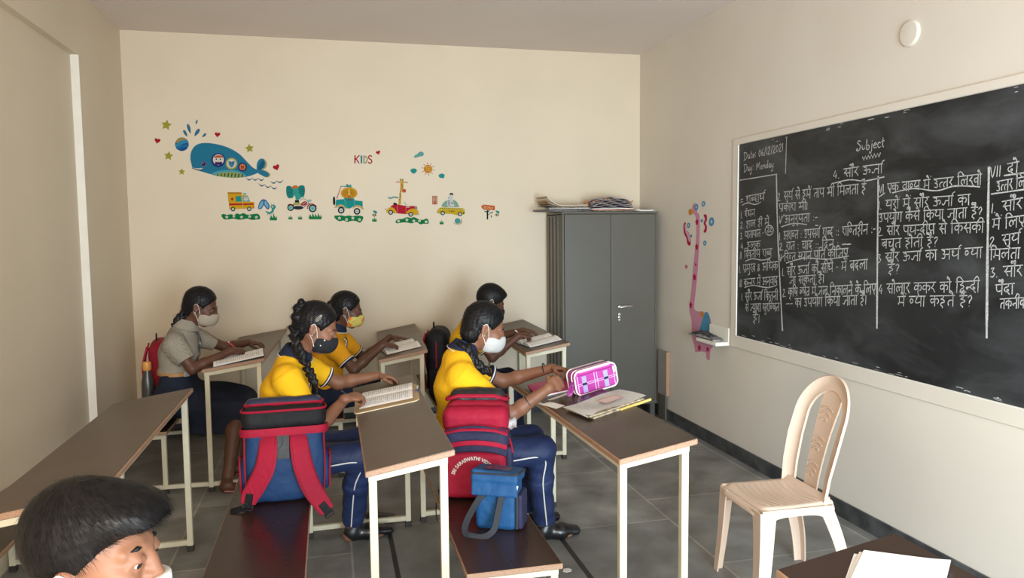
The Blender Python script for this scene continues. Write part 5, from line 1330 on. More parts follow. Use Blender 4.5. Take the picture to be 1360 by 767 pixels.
def add_strands(me, n, ln, flow, w, seed, keep=None, up=.3):
    """short tapered hair ribbons rooted on the hair surface, merged into the same mesh"""
    rg = np.random.RandomState(seed)
    nv = len(me.vertices); co = np.empty(nv * 3, np.float32); me.vertices.foreach_get('co', co); co = co.reshape(-1, 3)
    no = np.empty(nv * 3, np.float32); me.vertices.foreach_get('normal', no); no = no.reshape(-1, 3)
    ids = rg.choice(nv, n); V = []; Fc = []
    for i in ids:
        p = Vector(co[i].tolist()); q = Vector(no[i].tolist())
        if keep and not keep(p): continue
        f = flow(p, q); f = (f - q * f.dot(q))
        if f.length < 1e-4: continue
        f.normalize(); f = (f + Vector(rg.normal(size=3).tolist()) * .16).normalized()
        sd = f.cross(q); L = ln * (.6 + .7 * rg.rand()); lift = up * (.3 + rg.rand())
        b = len(V); ns = 4
        for k in range(ns):
            t = k / (ns - 1); ww = w * (1 - .85 * t)
            c = p - q * .001 + f * L * t + q * L * (lift * t - .62 * lift * t * t)
            V += [c - sd * ww / 2, c + sd * ww / 2]
        for k in range(ns - 1): Fc.append((b + 2 * k, b + 2 * k + 1, b + 2 * k + 3, b + 2 * k + 2))
    m2 = bpy.data.meshes.new('st'); m2.from_pydata(V, [], Fc)
    bm = bmesh.new(); bm.from_mesh(me); bm.from_mesh(m2); bm.to_mesh(me); bm.free(); bpy.data.meshes.remove(m2)

def braid(S, pts, r0, r1):
    pts = smooth_path([tuple(p) for p in pts], 8); n = len(pts); k = 0; acc = 0; step = r0 * .50
    P = [Vector(p) for p in pts]; last = P[0]
    for i in range(1, n):
        acc += (P[i] - P[i - 1]).length
        if acc >= step:
            acc = 0; t = i / n; r = r0 + (r1 - r0) * t; d = (P[i] - P[i - 1]).normalized()
            sd = d.cross(Vector((.2, 1, .1))).normalized(); sg = 1 if k % 2 else -1; k += 1
            c = P[i] + sd * r * .36 * sg
            ax = (d + sd * -.75 * sg).normalized()
            S.ell(c, (r * 1.35, r * .60, r * .66), rotm(ax, sd.cross(d)), .003)
    return P[-1]

def person(name, label, o):
    g = lambda k, d=None: o.get(k, d)
    pel = Vector(o['pelvis']); nb = Vector(o['neck']); hc = Vector(o['head'])
    root = thing(name, label, 'person', (pel.x, pel.y, 0), g('group'))
    skin = o['skin']; vox = g('vox', .0045)
    shR, shL = Vector(o['shR']), Vector(o['shL']); side = (shL - shR).normalized()
    ch = pel.lerp(nb, .68) - Vector((.012, 0, 0)); wa = pel.lerp(nb, .33) - Vector((.01, 0, 0))
    S = Soft()
    # ---- body, one continuous surface
    torso = [(pel, (.145, .098)), (wa, (.118, .084)), (ch, (.140, .094)), (nb - Vector((.01, 0, .035)), (.105, .062))]
    bw = g('build', 1.0)
    for (a, ra), (b, rb) in zip(torso, torso[1:]): S.ecap(a, b, (ra[0] * bw, ra[1] * bw), (rb[0] * bw, rb[1] * bw), side, .05)
    yaw, pit, rol = g('yaw', 0), g('pitch', .35), g('roll', 0)
    Rm = (Euler((0, 0, yaw)).to_matrix() @ Euler((0, pit, 0)).to_matrix() @ Euler((rol, 0, 0)).to_matrix())
    hs = g('hs', 1.0)
    ez = g('earz', 0.0); HP = head_shape(S, hc, Rm, hs, nb, ez, g('lid', .008))
    S.cap(nb - Vector((.012, 0, .03)), shR + Vector((0, .02, 0)), .045, .043, .04); S.cap(nb - Vector((.012, 0, .03)), shL - Vector((0, .02, 0)), .045, .043, .04)
    tips = {}
    for sd in 'RL':
        sh, el, wr = Vector(o['sh' + sd]), Vector(o['el' + sd]), Vector(o['wr' + sd])
        S.cap(sh, el, .041 * bw, .033 * bw, .02); f1 = el.lerp(wr, .3)
        S.cap(el, f1, .033 * bw, .0335 * bw, .02); S.cap(f1, wr, .0335 * bw, .0215 * bw, .015)
        h = o['hand' + sd]
        tips[sd] = hand(S, wr, h[0], h[1], g('hand', .95), CURL[h[2]], h[3] if len(h) > 3 else .5, right=(sd == 'R'))
    skirt = g('skirt')
    for sd in 'RL':
        hp = pel + side * (.082 if sd == 'L' else -.082); kn, an, ft = Vector(o['kn' + sd]), Vector(o['an' + sd]), Vector(o['ft' + sd])
        S.cap(hp, kn, .078, .052, .03); m = kn.lerp(an, .35) - (Vector((.012, 0, 0)))
        S.cap(kn, m, .052, .050, .03); S.cap(m, an, .050, .032, .03)
        d = (ft - an); d.z = 0; d.normalize()
        hl = Vector((an.x, an.y, .032)) - d * .02; to = Vector((ft.x, ft.y, .018))
        S.cap(an, hl, .032, .030, .02); S.ecap(hl, hl.lerp(to, .62), (.030, .030), (.038, .024), (d.y, -d.x, 0), .02); S.ecap(hl.lerp(to, .6), to if g('sandal') else hl.lerp(to, .75), (.038, .024) if g('sandal') else (.034, .016), (.034, .014), (d.y, -d.x, 0), .02)
    soft(S, 'body', skin, root, vox)
    # ---- eyes
    for y in (1, -1):
        b = B(); cc = HP(.0775 + g('eyeout', 0), y * .031, .001); r = .0118 * hs; fx = (Rm @ Vector((1, g('gaze', .04 * y), -.26))).normalized()
        b.lathe([(r * math.sin(a), -r * math.cos(a)) for a in [PI * k / 12 for k in range(13)]], cc, fx, 20); b.mi = 1
        b.lathe([(r * .50 * math.cos(a), r * (.90 + .125 * math.sin(a))) for a in (0, .4, .8, 1.2, 1.5)], cc, fx, 18)
        b.done('eye', [EYEW, IRIS], root, True, 80)
        b = Soft(); b.chain([HP(.0868, y * .014, .0228), HP(.0845, y * .032, .0262), HP(.0695, y * .050, .0208)], [.0020 * hs, .0030 * hs, .0012 * hs], .004)
        soft(b, 'eyebrow', HAIR, root, .0012)
    # ---- shirt
    sm, tm = o['shirt'], g('trim')
    C = Soft(); inf = .013
    for (a, ra), (b, rb) in zip(torso[:-1], torso[1:]):
        C.ecap(a, b, ((ra[0] + inf) * bw, (ra[1] + inf) * bw), ((rb[0] + inf) * bw, (rb[1] + inf) * bw), side, .05)
    C.cap(nb - Vector((.012, 0, .032)), shR + Vector((0, .02, -.004)), .054, .054, .05); C.cap(nb - Vector((.012, 0, .032)), shL - Vector((0, .02, .004)), .054, .054, .05)
    cuffs = []
    for sd in 'RL':
        sh, el = Vector(o['sh' + sd]), Vector(o['el' + sd]); t = g('sleeve', .72)
        e = sh.lerp(el, t); C.cap(sh, sh.lerp(el, .3), .055 * bw, .055 * bw, .04); C.cone(sh, e, .052 * bw, .054 * bw, side, .03)
        cuffs.append((e, (el - sh).normalized(), .054 * bw))
    hem = g('hem', pel.z - .02)
    C.half((0, 0, hem), (0, 0, -1)); C.half(nb + (HP(0, 0, 0) - nb).normalized() * .028, HP(0, 0, 0) - nb)
    shirt = soft(C, 'shirt', sm, root, .005, (g('wr', .0022), 34, 3))
    ax = (HP(-.02, 0, -.05) - nb).normalized(); ax = (ax + Vector((-.25, 0, .3))).normalized()
    if tm:
        for e, d, r in cuffs:
            b = Soft(); b.cone(e - d * .016, e + d * .003, r + .0022, r + .0024, side); soft(b, 'sleeve_trim', tm, shirt, .004)
            b = B(); rn = [(r + .0026, -.0115), (r + .0042, -.0105), (r + .0042, -.0055), (r + .0026, -.0045)]; b.lathe(rn, e, d, 36); b.done('sleeve_stripe', WHT, shirt, True)
    cm = g('collar', tm)
    if cm:
        b = Soft(); base = nb + ax * .010 + Vector((.004, 0, 0))
        b.cone(base, base + ax * .058, (.094, .084), (.060, .058), side)
        b.cone(base + ax * .03, base + ax * .075, (.048, .046), (.046, .044), side, .003, '-')
        b.box(base + ax * .03 + Vector((.085, 0, .0)), (.05, .016, .08), None, .004, .004, '-')
        soft(b, 'collar', cm, shirt, .003)
        if tm:
            b = B(); y = ax.cross(side).normalized()
            ring_ = [base + ax * .002 + side * math.cos(a) * .0945 + y * math.sin(a) * .0845 for a in [2 * PI * k / 40 for k in range(40)]]
            b.tube(ring_, .0023, 6, True); b.done('collar_stripe', WHT, shirt, True)
    if g('placket'):
        f = side.cross(Vector((0, 0, 1))).normalized(); f = f if f.x > 0 else -f
        pts = [nb + Vector((.052, 0, -.03)), nb.lerp(ch, .45) + f * (.082 * bw + .018), ch + f * (.094 * bw + .0165), ch.lerp(wa, .35) + f * (.091 * bw + .016)]
        b = B(); b.strap(smooth_path([tuple(p) for p in pts], 5), tuple(f), .030, .005); b.done('placket', cm, shirt, True)
        b = B(); b.strap([tuple(p + side * -.0165) for p in pts], tuple(f), .005, .0054); b.done('placket_stripe', WHT, shirt, True)
    # ---- lower garments
    if skirt:
        K = Soft(); km = (Vector(o['knR']) + Vector(o['knL'])) / 2
        K.ecap(pel - Vector((.0, 0, .0)), km + Vector((-.0, 0, -.005)), (.172, .118), (.212, .100), side, .05)
        K.ecap(pel.lerp(nb, .5), pel, (.134, .102), (.168, .115), side, .05)
        K.cone(Vector((km.x - .13, km.y, km.z)), Vector((km.x - .14, km.y, g('skirt_hem', .34))), (.19, .19), (.20, .215), side, .06)
        K.half((0, 0, pel.z + .17), (0, 0, 1)); K.half((0, 0, g('skirt_hem', .34)), (0, 0, -1))
        soft(K, 'skirt', g('lower'), root, .006, (.007, 26, 5))
    else:
        K = Soft()
        K.ecap(pel + Vector((-.01, 0, .07)), pel, (.128, .096), (.158, .108), side, .04); K.half((0, 0, pel.z + .08), (0, 0, 1))
        for sd in 'RL':
            hp = pel + side * (.080 if sd == 'L' else -.080); kn, an = Vector(o['kn' + sd]), Vector(o['an' + sd])
            K.cap(hp, kn, .092, .068, .04); m = kn.lerp(an, .4) - Vector((.01, 0, 0)); K.cap(kn, m, .068, .062, .04); K.cone(m, an + (an - m).normalized() * .0, .062, .054, side, .03)
        tr = soft(K, 'trousers', g('lower'), root, .0055, (.0035, 38, 8))
        if g('piping'):
            for sd in 'RL':
                s_ = 1 if sd == 'L' else -1
                hp = pel + side * .080 * s_; kn, an = Vector(o['kn' + sd]), Vector(o['an' + sd]); m = kn.lerp(an, .4) - Vector((.01, 0, 0))
                pts = [hp + side * s_ * .098, hp.lerp(kn, .55) + side * s_ * .086 + Vector((0, 0, -.012)), kn + side * s_ * .072 + Vector((.0, 0, -.015)), m + side * s_ * .0685, an + side * s_ * .0605]
                b = B(); b.tube(smooth_path([tuple(p) for p in pts], 6), .0034, 6); b.done('piping', WHT, tr, True)
    # ---- shoes
    for sd in 'RL':
        an, ft = Vector(o['an' + sd]), Vector(o['ft' + sd]); d = (ft - an); d.z = 0; d.normalize(); lat = Vector((d.y, -d.x, 0))
        hl = Vector((an.x, an.y, .04)) - d * .014; to = Vector((ft.x, ft.y, .030)) - d * (.0 if g('sandal') else .022)
        b = Soft()
        if g('sandal'):
            b.ecap(Vector((hl.x, hl.y, .010)), Vector((to.x, to.y, .010)), (.034, .010), (.040, .009), lat, .01)
            c = hl.lerp(to, .62); b.cone(Vector((c.x, c.y, .03)) - d * .018, Vector((c.x, c.y, .026)) + d * .022, (.047, .032), (.046, .026), lat, .005); b.half((0, 0, .0005), (0, 0, -1))
            soft(b, 'sandal', g('sandal'), root, .004)
        else:
            b.ecap(hl, hl.lerp(to, .55), (.036, .042), (.043, .036), lat, .03); b.ecap(hl.lerp(to, .5), to, (.044, .036), (.036, .024), lat, .03)
            b.cap(hl + Vector((0, 0, .012)) + d * .01, hl + Vector((0, 0, .035)) + d * .02, .038, .038, .02)
            b.half((0, 0, .001), (0, 0, -1))
            soft(b, 'shoe', SHOE, root, .004)
    # ---- hair
    H = Soft(); e = lambda p, r, k=.012, op='+', tilt=None: H.ell(HP(*p), [q * hs for q in r], Rm @ tilt if tilt is not None else Rm, k, op)
    style = g('hair', 'girl')
    nf = lambda x, y, z: Rm @ Vector((x, y, z))
    if style == 'girl':
        e((-.018, 0, .036), (.104, .082, .096)); e((-.055, 0, -.030), (.058, .060, .070), .03)
        H.half(HP(.050, 0, .036), nf(.86, 0, -.51), .012)
        for y in (1, -1): e((.004, y * .092, -.012), (.030, .034, .036), .006, '-')
    else:
        th = g('hairtop', .012)
        e((-.018, 0, .036), (.102 + th * .3, .080 + th * .2, .094 + th)); e((.030, 0, .072), (.068, .064, .040 + th * .6), .03)
        H.half(HP(*g('hairline', (.060, 0, .034))), nf(*g('hairplane', (.88, 0, -.48))), .014)
        H.half(HP(-.05, 0, -.062), nf(.18, 0, -.98), .02)
        if g('fringe'): e((.062, 0, .078), (.046, .060, .030), .03); e((.090, -.002, .080), (.022, .044, .020), .02); e((.086, -.030, .074), (.014, .020, .014), .015)
        for y in (1, -1): e((.000, y * .092, -.014 + ez), (.028, .034, .034), .006, '-')
    for q in g('knots', ()): e(q[0], q[1], .01)
    for bp, r0, r1 in g('braids', ()): braid(H, bp, r0, r1)
    me = H.mesh(g('hvox', .0042), (.0015 if style == 'girl' else .0005, 260, 4))
    back = Rm @ Vector((-1, 0, -.35)) if style == 'girl' else Rm @ Vector((.7, 0, -.55))
    if g('strands'):
        n_, ln_, w_ = g('strands')
        kp = (lambda p: (p - HP(0, 0, 0)).length < .15 * hs)
        cen = HP(-.03, 0, .12)
        def flow(p, q):
            if style == 'girl': return back
            d = p - cen; return d.normalized() + Rm @ Vector((.35, 0, -.25))
        add_strands(me, n_, ln_, flow, w_, 11, kp, .08 if style == 'girl' else .16)
    hair = place('hair', me, HAIR, root, True)
    if g('clip'):
        b = B(); c = HP(*g('clip')); n = nf(.1, -1, .25).normalized()
        u = nf(.35, 0, .9); v = n.cross(u)
        b.tube([c + n * .004 + u * .020 * math.cos(a) * (1 if math.cos(a) > 0 else 1.0) + v * .0075 * math.sin(a) * (1 - .3 * math.cos(a)) for a in [2 * PI * k / 20 for k in range(20)]], .0020, 6, True)
        b.tube([c + n * .004 + u * .016, c + n * .006, c + n * .004 - u * .016], .0024, 6)
        b.done('hair_clip', M['silver'], hair, True)
    if g('earring'):
        b = B(); c = HP(-.004, -.085, -.030); r = .0045
        b.lathe([(r * math.sin(a), -r * math.cos(a)) for a in [PI * k / 8 for k in range(9)]], c, (0, -1, 0), 12); b.done('ear_stud', M['silver'], root, True)
    # ---- mask
    mk = g('mask')
    if mk:
        K = Soft(); e2 = lambda p, r, k=.01, op='+': K.ell(HP(*p), [q * hs for q in r], Rm, k, op)
        e2((.044, 0, -.050), (.068, .069, .068)); e2((.078, 0, -.044), (.044, .036, .050), .03)
        K.half(HP(.012, 0, -.04), nf(-1, 0, -.08), .006)
        K.half(HP(.100, 0, -.012 + g('masktop', 0)), nf(-.30, 0, 1), .006)
        K.half(HP(.05, 0, -.108), nf(.25, 0, -1), .01)
        msk = soft(K, 'face_mask', mk, root, .0032)
        for y in (1, -1):
            for q in ([(.022, y * .066, -.034), (.006, y * .078, .004 + ez), (-.012, y * .086, .026 + ez), (-.026, y * .082, .012 + ez)], [(.022, y * .066, -.078), (.004, y * .072, -.050 + ez), (-.014, y * .080, -.030 + ez), (-.026, y * .082, .004 + ez)]):
                b = B(); b.tube([HP(*t) for t in smooth_path(q, 4)], .0016 * hs, 6); b.done('ear_loop', g('loop', WHT), msk, True)
        if g('maskdots'):
            for x, y, z in g('maskdots'):
                b = B(); c = HP(x, y, z); n = (c - HP(.03, 0, -.05)).normalized(); b.lathe([(.0036, -.002), (.0036, .001), (.002, .002)], c, n, 12); b.done('mask_dot', WHT, msk, True)
    for q in g('bangles', ()):
        b = B(); c, d, r, w_, m_ = q; d = Vector(d).normalized(); x = d.orthogonal().normalized(); y = d.cross(x)
        b.tube([Vector(c) + (x * math.cos(a) + y * math.sin(a)) * r for a in [2 * PI * k / 24 for k in range(24)]], w_, 8, True); b.done('bangle', m_, root, True)
    if g('extra'): g('extra')(root, shirt, HP, Rm, nb, ch, wa, pel, side)
    return root, tips, HP, Rm

def pen(name, label, tip, tail, r, col, cap=None, capcol=None, cat='pen', group=None):
    tip = Vector(tip); tail = Vector(tail); d = (tail - tip).normalized(); L = (tail - tip).length
    rt = thing(name, label, cat, tuple(tip), group)
    B().lathe([(r * .15, 0), (r * .35, .004), (r * .8, .012), (r, .016), (r, L - .002), (r * .8, L)], tip, d, 14).done('barrel', col, rt, True, 40)
    if cap:
        a, b = cap
        B().lathe([(r * 1.2, a * L), (r * 1.25, a * L + .002), (r * 1.25, b * L - .002), (r * .9, b * L)], tip, d, 14).done('pen_cap', capcol, rt, True, 40)
    return rt
# ---- girl with the black mask, middle desk
MK_BLACK = fabric('black_mask_cloth', (.016, .017, .020)); MK_WHITE = fabric('white_mask_cloth', (.50, .50, .48), (.46, .46, .44), spec=.2)
MK_CHECK = fabric('speckled_mask_cloth', (.44, .385, .30), (.40, .35, .27), checks=((.30, .25, .19), 260), spec=.2)
MK_FLORAL = mat('floral_mask_cloth', (.52, .44, .10), .8, (.62, .16, .03), 24, 2, lo=.52, hi=.56)
girl, tp_mid, _, _ = person('person', 'person in yellow shirt and black face mask with long braid, writing at the middle desk', dict(
    pelvis=(-.285, 3.80, .50), neck=(-.185, 3.79, .985), head=(-.075, 3.77, 1.135), pitch=.40, yaw=-.06, skin=SK1,
    shR=(-.215, 3.635, .920), shL=(-.165, 3.945, .935), elR=(-.070, 3.56, .70), elL=(.02, 3.99, .815),
    wrR=(.050, 3.475, .842), wrL=(.225, 3.955, .850), handR=((.88, .47, .02), (.12, .35, -1), 'write', .8), handL=((.95, -.1, -.2), (0, -.25, -1), 'rest', .4),
    knR=(.125, 3.72, .50), knL=(.14, 3.96, .50), anR=(.075, 3.90, .10), anL=(.10, 4.07, .10), ftR=(.285, 3.93, 0), ftL=(.31, 4.09, 0),
    shirt=YEL, trim=NAVY, lower=TRK, piping=True, mask=MK_BLACK, clip=(-.005, -.083, .060), hair='girl', earring=True,
    maskdots=((.088, -.040, -.052), (.050, -.066, -.062), (.058, -.066, -.032)),
    knots=(((-.115, -.01, .060), (.026, .036, .024)), ((-.108, -.03, .020), (.024, .030, .026)), ((-.112, -.02, .095), (.018, .022, .018))),
    braids=(([(-.175, 3.72, 1.15), (-.172, 3.685, 1.08), (-.135, 3.655, 1.00), (-.105, 3.645, .93), (-.090, 3.64, .885)], .023, .018), ([(-.09, 3.64, .885), (-.082, 3.64, .84), (-.08, 3.64, .79)], .011, .007)),
    strands=(2600, .026, .0011), placket=True))
# ---- girl with the white mask, right-hand desk
girl2, tp_right, _, _ = person('person', 'person in yellow shirt and white face mask with braid, opening the pink pencil case', dict(
    pelvis=(.615, 3.66, .50), neck=(.620, 3.68, .985), head=(.745, 3.69, 1.112), pitch=.36, yaw=-.04, skin=SK1, hs=1.02,
    shR=(.600, 3.53, .905), shL=(.640, 3.845, .915), elR=(.820, 3.47, .715), elL=(.875, 3.865, .80),
    wrR=(1.005, 3.43, .845), wrL=(1.115, 3.745, .880), handR=((.75, .35, .25), (-.1, .9, -.45), 'grip', .6), handL=((.75, -.62, -.05), (-.1, -.35, -1), 'grip', .6),
    knR=(1.00, 3.56, .50), knL=(1.00, 3.78, .50), anR=(1.045, 3.66, .10), anL=(1.00, 3.86, .10), ftR=(1.235, 3.665, 0), ftL=(1.19, 3.88, 0),
    shirt=YEL, trim=NAVY, lower=TRK, piping=True, mask=MK_WHITE, hair='girl', earring=True, placket=True, masktop=.004,
    knots=(((-.060, -.030, -.045), (.050, .050, .050)),),
    braids=(([(.625, 3.625, 1.06), (.645, 3.60, .99), (.695, 3.585, .935), (.735, 3.585, .905)], .030, .022),),
    bangles=(((.905, 3.45, .780), (.77, -.17, .55), .0305, .0026, M['black']), ((1.075, 3.765, .876), (.75, -.4, .2), .0275, .003, M['black'])),
    strands=(2600, .026, .0011), build=1.06))
# ---- girl with the printed mask, behind
girl3, tp_back, _, _ = person('person', 'person in orange-yellow shirt and yellow printed mask, reading behind the black-masked girl', dict(
    pelvis=(-.060, 5.24, .50), neck=(.010, 5.22, .930), head=(.100, 5.20, 1.072), pitch=.22, yaw=-.04, skin=SK2,
    shR=(-.010, 5.06, .862), shL=(.045, 5.37, .872), elR=(.130, 5.00, .700), elL=(.21, 5.42, .70),
    wrR=(.330, 5.065, .845), wrL=(.40, 5.40, .85), handR=((.95, .22, -.12), (0, .2, -1), 'rest', .4), handL=((.95, -.1, -.1), (0, -.1, -1), 'flat', .2),
    knR=(.31, 5.14, .50), knL=(.31, 5.33, .50), anR=(.33, 5.18, .10), anL=(.33, 5.36, .10), ftR=(.54, 5.18, 0), ftL=(.54, 5.36, 0),
    shirt=ORG, trim=NAVY, lower=NAVY, mask=MK_FLORAL, hair='girl', earring=True, placket=True,
    knots=(((-.118, -.02, .020), (.022, .030, .028)), ((-.10, -.02, -.045), (.030, .034, .040))), braids=(([(-.005, 5.16, 1.05), (-.04, 5.14, .98), (-.05, 5.13, .90)], .022, .015),),
    strands=(1800, .03, .0012)))
# ---- girl in the grey shirt, far left
def tie_belt(root, shirt, HP, Rm, nb, ch, wa, pel, side):
    f = Vector((1, 0, 0))
    p = [nb + Vector((.072, -.0, -.012)), nb.lerp(ch, .5) + f * .112, ch + f * .116, ch.lerp(wa, .5) + f * .112, wa + f * .108]
    b = B(); b.strap(smooth_path([tuple(q) for q in p], 5), tuple(f), [.020 + .022 * min(1, i / 14) for i in range(21)], .006)
    tm = mat('navy_striped_tie', (.010, .014, .026), .6)
    nt = tm.node_tree; w = nt.nodes.new('ShaderNodeTexWave'); w.inputs['Scale'].default_value = 7.5; w.bands_direction = 'DIAGONAL'
    tc = nt.nodes.new('ShaderNodeTexCoord'); nt.links.new(tc.outputs['Object'], w.inputs[0])
    r = nt.nodes.new('ShaderNodeValToRGB'); r.color_ramp.elements[0].position = .90; r.color_ramp.elements[0].color = (.010, .014, .026, 1); r.color_ramp.elements[1].position = .94; r.color_ramp.elements[1].color = (.35, .35, .36, 1)
    nt.links.new(w.outputs['Fac'], r.inputs[0]); nt.links.new(r.outputs[0], nt.nodes['Principled BSDF'].inputs['Base Color'])
    t = b.done('tie', tm, root, True)
    b = B(); b.hexa([nb + Vector(q) for q in ((.062, -.018, .004), (.082, -.012, -.016), (.082, .012, -.016), (.062, .018, .004), (.050, -.018, .012), (.070, -.016, .012), (.070, .016, .012), (.050, .018, .012))], .003); b.done('tie_knot', tm, t)
    z = pel.z + .165; b = B(); c = pel.lerp(nb, .33)
    R_ = [(Vector((c.x - .006 + .116 * math.cos(a), c.y + .148 * math.sin(a), z - .004 * math.cos(a)))) for a in [2 * PI * k / 40 for k in range(41)]]
    N_ = [((math.cos(a)), math.sin(a), 0) for a in [2 * PI * k / 40 for k in range(41)]]
    b.strap(R_, N_, .024, .006); bl = b.done('belt', mat('tan_belt_leather', (.42, .20, .06), .5), root, True)
    b = B(); a = -.9; b.box((c.x - .006 + .120 * math.cos(a), c.y + .152 * math.sin(a), z), (.034, .006, .036), Euler((0, 0, a + PI / 2)), .003); b.done('buckle', M['silver'], bl)
girl4, tp_left, _, _ = person('person', 'person in grey-beige shirt, tie and navy skirt, writing in the far left corner', dict(
    pelvis=(-.985, 5.13, .56), neck=(-.920, 5.13, .990), head=(-.812, 5.13, 1.130), pitch=.34, yaw=-.12, skin=SK2,
    shR=(-.955, 4.975, .925), shL=(-.900, 5.29, .935), elR=(-.850, 4.95, .765), elL=(-.70, 5.36, .83),
    wrR=(-.635, 5.06, .850), wrL=(-.56, 5.43, .850), handR=((.85, .42, -.1), (0, .5, -1), 'write', .8), handL=((.9, -.35, -.1), (0, -.1, -1), 'rest', .3),
    knR=(-.585, 5.03, .50), knL=(-.585, 5.25, .50), anR=(-.655, 4.86, .10), anL=(-.63, 5.2, .10), ftR=(-.53, 4.83, 0), ftL=(-.43, 5.2, 0),
    shirt=GREY, collar=GREY, lower=SKRT, skirt=True, skirt_hem=.335, hem=.716, mask=MK_CHECK, hair='girl', earring=True, sleeve=.66, extra=tie_belt,
    sandal=mat('pink_sandal', (.42, .16, .15), .6),
    braids=(([(-.905, 5.10, 1.10), (-.945, 5.09, 1.06), (-.965, 5.085, 1.03), (-.965, 5.08, .985)], .024, .016),), strands=(1800, .03, .0012)))
# ---- far boy
boy, tp_far, _, _ = person('person', 'person in yellow shirt with short hair, writing beside the steel cupboard', dict(
    pelvis=(.875, 5.32, .50), neck=(.985, 5.31, .955), head=(1.115, 5.29, 1.085), pitch=.42, yaw=-.05, skin=SK2,
    shR=(.960, 5.16, .885), shL=(.985, 5.46, .890), elR=(1.085, 5.12, .715), elL=(1.16, 5.47, .80),
    wrR=(1.285, 5.13, .860), wrL=(1.375, 5.37, .862), handR=((.9, .28, -.1), (0, .35, -1), 'write', .8), handL=((.9, -.4, -.15), (0, -.1, -1), 'rest', .3),
    knR=(1.27, 5.22, .50), knL=(1.27, 5.42, .50), anR=(1.30, 5.26, .10), anL=(1.30, 5.44, .10), ftR=(1.50, 5.26, 0), ftL=(1.50, 5.44, 0),
    shirt=YEL, trim=NAVY, lower=NAVY, mask=MK_BLACK, hair='boy', hairtop=.008, strands=(1500, .02, .0014)))
# ---- boy in front
boy2, _, HPb, Rb = person('person', 'person with thick short black hair and white mask, in front at lower left', dict(
    pelvis=(-.375, 1.20, .48), neck=(-.395, 1.20, .945), head=(-.352, 1.20, 1.127), pitch=.06, yaw=-.20, earz=-.024, masktop=-.020, lid=.0115, eyeout=.0020, gaze=-.30, hairline=(.044, 0, .034), hairplane=(.82, 0, -.57), skin=SK3, vox=.0030, hs=.88,
    shR=(-.40, 1.045, .875), shL=(-.40, 1.355, .875), elR=(-.29, 1.02, .67), elL=(-.29, 1.39, .67),
    wrR=(-.03, 1.08, .735), wrL=(-.03, 1.32, .735), handR=((1, .1, 0), (0, 0, -1), 'flat', .2), handL=((1, -.1, 0), (0, 0, -1), 'flat', .2),
    knR=(.03, 1.11, .49), knL=(.03, 1.29, .49), anR=(.04, 1.11, .10), anL=(.04, 1.29, .10), ftR=(.24, 1.11, 0), ftL=(.24, 1.29, 0),
    shirt=YEL, trim=NAVY, lower=NAVY, mask=WHT, hair='boy', hairtop=.002, fringe=True, hvox=.0030, strands=(12000, .022, .0006)))
# ================================================================= bags
RED = fabric('red_bag_cloth', (.34, .007, .030), (.29, .006, .026), rough=.7, bump=.3); REDD = fabric('dark_red_bag_cloth', (.30, .010, .028), (.25, .009, .024), rough=.7)
BLUE = fabric('blue_bag_cloth', (.012, .040, .115), (.016, .048, .13), rough=.65, bump=.3); BNAVY = fabric('navy_bag_cloth', (.020, .020, .050), (.026, .025, .06), rough=.7)
BBLK = fabric('black_bag_cloth', (.006, .006, .007), (.010, .010, .011), rough=.7, spec=.25); MESHC = fabric('black_mesh_panel', (.008, .008, .009), (.014, .014, .015), rough=.5, spec=.5, bump=.5)
LUNCH = fabric('teal_blue_bag_cloth', (.010, .062, .165), (.014, .075, .19), rough=.6, bump=.3); WEB = fabric('dark_grey_webbing', (.028, .030, .036), (.035, .037, .043), rough=.8)
def place_local(o, X):
    """move a finished object's mesh from the bag's own frame into the room"""
    o.data.transform(X)
def bag_frame(loc, rz, tilt_x=0.0, tilt_y=0.0):
    return Matrix.Translation(loc) @ Euler((tilt_x, tilt_y, rz)).to_matrix().to_4x4()

def loop_rect(w, h, r, n=6):
    """rounded rectangle outline in (a, b)"""
    p = []
    for cx, cy, a0 in ((w / 2 - r, h / 2 - r, 0), (-w / 2 + r, h / 2 - r, PI / 2), (-w / 2 + r, -h / 2 + r, PI), (w / 2 - r, -h / 2 + r, 1.5 * PI)):
        for k in range(n + 1): a = a0 + PI / 2 * k / n; p.append((cx + r * math.cos(a), cy + r * math.sin(a)))
    return p

class Local:
    """builds bag pieces in the bag's own frame: x across, -y the side that faces the camera, z up"""
    def __init__(s, root, X): s.root = root; s.X = X
    def soft(s, S, name, m, par=None, vox=.0045, wr=(.0016, 55, 2)):
        me = S.mesh(vox, wr); me.transform(s.X); return place(name, me, m, par or s.root, True)
    def done(s, b, name, m, par=None, smooth=True):
        for v in b.bm.verts: v.co = s.X @ v.co
        return b.done(name, m, par or s.root, smooth, 50)

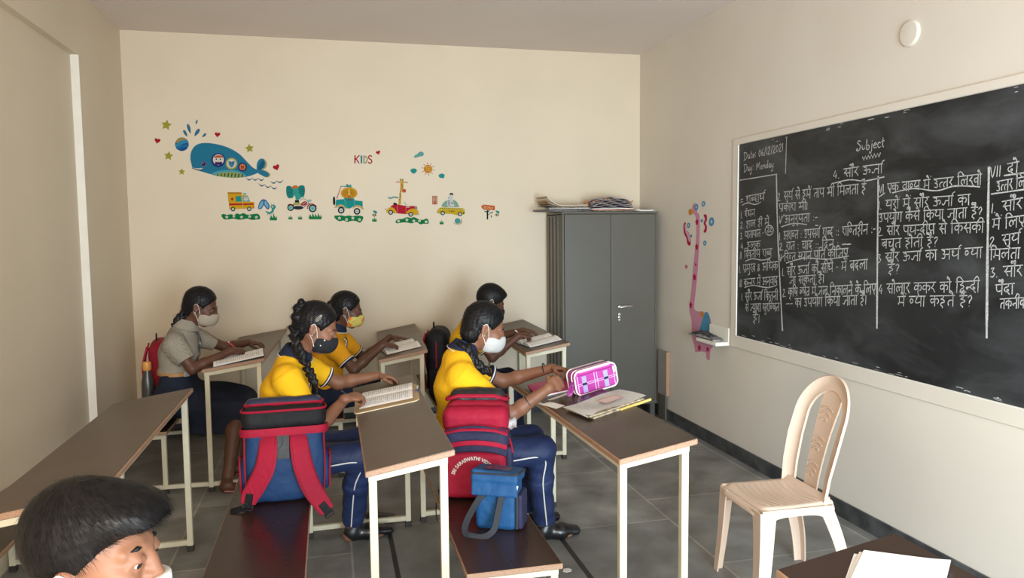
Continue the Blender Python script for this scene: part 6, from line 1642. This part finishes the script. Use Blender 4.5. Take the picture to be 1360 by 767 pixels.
# ---- blue and red backpack on the middle bench, straps towards the camera
def backpack_blue():
    base = (-.222, 3.465, .3975)
    r = thing('backpack', 'blue and red backpack with hanging red shoulder straps, standing on the middle bench', 'backpack', base)
    L = Local(r, bag_frame(base, .03, -.10))
    S = Soft(); S.box((0, .03, .20), (.172, .075, .198), None, .045, .03); S.ell((0, -.02, .18), (.150, .045, .15), None, .05); S.half((0, 0, .001), (0, 0, -1))
    body = L.soft(S, 'body', BLUE)
    S = Soft(); S.box((0, .015, .372), (.182, .098, .055), Matrix.Rotation(-.10, 3, 'X'), .045, .02); S.half((0, 0, .318), (0, .12, -1))
    top = L.soft(S, 'top_compartment', BBLK)
    S = Soft(); S.box((0, .060, .425), (.168, .066, .036), Matrix.Rotation(-.08, 3, 'X'), .030, .02)
    L.soft(S, 'lid', mat('shiny_navy_vinyl', (.014, .018, .045), .3, (.02, .026, .06), 12, 3), top)
    # red bands: along the bottom of the top part, zip rims and side seams
    def band(z, w, d, yc, rad, name, m, par, fl=(1, 1), bow=0.0, y_front=None):
        pts = []
        for a, c in loop_rect(w, d, .05): pts.append((a, yc + c, z + bow * (1 - (2 * a / w) ** 2)))
        b = B(); b.tube(pts, rad, 6, True, flat=fl); L.done(b, name, m, par)
    band(.322, .372, .20, .012, .013, 'red_band', RED, top, (.5, 1.5)); band(.412, .365, .19, .02, .0055, 'zip_rim', RED, top); band(.432, .340, .142, .06, .0075, 'zip_rim', RED, top, bow=.006)
    for sx in (1, -1):
        b = B(); b.tube(smooth_path([(sx * .170, -.038, .31), (sx * .171, -.040, .16), (sx * .160, -.036, .02), (sx * .13, -.03, .006)], 4), .0042, 6); L.done(b, 'piping', REDD, body)
        S = Soft(); S.ell((sx * .176, .03, .12), (.022, .055, .09), None, .02); S.half((0, 0, .003), (0, 0, -1)); p = L.soft(S, 'side_pocket', BLUE)
        b = B(); b.tube(smooth_path([(sx * .190, -.02, .05), (sx * .196, .0, .18), (sx * .196, .05, .205), (sx * .188, .09, .18)], 4), .004, 6); L.done(b, 'pocket_trim', RED, p)
    # shoulder straps
    for sx, pts in ((-1, [(-.070, -.055, .300), (-.072, -.080, .24), (-.085, -.092, .17), (-.120, -.088, .10), (-.150, -.085, .050), (-.158, -.088, .020)]),
                    (1, [(.060, -.055, .300), (.066, -.084, .24), (.080, -.096, .16), (.110, -.095, .07), (.150, -.105, .0), (.176, -.105, -.040)])):
        q = smooth_path(pts, 5); n = len(q)
        b = B(); b.strap(q, [(.25 * sx, -1, .15)] * n, [.066 + .012 * math.sin(PI * i / n) - .016 * (i / n) ** 3 for i in range(n)], .012); st = L.done(b, 'shoulder_strap', RED)
        b = B(); b.strap([tuple(Vector(p) + Vector((0, -.001, 0))) for p in q], [(.25 * sx, -1, .15)] * n, [.078 + .012 * math.sin(PI * i / n) - .016 * (i / n) ** 3 for i in range(n)], .005); L.done(b, 'strap_binding', REDD, st)
        e = Vector(q[-1]); d = (e - Vector(q[-3])).normalized()
        b = B(); b.strap([tuple(e - d * .045 + Vector((0, -.008, 0))), tuple(e - d * .01 + Vector((0, -.009, 0))), tuple(e + d * .012 + Vector((0, -.006, 0)))], (.25 * sx, -1, .15), .034, .006); L.done(b, 'strap_tab', BBLK, st)
        b = B(); x = d.cross(Vector((0, -1, 0))).normalized()
        c = e + d * .012 + Vector((0, -.008, 0))
        b.tube([c + x * a * 1.0 + d * q_ for a, q_ in loop_rect(.042, .026, .006, 2)], .0032, 6, True); b.tube([c - x * .018, c + x * .018], .003, 6); L.done(b, 'buckle', M['black'], st)
        if sx < 0:
            b = B(); b.strap([tuple(c), tuple(c + Vector((-.030, .006, -.006))), tuple(c + Vector((-.070, .012, -.014)))], (0, -.5, 1), .030, .010); L.done(b, 'strap_end', BBLK, st)
    b = B(); b.strap(smooth_path([(-.006, -.062, .305), (-.006, -.072, .25), (-.006, -.076, .20)], 4), (0, -1, .1), .058, .006); L.done(b, 'back_panel', MESHC, body)
    b = B(); b.strap(smooth_path([(-.030, -.035, .418), (-.014, -.052, .412), (.014, -.052, .412), (.030, -.035, .418)], 4), (0, -1, .3), .018, .005); L.done(b, 'grab_handle', BBLK, top)
    return r
backpack_blue()

# ---- red and navy backpack on the right-hand bench
def backpack_red():
    base = (.625, 3.33, .3975)
    r = thing('backpack', 'red and navy backpack with white arched lettering, standing on the right-hand bench', 'backpack', base)
    L = Local(r, bag_frame(base, -.28, -.10))
    S = Soft(); S.box((0, .055, .215), (.150, .085, .213), None, .055, .03); S.half((0, 0, .001), (0, 0, -1)); body = L.soft(S, 'body', REDD)
    S = Soft(); S.box((0, .075, .425), (.128, .060, .045), None, .035, .02); S.ell((0, .06, .44), (.115, .05, .035), None, .03); lid = L.soft(S, 'open_top', MESHC, body)
    b = B(); b.tube([(a, .066 + c, .422 + .035 * (1 - (a / .15) ** 2)) for a, c in loop_rect(.286, .155, .06)], .009, 6, True); L.done(b, 'zip_rim', RED, lid)
    # stepped compartments
    S = Soft(); S.box((0, -.020, .345), (.152, .058, .060), Matrix.Rotation(.18, 3, 'X'), .045, .02); c1 = L.soft(S, 'upper_compartment', RED)
    S = Soft(); S.box((.006, -.052, .262), (.148, .052, .055), Matrix.Rotation(.12, 3, 'X'), .042, .02); c2 = L.soft(S, 'middle_compartment', BNAVY)
    b = B(); b.strap(smooth_path([(-.135, -.092, .295), (-.07, -.108, .312), (.01, -.112, .316), (.09, -.106, .310), (.145, -.085, .290)], 5), (0, -.5, .9), .034, .008); L.done(b, 'red_band', RED, c2)
    b = B(); b.tube(smooth_path([(-.150, -.060, .272), (-.12, -.098, .300), (0, -.118, .322), (.12, -.098, .302), (.158, -.05, .272)], 5), .006, 6); L.done(b, 'zip_line', BNAVY, c2)
    S = Soft(); S.box((0, -.075, .105), (.140, .040, .104), None, .030, .02); S.half((0, 0, .002), (0, 0, -1)); c3 = L.soft(S, 'front_pocket', RED)
    b = B(); b.strap(smooth_path([(-.135, -.100, .202), (-.07, -.118, .222), (.01, -.122, .228), (.09, -.116, .220), (.142, -.095, .20)], 5), (0, -1, .5), .030, .010); L.done(b, 'navy_flap', BNAVY, c3)
    b = B(); b.strap(smooth_path([(-.135, -.098, .226), (-.07, -.114, .244), (.01, -.118, .250), (.09, -.112, .242), (.142, -.09, .224)], 5), (0, -1, .5), .022, .012); L.done(b, 'red_band', RED, c3)
    for sx in (1, -1):
        S = Soft(); S.box((sx * .150, .035, .11), (.016, .07, .108), None, .014, .02); S.half((0, 0, .002), (0, 0, -1)); p = L.soft(S, 'side_pocket', BNAVY)
    for sx, k in ((-1, 0), (1, 1)):
        b = B(); q = smooth_path([(sx * .06, .145, .39), (sx * .085, .17, .30), (sx * .10, .165, .18), (sx * .12, .15, .05)], 5); b.strap(q, (0, 1, 0), .055, .012); L.done(b, 'shoulder_strap', BNAVY)
    b = B(); q = smooth_path([(-.165, .03, .05), (-.185, .02, -.02), (-.190, .01, -.09), (-.182, .0, -.13)], 5); b.strap(q, (-1, -.2, 0), .024, .004); L.done(b, 'hanging_strap', BBLK)
    b = B(); b.tube(smooth_path([(.145, -.06, .28), (.160, -.035, .24), (.168, -.03, .19)], 4), .004, 6); L.done(b, 'piping', RED, c2)
    b = B(); b.grid(lambda u, v: (.135 + .05 * u, -.02 + .03 * math.sin(3 * v), .30 + .045 * v + .006 * math.sin(9 * u)), 8, 6, (0, .004, 0)); L.done(b, 'clear_wrapper', mat('clear_wrapper', (.5, .48, .46), .25, (.3, .28, .28), 60, 2), c1)
    # arched white lettering on the front pocket
    txt = 'SRI SARASWATHI VIDYA'
    cu = bpy.data.curves.new('lettering', 'FONT'); cu.body = txt; cu.size = .0225; cu.align_x = 'CENTER'; cu.extrude = .0004; cu.offset = .0006; cu.resolution_u = 2
    o = bpy.data.objects.new('lettering', cu); COL.objects.link(o)
    dg = bpy.context.evaluated_depsgraph_get(); me = bpy.data.meshes.new_from_object(o.evaluated_get(dg)); bpy.data.objects.remove(o); bpy.data.curves.remove(cu)
    R0 = .092
    for v in me.vertices:
        a = PI / 2 + .18 - (v.co.x * .82) / R0; rr = R0 + v.co.y
        v.co = Vector((.0 + rr * math.cos(a), -.1168 - v.co.z + .00002 * 0, .082 + rr * math.sin(a)))
    me.transform(L.X); me.materials.clear(); place('lettering', me, WHT, c3)
    return r
backpack_red()

# ---- blue lunch bag
def lunch_bag():
    base = (.645, 2.945, .3975)
    r = thing('lunch_bag', 'small blue lunch bag with long dark handles, in front of the red backpack', 'bag', base)
    L = Local(r, bag_frame(base, -.45))
    S = Soft(); S.box((0, 0, .105), (.088, .070, .106), None, .026, .02); S.half((0, 0, .001), (0, 0, -1)); body = L.soft(S, 'body', LUNCH, None, .0035)
    S = Soft(); S.box((0, -.006, .214), (.096, .078, .022), Matrix.Rotation(-.14, 3, 'X') @ Matrix.Rotation(.05, 3, 'Y'), .012, .01); S.box((0, -.078, .180), (.094, .007, .034), Matrix.Rotation(-.16, 3, 'X'), .006, .012); fl = L.soft(S, 'flap', LUNCH, None, .0035)
    b = B(); b.tube([(a, -.006 + c, .226 + .14 * -c) for a, c in loop_rect(.196, .158, .02)], .0045, 6, True); L.done(b, 'binding', WEB, fl)
    b = B(); b.box((0, -.002, .2375), (.105, .072, .002), Euler((-.14, .05, 0)), .0008); L.done(b, 'label_window', mat('maroon_label_window', (.05, .018, .035), .25, (.09, .05, .09), 30, 2), fl, False)
    S = Soft(); S.box((.094, .005, .072), (.013, .055, .072), None, .011, .01); S.half((0, 0, .002), (0, 0, -1)); p = L.soft(S, 'side_pocket', BNAVY, None, .0035)
    b = B(); b.tube(smooth_path([(.086, -.066, .20), (.090, -.070, .15), (.090, -.071, .06), (.088, -.066, .012)], 4), .0055, 6); L.done(b, 'zip_line', WEB, body)
    b = B(); b.box((.092, -.078, .178), (.008, .004, .030), Euler((.1, .15, 0)), .002); L.done(b, 'zip_puller', M['silver'], body)
    q = smooth_path([(-.048, -.080, .150), (-.075, -.098, .110), (-.105, -.120, .050), (-.108, -.135, .012), (-.075, -.150, .004), (-.028, -.150, .004), (.010, -.135, .030), (.022, -.108, .090), (.030, -.082, .150)], 6)
    n = len(q); N_ = []
    for i in range(n):
        t = i / n; N_.append((-.3 * math.cos(PI * t), -1, .05) if not .38 < t < .66 else (-.2, -.9, .5))
    b = B(); b.strap(q, N_, .026, .0045); L.done(b, 'handle', WEB)
    for x in (-.048, .030):
        b = B(); b.box((x, -.0775, .150), (.034, .006, .022), None, .002); L.done(b, 'handle_patch', WEB, body)
    return r
lunch_bag()

# ---- bags hanging behind the two far pupils
def small_backpack(label, base, rz, m1, m2, sc=1.0, bottle=False, rise=0.0):
    r = thing('backpack', label, 'backpack', base)
    L = Local(r, bag_frame(base, rz) @ Matrix.Diagonal((sc, sc, sc, 1)))
    S = Soft(); S.box((0, .0, .21), (.145, .07, .21), None, .06, .03); S.half((0, 0, .001), (0, 0, -1)); body = L.soft(S, 'body', m1)
    S = Soft(); S.box((0, -.07, .15), (.115, .035, .13), None, .03, .02); S.half((0, 0, .004), (0, 0, -1)); L.soft(S, 'front_pocket', m2)
    b = B(); b.tube([(.148 * a, 0, .205 + .212 * c) for a, c in [(math.copysign(abs(math.cos(t)) ** .5, math.cos(t)), math.copysign(abs(math.sin(t)) ** .5, math.sin(t))) for t in [2 * PI * k / 40 for k in range(40)]]], .005, 6, True); L.done(b, 'zip_rim', m2, body)
    b = B(); b.strap(smooth_path([(-.025, .03, .415), (-.018, .03, .445), (.018, .03, .445), (.025, .03, .415)], 4), (0, 1, 0), .018, .005); L.done(b, 'grab_handle', BBLK, body)
    for sx in (1, -1):
        S = Soft(); S.box((sx * .150, .0, .09), (.018, .05, .085), None, .016, .01); S.half((0, 0, .004), (0, 0, -1)); L.soft(S, 'side_pocket', BBLK)
        b = B(); b.strap(smooth_path([(sx * .06, .075, .39), (sx * .075, .10, .28), (sx * .09, .09, .15), (sx * .12, .07, .04)], 4), (0, 1, 0), .05, .01); L.done(b, 'shoulder_strap', m2)
    return r
small_backpack('dark red backpack standing behind the girl in the grey shirt', (-1.115, 5.44, .3975), PI / 2 + .15, REDD, RED, 1.18)
small_backpack('black backpack with maroon panel standing behind the far boy', (.775, 5.60, .3975), PI / 2 - .25, BBLK, REDD, 1.15)
def bottle():
    c = Vector((-1.155, 5.16, .3975)); r = thing('water_bottle', 'grey water bottle with orange cap behind the girl in the grey shirt', 'bottle', tuple(c))
    b = B(); b.lathe([(.034, 0), (.038, .01), (.038, .22), (.036, .27), (.022, .325), (.020, .34)], c, seg=24); b.done('bottle_body', mat('smoky_bottle_plastic', (.050, .046, .040), .3), r, True, 40)
    b = B(); b.lathe([(.023, .338), (.026, .342), (.026, .385), (.022, .392), (.008, .394)], c, seg=20); b.done('bottle_cap', mat('orange_cap_plastic', (.62, .27, .06), .45), r, True, 40)
bottle()

# ================================================================= things on the desks
def page_surface(b, P, U, V, N, w, h, lift, mi, uvl, nu=14, nv=4, thick=None, u0=0.0, u1=1.0):
    pass
PG = page_mat('handwritten_page', '#f1eee9', '#8d90a2', 26, 110, .52)
PG2 = page_mat('printed_page', '#ebe7df', '#8a8782', 30, 120, .5, False)
PGB = page_mat('faint_pencil_page', '#f2f0ec', '#b9bcc4', 16, 34, .42, False, .55, .95)
def notebook(name, label, c, rz, tilt, w, h, mats, cover, fan=.010, label_cat='notebook', left_sag=1.0, thick=.010, group=None):
    """open book: spine along local y; pages w wide each, h tall; mats = left, right page materials"""
    r = thing(name, label, label_cat, c, group)
    X = Matrix.Translation(c) @ Euler((0, tilt, 0)).to_matrix().to_4x4() @ Matrix.Rotation(rz, 4, 'Z')
    b = B(); b.X = X; b.span((-w - .004, -h / 2 - .003, .0006), (-.004, h / 2 + .003, .0028), .0008).span((.004, -h / 2 - .003, .0006), (w + .004, h / 2 + .003, .0028), .0008).span((-.006, -h / 2 - .003, .0004), (.006, h / 2 + .003, .0022)); b.done('cover', cover, r)
    for sg, m, t in ((-1, mats[0], thick), (1, mats[1], thick * left_sag)):
        b = B(); bm = b.bm; uv = bm.loops.layers.uv.new('UVMap'); nu, nv = 14, 3
        def top(u): return .003 + t * (1 - u) ** .35 * (1 - math.exp(-u * 14)) + fan * math.sin(PI * min(u * 1.1, 1)) * .6
        V_ = [[bm.verts.new(X @ Vector((sg * w * i / nu, (j / nv - .5) * h, top(i / nu)))) for j in range(nv + 1)] for i in range(nu + 1)]
        W_ = [[bm.verts.new(X @ Vector((sg * w * i / nu, (j / nv - .5) * h, .0029))) for j in range(nv + 1)] for i in range(nu + 1)]
        for i in range(nu):
            for j in range(nv):
                f = bm.faces.new((V_[i][j], V_[i + 1][j], V_[i + 1][j + 1], V_[i][j + 1]))
                for lp, (a, c_) in zip(f.loops, ((i, j), (i + 1, j), (i + 1, j + 1), (i, j + 1))):
                    lp[uv].uv = ((a / nu) if sg > 0 else 1 - a / nu, 1 - c_ / nv)
                bm.faces.new((W_[i][j], W_[i][j + 1], W_[i + 1][j + 1], W_[i + 1][j]))
            bm.faces.new((V_[i][0], W_[i][0], W_[i + 1][0], V_[i + 1][0])); bm.faces.new((V_[i][nv], V_[i + 1][nv], W_[i + 1][nv], W_[i][nv]))
        for j in range(nv): bm.faces.new((V_[nu][j], W_[nu][j], W_[nu][j + 1], V_[nu][j + 1])); bm.faces.new((V_[0][j], V_[0][j + 1], W_[0][j + 1], W_[0][j]))
        b.done('page', m, r, True, 60)
    return r
SL = -math.atan(.055 / .315)     # slope of the desk tops
def zdesk(x, x0, x1, zl=.77, zr=.825): return zl + (zr - zl) * (x - x0) / (x1 - x0) + .0015
COV = mat('brown_book_cover', (.35, .22, .11), .6, (.30, .18, .09), 10, 3); COVB = mat('blue_book_cover', (.05, .09, .20), .5); COVP = mat('pink_book_cover', (.55, .02, .16), .45, (.48, .02, .15), 6, 3)
# middle desk: board, notebook, pen
def clipboard():
    c = (.245, 3.62, zdesk(.245, .097, .412)); r = thing('writing_board', 'tan hardboard writing board under the notebook on the middle desk', 'writing board', c)
    X = Matrix.Translation(c) @ Euler((0, SL, 0)).to_matrix().to_4x4() @ Matrix.Rotation(-.06, 4, 'Z')
    b = B(); b.prism(loop_rect(.30, .36, .03, 4), lambda u, v, t: X @ Vector((u, v, t)), .0006, .0055); b.done('board', mat('tan_hardboard', (.50, .34, .17), .5, (.44, .29, .14), 14, 4), r)
    b = B(); X2 = X; b.prism(loop_rect(.304, .364, .031, 4), lambda u, v, t: X @ Vector((u, v, t)), .001, .0045); b.done('board_rim', mat('pale_board_edge', (.74, .64, .46), .5), r)
clipboard()
notebook('notebook', 'open handwritten notebook on the tan writing board of the middle desk', (.250, 3.655, zdesk(.250, .097, .412) + .0065), PI / 2 - .10, SL, .165, .250, [PG, PG], COV, .006)
pen('pen', 'pen with a blue cap end lying at the right edge of the middle desk', (.385, 3.60, .8285), (.405, 3.71, .834), .0045, M['white_plastic'], (.0, .38), mat('blue_pen_cap', (.03, .07, .22), .4))
t_ = tp_mid['R']; gp = (t_[0] + t_[4]) / 2
pen('pen', 'dark pen in the hand of the girl with the black mask', tuple(gp + Vector((.035, .020, -.030))), tuple(gp + Vector((-.075, -.022, .060))), .0038, M['black'])
# left far desk
notebook('notebook', 'open notebook before the girl in the grey shirt, hanging over the desk end', (-.585, 5.05, zdesk(-.585, -.785, -.415) + .001), PI / 2 + .10, SL, .155, .30, [PG, PG], COVB, .010, thick=.016)
t_ = tp_left['R']; gp = (t_[0] + t_[4]) / 2
pen('pen', 'red and white pen in the hand of the girl in the grey shirt', tuple(gp + Vector((.025, .012, -.025))), tuple(gp + Vector((-.075, -.012, .085))), .0042, M['white_plastic'], (.62, .98), mat('red_pen_cap', (.45, .02, .03), .4))
# second far desk
notebook('notebook', 'open book with a curling page on the desk behind the middle one', (.445, 5.20, zdesk(.445, .285, .605) + .001), PI / 2 + .12, SL, .17, .235, [PG2, PG2], COV, .030)
t_ = tp_back['R']; gp = (t_[0] + t_[4]) / 2
pen('pen', 'orange pen under the hand of the girl with the printed mask', tuple(gp + Vector((.075, .030, .005))), tuple(gp + Vector((-.045, .0, .030))), .0046, mat('orange_pen_plastic', (.72, .20, .03), .4), (.0, .22), M['black'])
# desk beside the cupboard
notebook('notebook', 'open book before the far boy, beside the steel cupboard', (1.44, 5.20, zdesk(1.44, 1.275, 1.595) + .001), PI / 2 + .10, SL, .165, .24, [PG2, PG], COVB, .022)
t_ = tp_far['R']; gp = (t_[0] + t_[4]) / 2
pen('pen', 'white pen in the hand of the far boy', tuple(gp + Vector((.025, .012, -.025))), tuple(gp + Vector((-.080, -.008, .070))), .0042, M['white_plastic'])
# right-hand desk
def flat_book(name, label, c, rz, w, h, t, mc, mp, cat, slope=SL):
    r = thing(name, label, cat, c); X = Matrix.Translation(c) @ Euler((0, slope, 0)).to_matrix().to_4x4() @ Matrix.Rotation(rz, 4, 'Z')
    b = B(); b.X = X; b.span((-w / 2 + .003, -h / 2 + .003, .0025), (w / 2 - .003, h / 2 - .003, t - .002)); b.done('page_block', mp, r)
    b = B(); b.X = X; b.span((-w / 2, -h / 2, .0006), (w / 2, h / 2, .0026), .0006).span((-w / 2, -h / 2, t - .0022), (w / 2, h / 2, t), .0006).span((-w / 2 - .001, -h / 2, .0008), (-w / 2 + .002, h / 2, t - .0004)); b.done('cover', mc, r)
    return r, X
zE = lambda x: zdesk(x, .995, 1.305)
flat_book('notebook', 'pink covered notebook under the arms of the girl with the white mask', (1.085, 3.665, zE(1.085)), -.10, .20, .27, .014, COVP, M['paper'], 'notebook')
b = B(); X = Matrix.Translation((1.065, 3.40, zE(1.065))) @ Euler((0, SL, 0)).to_matrix().to_4x4() @ Matrix.Rotation(.28, 4, 'Z'); b.X = X
b.grid(lambda u, v: ((u - .5) * .19, (v - .5) * .17, .0035 + .002 * u * v), 10, 6, (0, 0, -.002)); tag(b.done('paper_sheets', M['paper'], None, True), 'blank white pages under the wrists of the girl opening the pencil case', 'paper')
def wrapped_book():
    c = (1.185, 3.155, zE(1.185)); r = thing('wrapped_book', 'book wrapped in grey newspaper with a yellow edge on the right-hand desk', 'book', c)
    X = Matrix.Translation(c) @ Euler((0, SL, 0)).to_matrix().to_4x4() @ Matrix.Rotation(.22, 4, 'Z')
    m = page_mat('grey_newspaper_wrap', '#fdf9f4', '#e8e2dc', 30, 60, .5, False, .0, 1.0)
    nt = m.node_tree
    b = B(); bm = b.bm; uv = bm.loops.layers.uv.new('UVMap'); n = 10
    f3 = lambda u, v: X @ Vector(((u - .5) * .315, (v - .5) * .215, .0225 + .004 * math.sin(7 * u + 3 * v) - .012 * max(0, .2 - u) * 5 * (1 - v) * .8))
    V_ = [[bm.verts.new(f3(i / n, j / n)) for j in range(n + 1)] for i in range(n + 1)]
    for i in range(n):
        for j in range(n):
            f = bm.faces.new((V_[i][j], V_[i + 1][j], V_[i + 1][j + 1], V_[i][j + 1]))
            for lp, (a, c_) in zip(f.loops, ((i, j), (i + 1, j), (i + 1, j + 1), (i, j + 1))): lp[uv].uv = (a / n, 1 - c_ / n)
    bmesh.ops.solidify(bm, geom=bm.faces[:], thickness=.003)
    b.done('newspaper_wrap', m, r, True, 50)
    b = B(); b.X = X; b.span((-.135, -.118, .0008), (.150, .100, .010), .002).span((-.150, -.112, .0105), (.140, .100, .018), .002); b.done('page_block', mat('mottled_page_edges', (.50, .42, .28), .7, (.18, .14, .10), 55, 2, stretch=(1, 1, 3)), r)
    b = B(); b.X = X; b.tube([(.0, -.122, .006), (.165, -.124, .007)], .0062, 10); b.done('rolled_edge', mat('yellow_card', (.60, .42, .12), .5), r, True)
    b = B(); b.X = X; b.span((-.02, -.045, .0282), (.075, .02, .0292)); b.done('name_label', mat('pale_pink_label', (.66, .52, .48), .6), r)
    b = B(); b.X = X
    for q in (((-.022, -.047), (.077, -.044)), ((-.022, .020), (.077, .022)), ((-.022, -.047), (-.02, .022)), ((.075, -.047), (.077, .022))): b.span((q[0][0], q[0][1], .0290), (q[1][0], q[1][1], .0298))
    b.done('label_border', mat('red_label_border', (.50, .12, .10), .6), r)
wrapped_book()
def pencil_case():
    c = (1.245, 3.46, zE(1.245) + .0); r = thing('pencil_case', 'pink checked pencil case with white piping standing on the right-hand desk', 'pencil case', c)
    X = Matrix.Translation(c) @ Euler((0, SL, 0)).to_matrix().to_4x4() @ Matrix.Rotation(.17, 4, 'Z')
    m = mat('pink_checked_vinyl', (.44, .040, .30), .35, (.39, .034, .265), 8, 2, spec=.5)
    pink2 = mat('pale_pink_vinyl', (.62, .30, .46), .4)
    L = Local(r, X); w, h, d = .232, .118, .066
    S = Soft(); S.box((0, .014, .062), (w / 2, d / 2, h / 2), None, .028, .01); body = L.soft(S, 'body', m, None, .003, None)
    S = Soft(); S.box((0, -.028, .060), (w / 2 - .001, .014, h / 2 - .002), None, .013, .01); fr = L.soft(S, 'front_pocket', m, None, .003, None)
    S = Soft(); S.box((0, .0, .110), (w / 2 - .022, .040, .014), None, .012, .02); L.soft(S, 'top_panel', pink2, body, .003, None)
    for y, rad, sc in ((-.038, .0042, 1.0), (-.012, .0032, 1.02), (.046, .0036, .98)):
        b = B(); b.tube([(a * sc, y, .061 + q * sc) for a, q in loop_rect(w, h, .03)], rad, 8, True); L.done(b, 'piping', M['white_plastic'], body)
    lav = mat('lavender_print', (.36, .34, .62), .45); lil = mat('pale_lilac_print', (.70, .50, .74), .45)
    for x in (-.068, .052):
        b = B(); b.span((x - .012, -.0436, .012), (x + .012, -.0424, .092)); L.done(b, 'broad_check', lav, fr, False)
    for x in (-.010, .004, -.103, .098):
        b = B(); b.span((x - .0016, -.0434, .014), (x + .0016, -.0423, .098)); L.done(b, 'thin_check', lil, fr, False)
    for z in (.050, .058):
        b = B(); b.span((-.108, -.0438, z - .0012), (.108, -.0425, z + .0012)); L.done(b, 'thin_check', lil, fr, False)
    for z in (.054,):
        b = B()
        b.span((-.08, -.0441, z - .006), (-.056, -.0426, z + .006)); L.done(b, 'check_crossing', BNAVY, fr, False)
        b = B(); b.span((.040, -.0441, z - .006), (.064, -.0426, z + .006)); L.done(b, 'check_crossing', BNAVY, fr, False)
    b = B(); b.tube(smooth_path([(-.1, -.0425, .100), (0, -.0435, .101), (.1, -.0425, .100)], 4), .0022, 6); L.done(b, 'zip_line', mat('deep_pink_zip', (.30, .01, .16), .5), fr)
    b = B(); b.tube(smooth_path([(-.095, -.002, .124), (0, -.002, .126), (.095, -.002, .124)], 4), .0026, 6); L.done(b, 'zip_line', BNAVY, body)
    b = B(); b.box((.098, -.047, .088), (.010, .003, .034), Euler((.1, -.12, 0)), .003); L.done(b, 'zip_puller', M['white_plastic'], fr)
    b = B(); b.strap(smooth_path([(-.112, -.01, .075), (-.135, -.025, .055), (-.158, -.04, .035), (-.165, -.045, .022), (-.150, -.050, .030), (-.125, -.03, .055)], 4), (0, -1, .4), .014, .003); L.done(b, 'wrist_loop', mat('purple_loop', (.28, .02, .20), .5), body)
pencil_case()
# desk at the lower right corner: a block of loose sheets
def sheets():
    c = (1.245, 1.47, zdesk(1.245, 1.035, 1.375)); r = None; b = B(); bm = b.bm; uv = bm.loops.layers.uv.new('UVMap')
    X = Matrix.Translation(c) @ Euler((0, SL, 0)).to_matrix().to_4x4()
    n = 12
    for k in range(5):
        rz = -.42 + (.05, -.03, .02, -.015, 0)[k]; Y = X @ Matrix.Translation((-.055, -.087, 0)) @ Matrix.Rotation(rz - .453, 4, 'Z')
        f3 = lambda u, v: Y @ Vector(((u - .5) * .185 + (.004 * k), (v - .5) * .27, .002 + .0026 * k + .004 * (k / 4) * max(0, u - .72) ** 1.3 * v * 4))
        V_ = [[bm.verts.new(f3(i / n, j / n)) for j in range(n + 1)] for i in range(n + 1)]
        U_ = [[bm.verts.new(v.co - Vector((0, 0, .0022))) for v in q] for q in V_]
        for i in range(n):
            for j in range(n):
                f = bm.faces.new((V_[i][j], V_[i + 1][j], V_[i + 1][j + 1], V_[i][j + 1]))
                for lp, (a, c_) in zip(f.loops, ((i, j), (i + 1, j), (i + 1, j + 1), (i, j + 1))): lp[uv].uv = (a / n, 1 - c_ / n)
                bm.faces.new((U_[i][j], U_[i][j + 1], U_[i + 1][j + 1], U_[i + 1][j]))
            bm.faces.new((V_[i][0], U_[i][0], U_[i + 1][0], V_[i + 1][0])); bm.faces.new((V_[i + 1][n], U_[i + 1][n], U_[i][n], V_[i][n]))
            bm.faces.new((V_[0][i + 1], U_[0][i + 1], U_[0][i], V_[0][i])); bm.faces.new((V_[n][i], U_[n][i], U_[n][i + 1], V_[n][i + 1]))
    o = b.done('paper_sheets', PGB, None, True, 30); tag(o, 'stack of white sheets on the dark desk at the lower right corner', 'paper')
sheets()
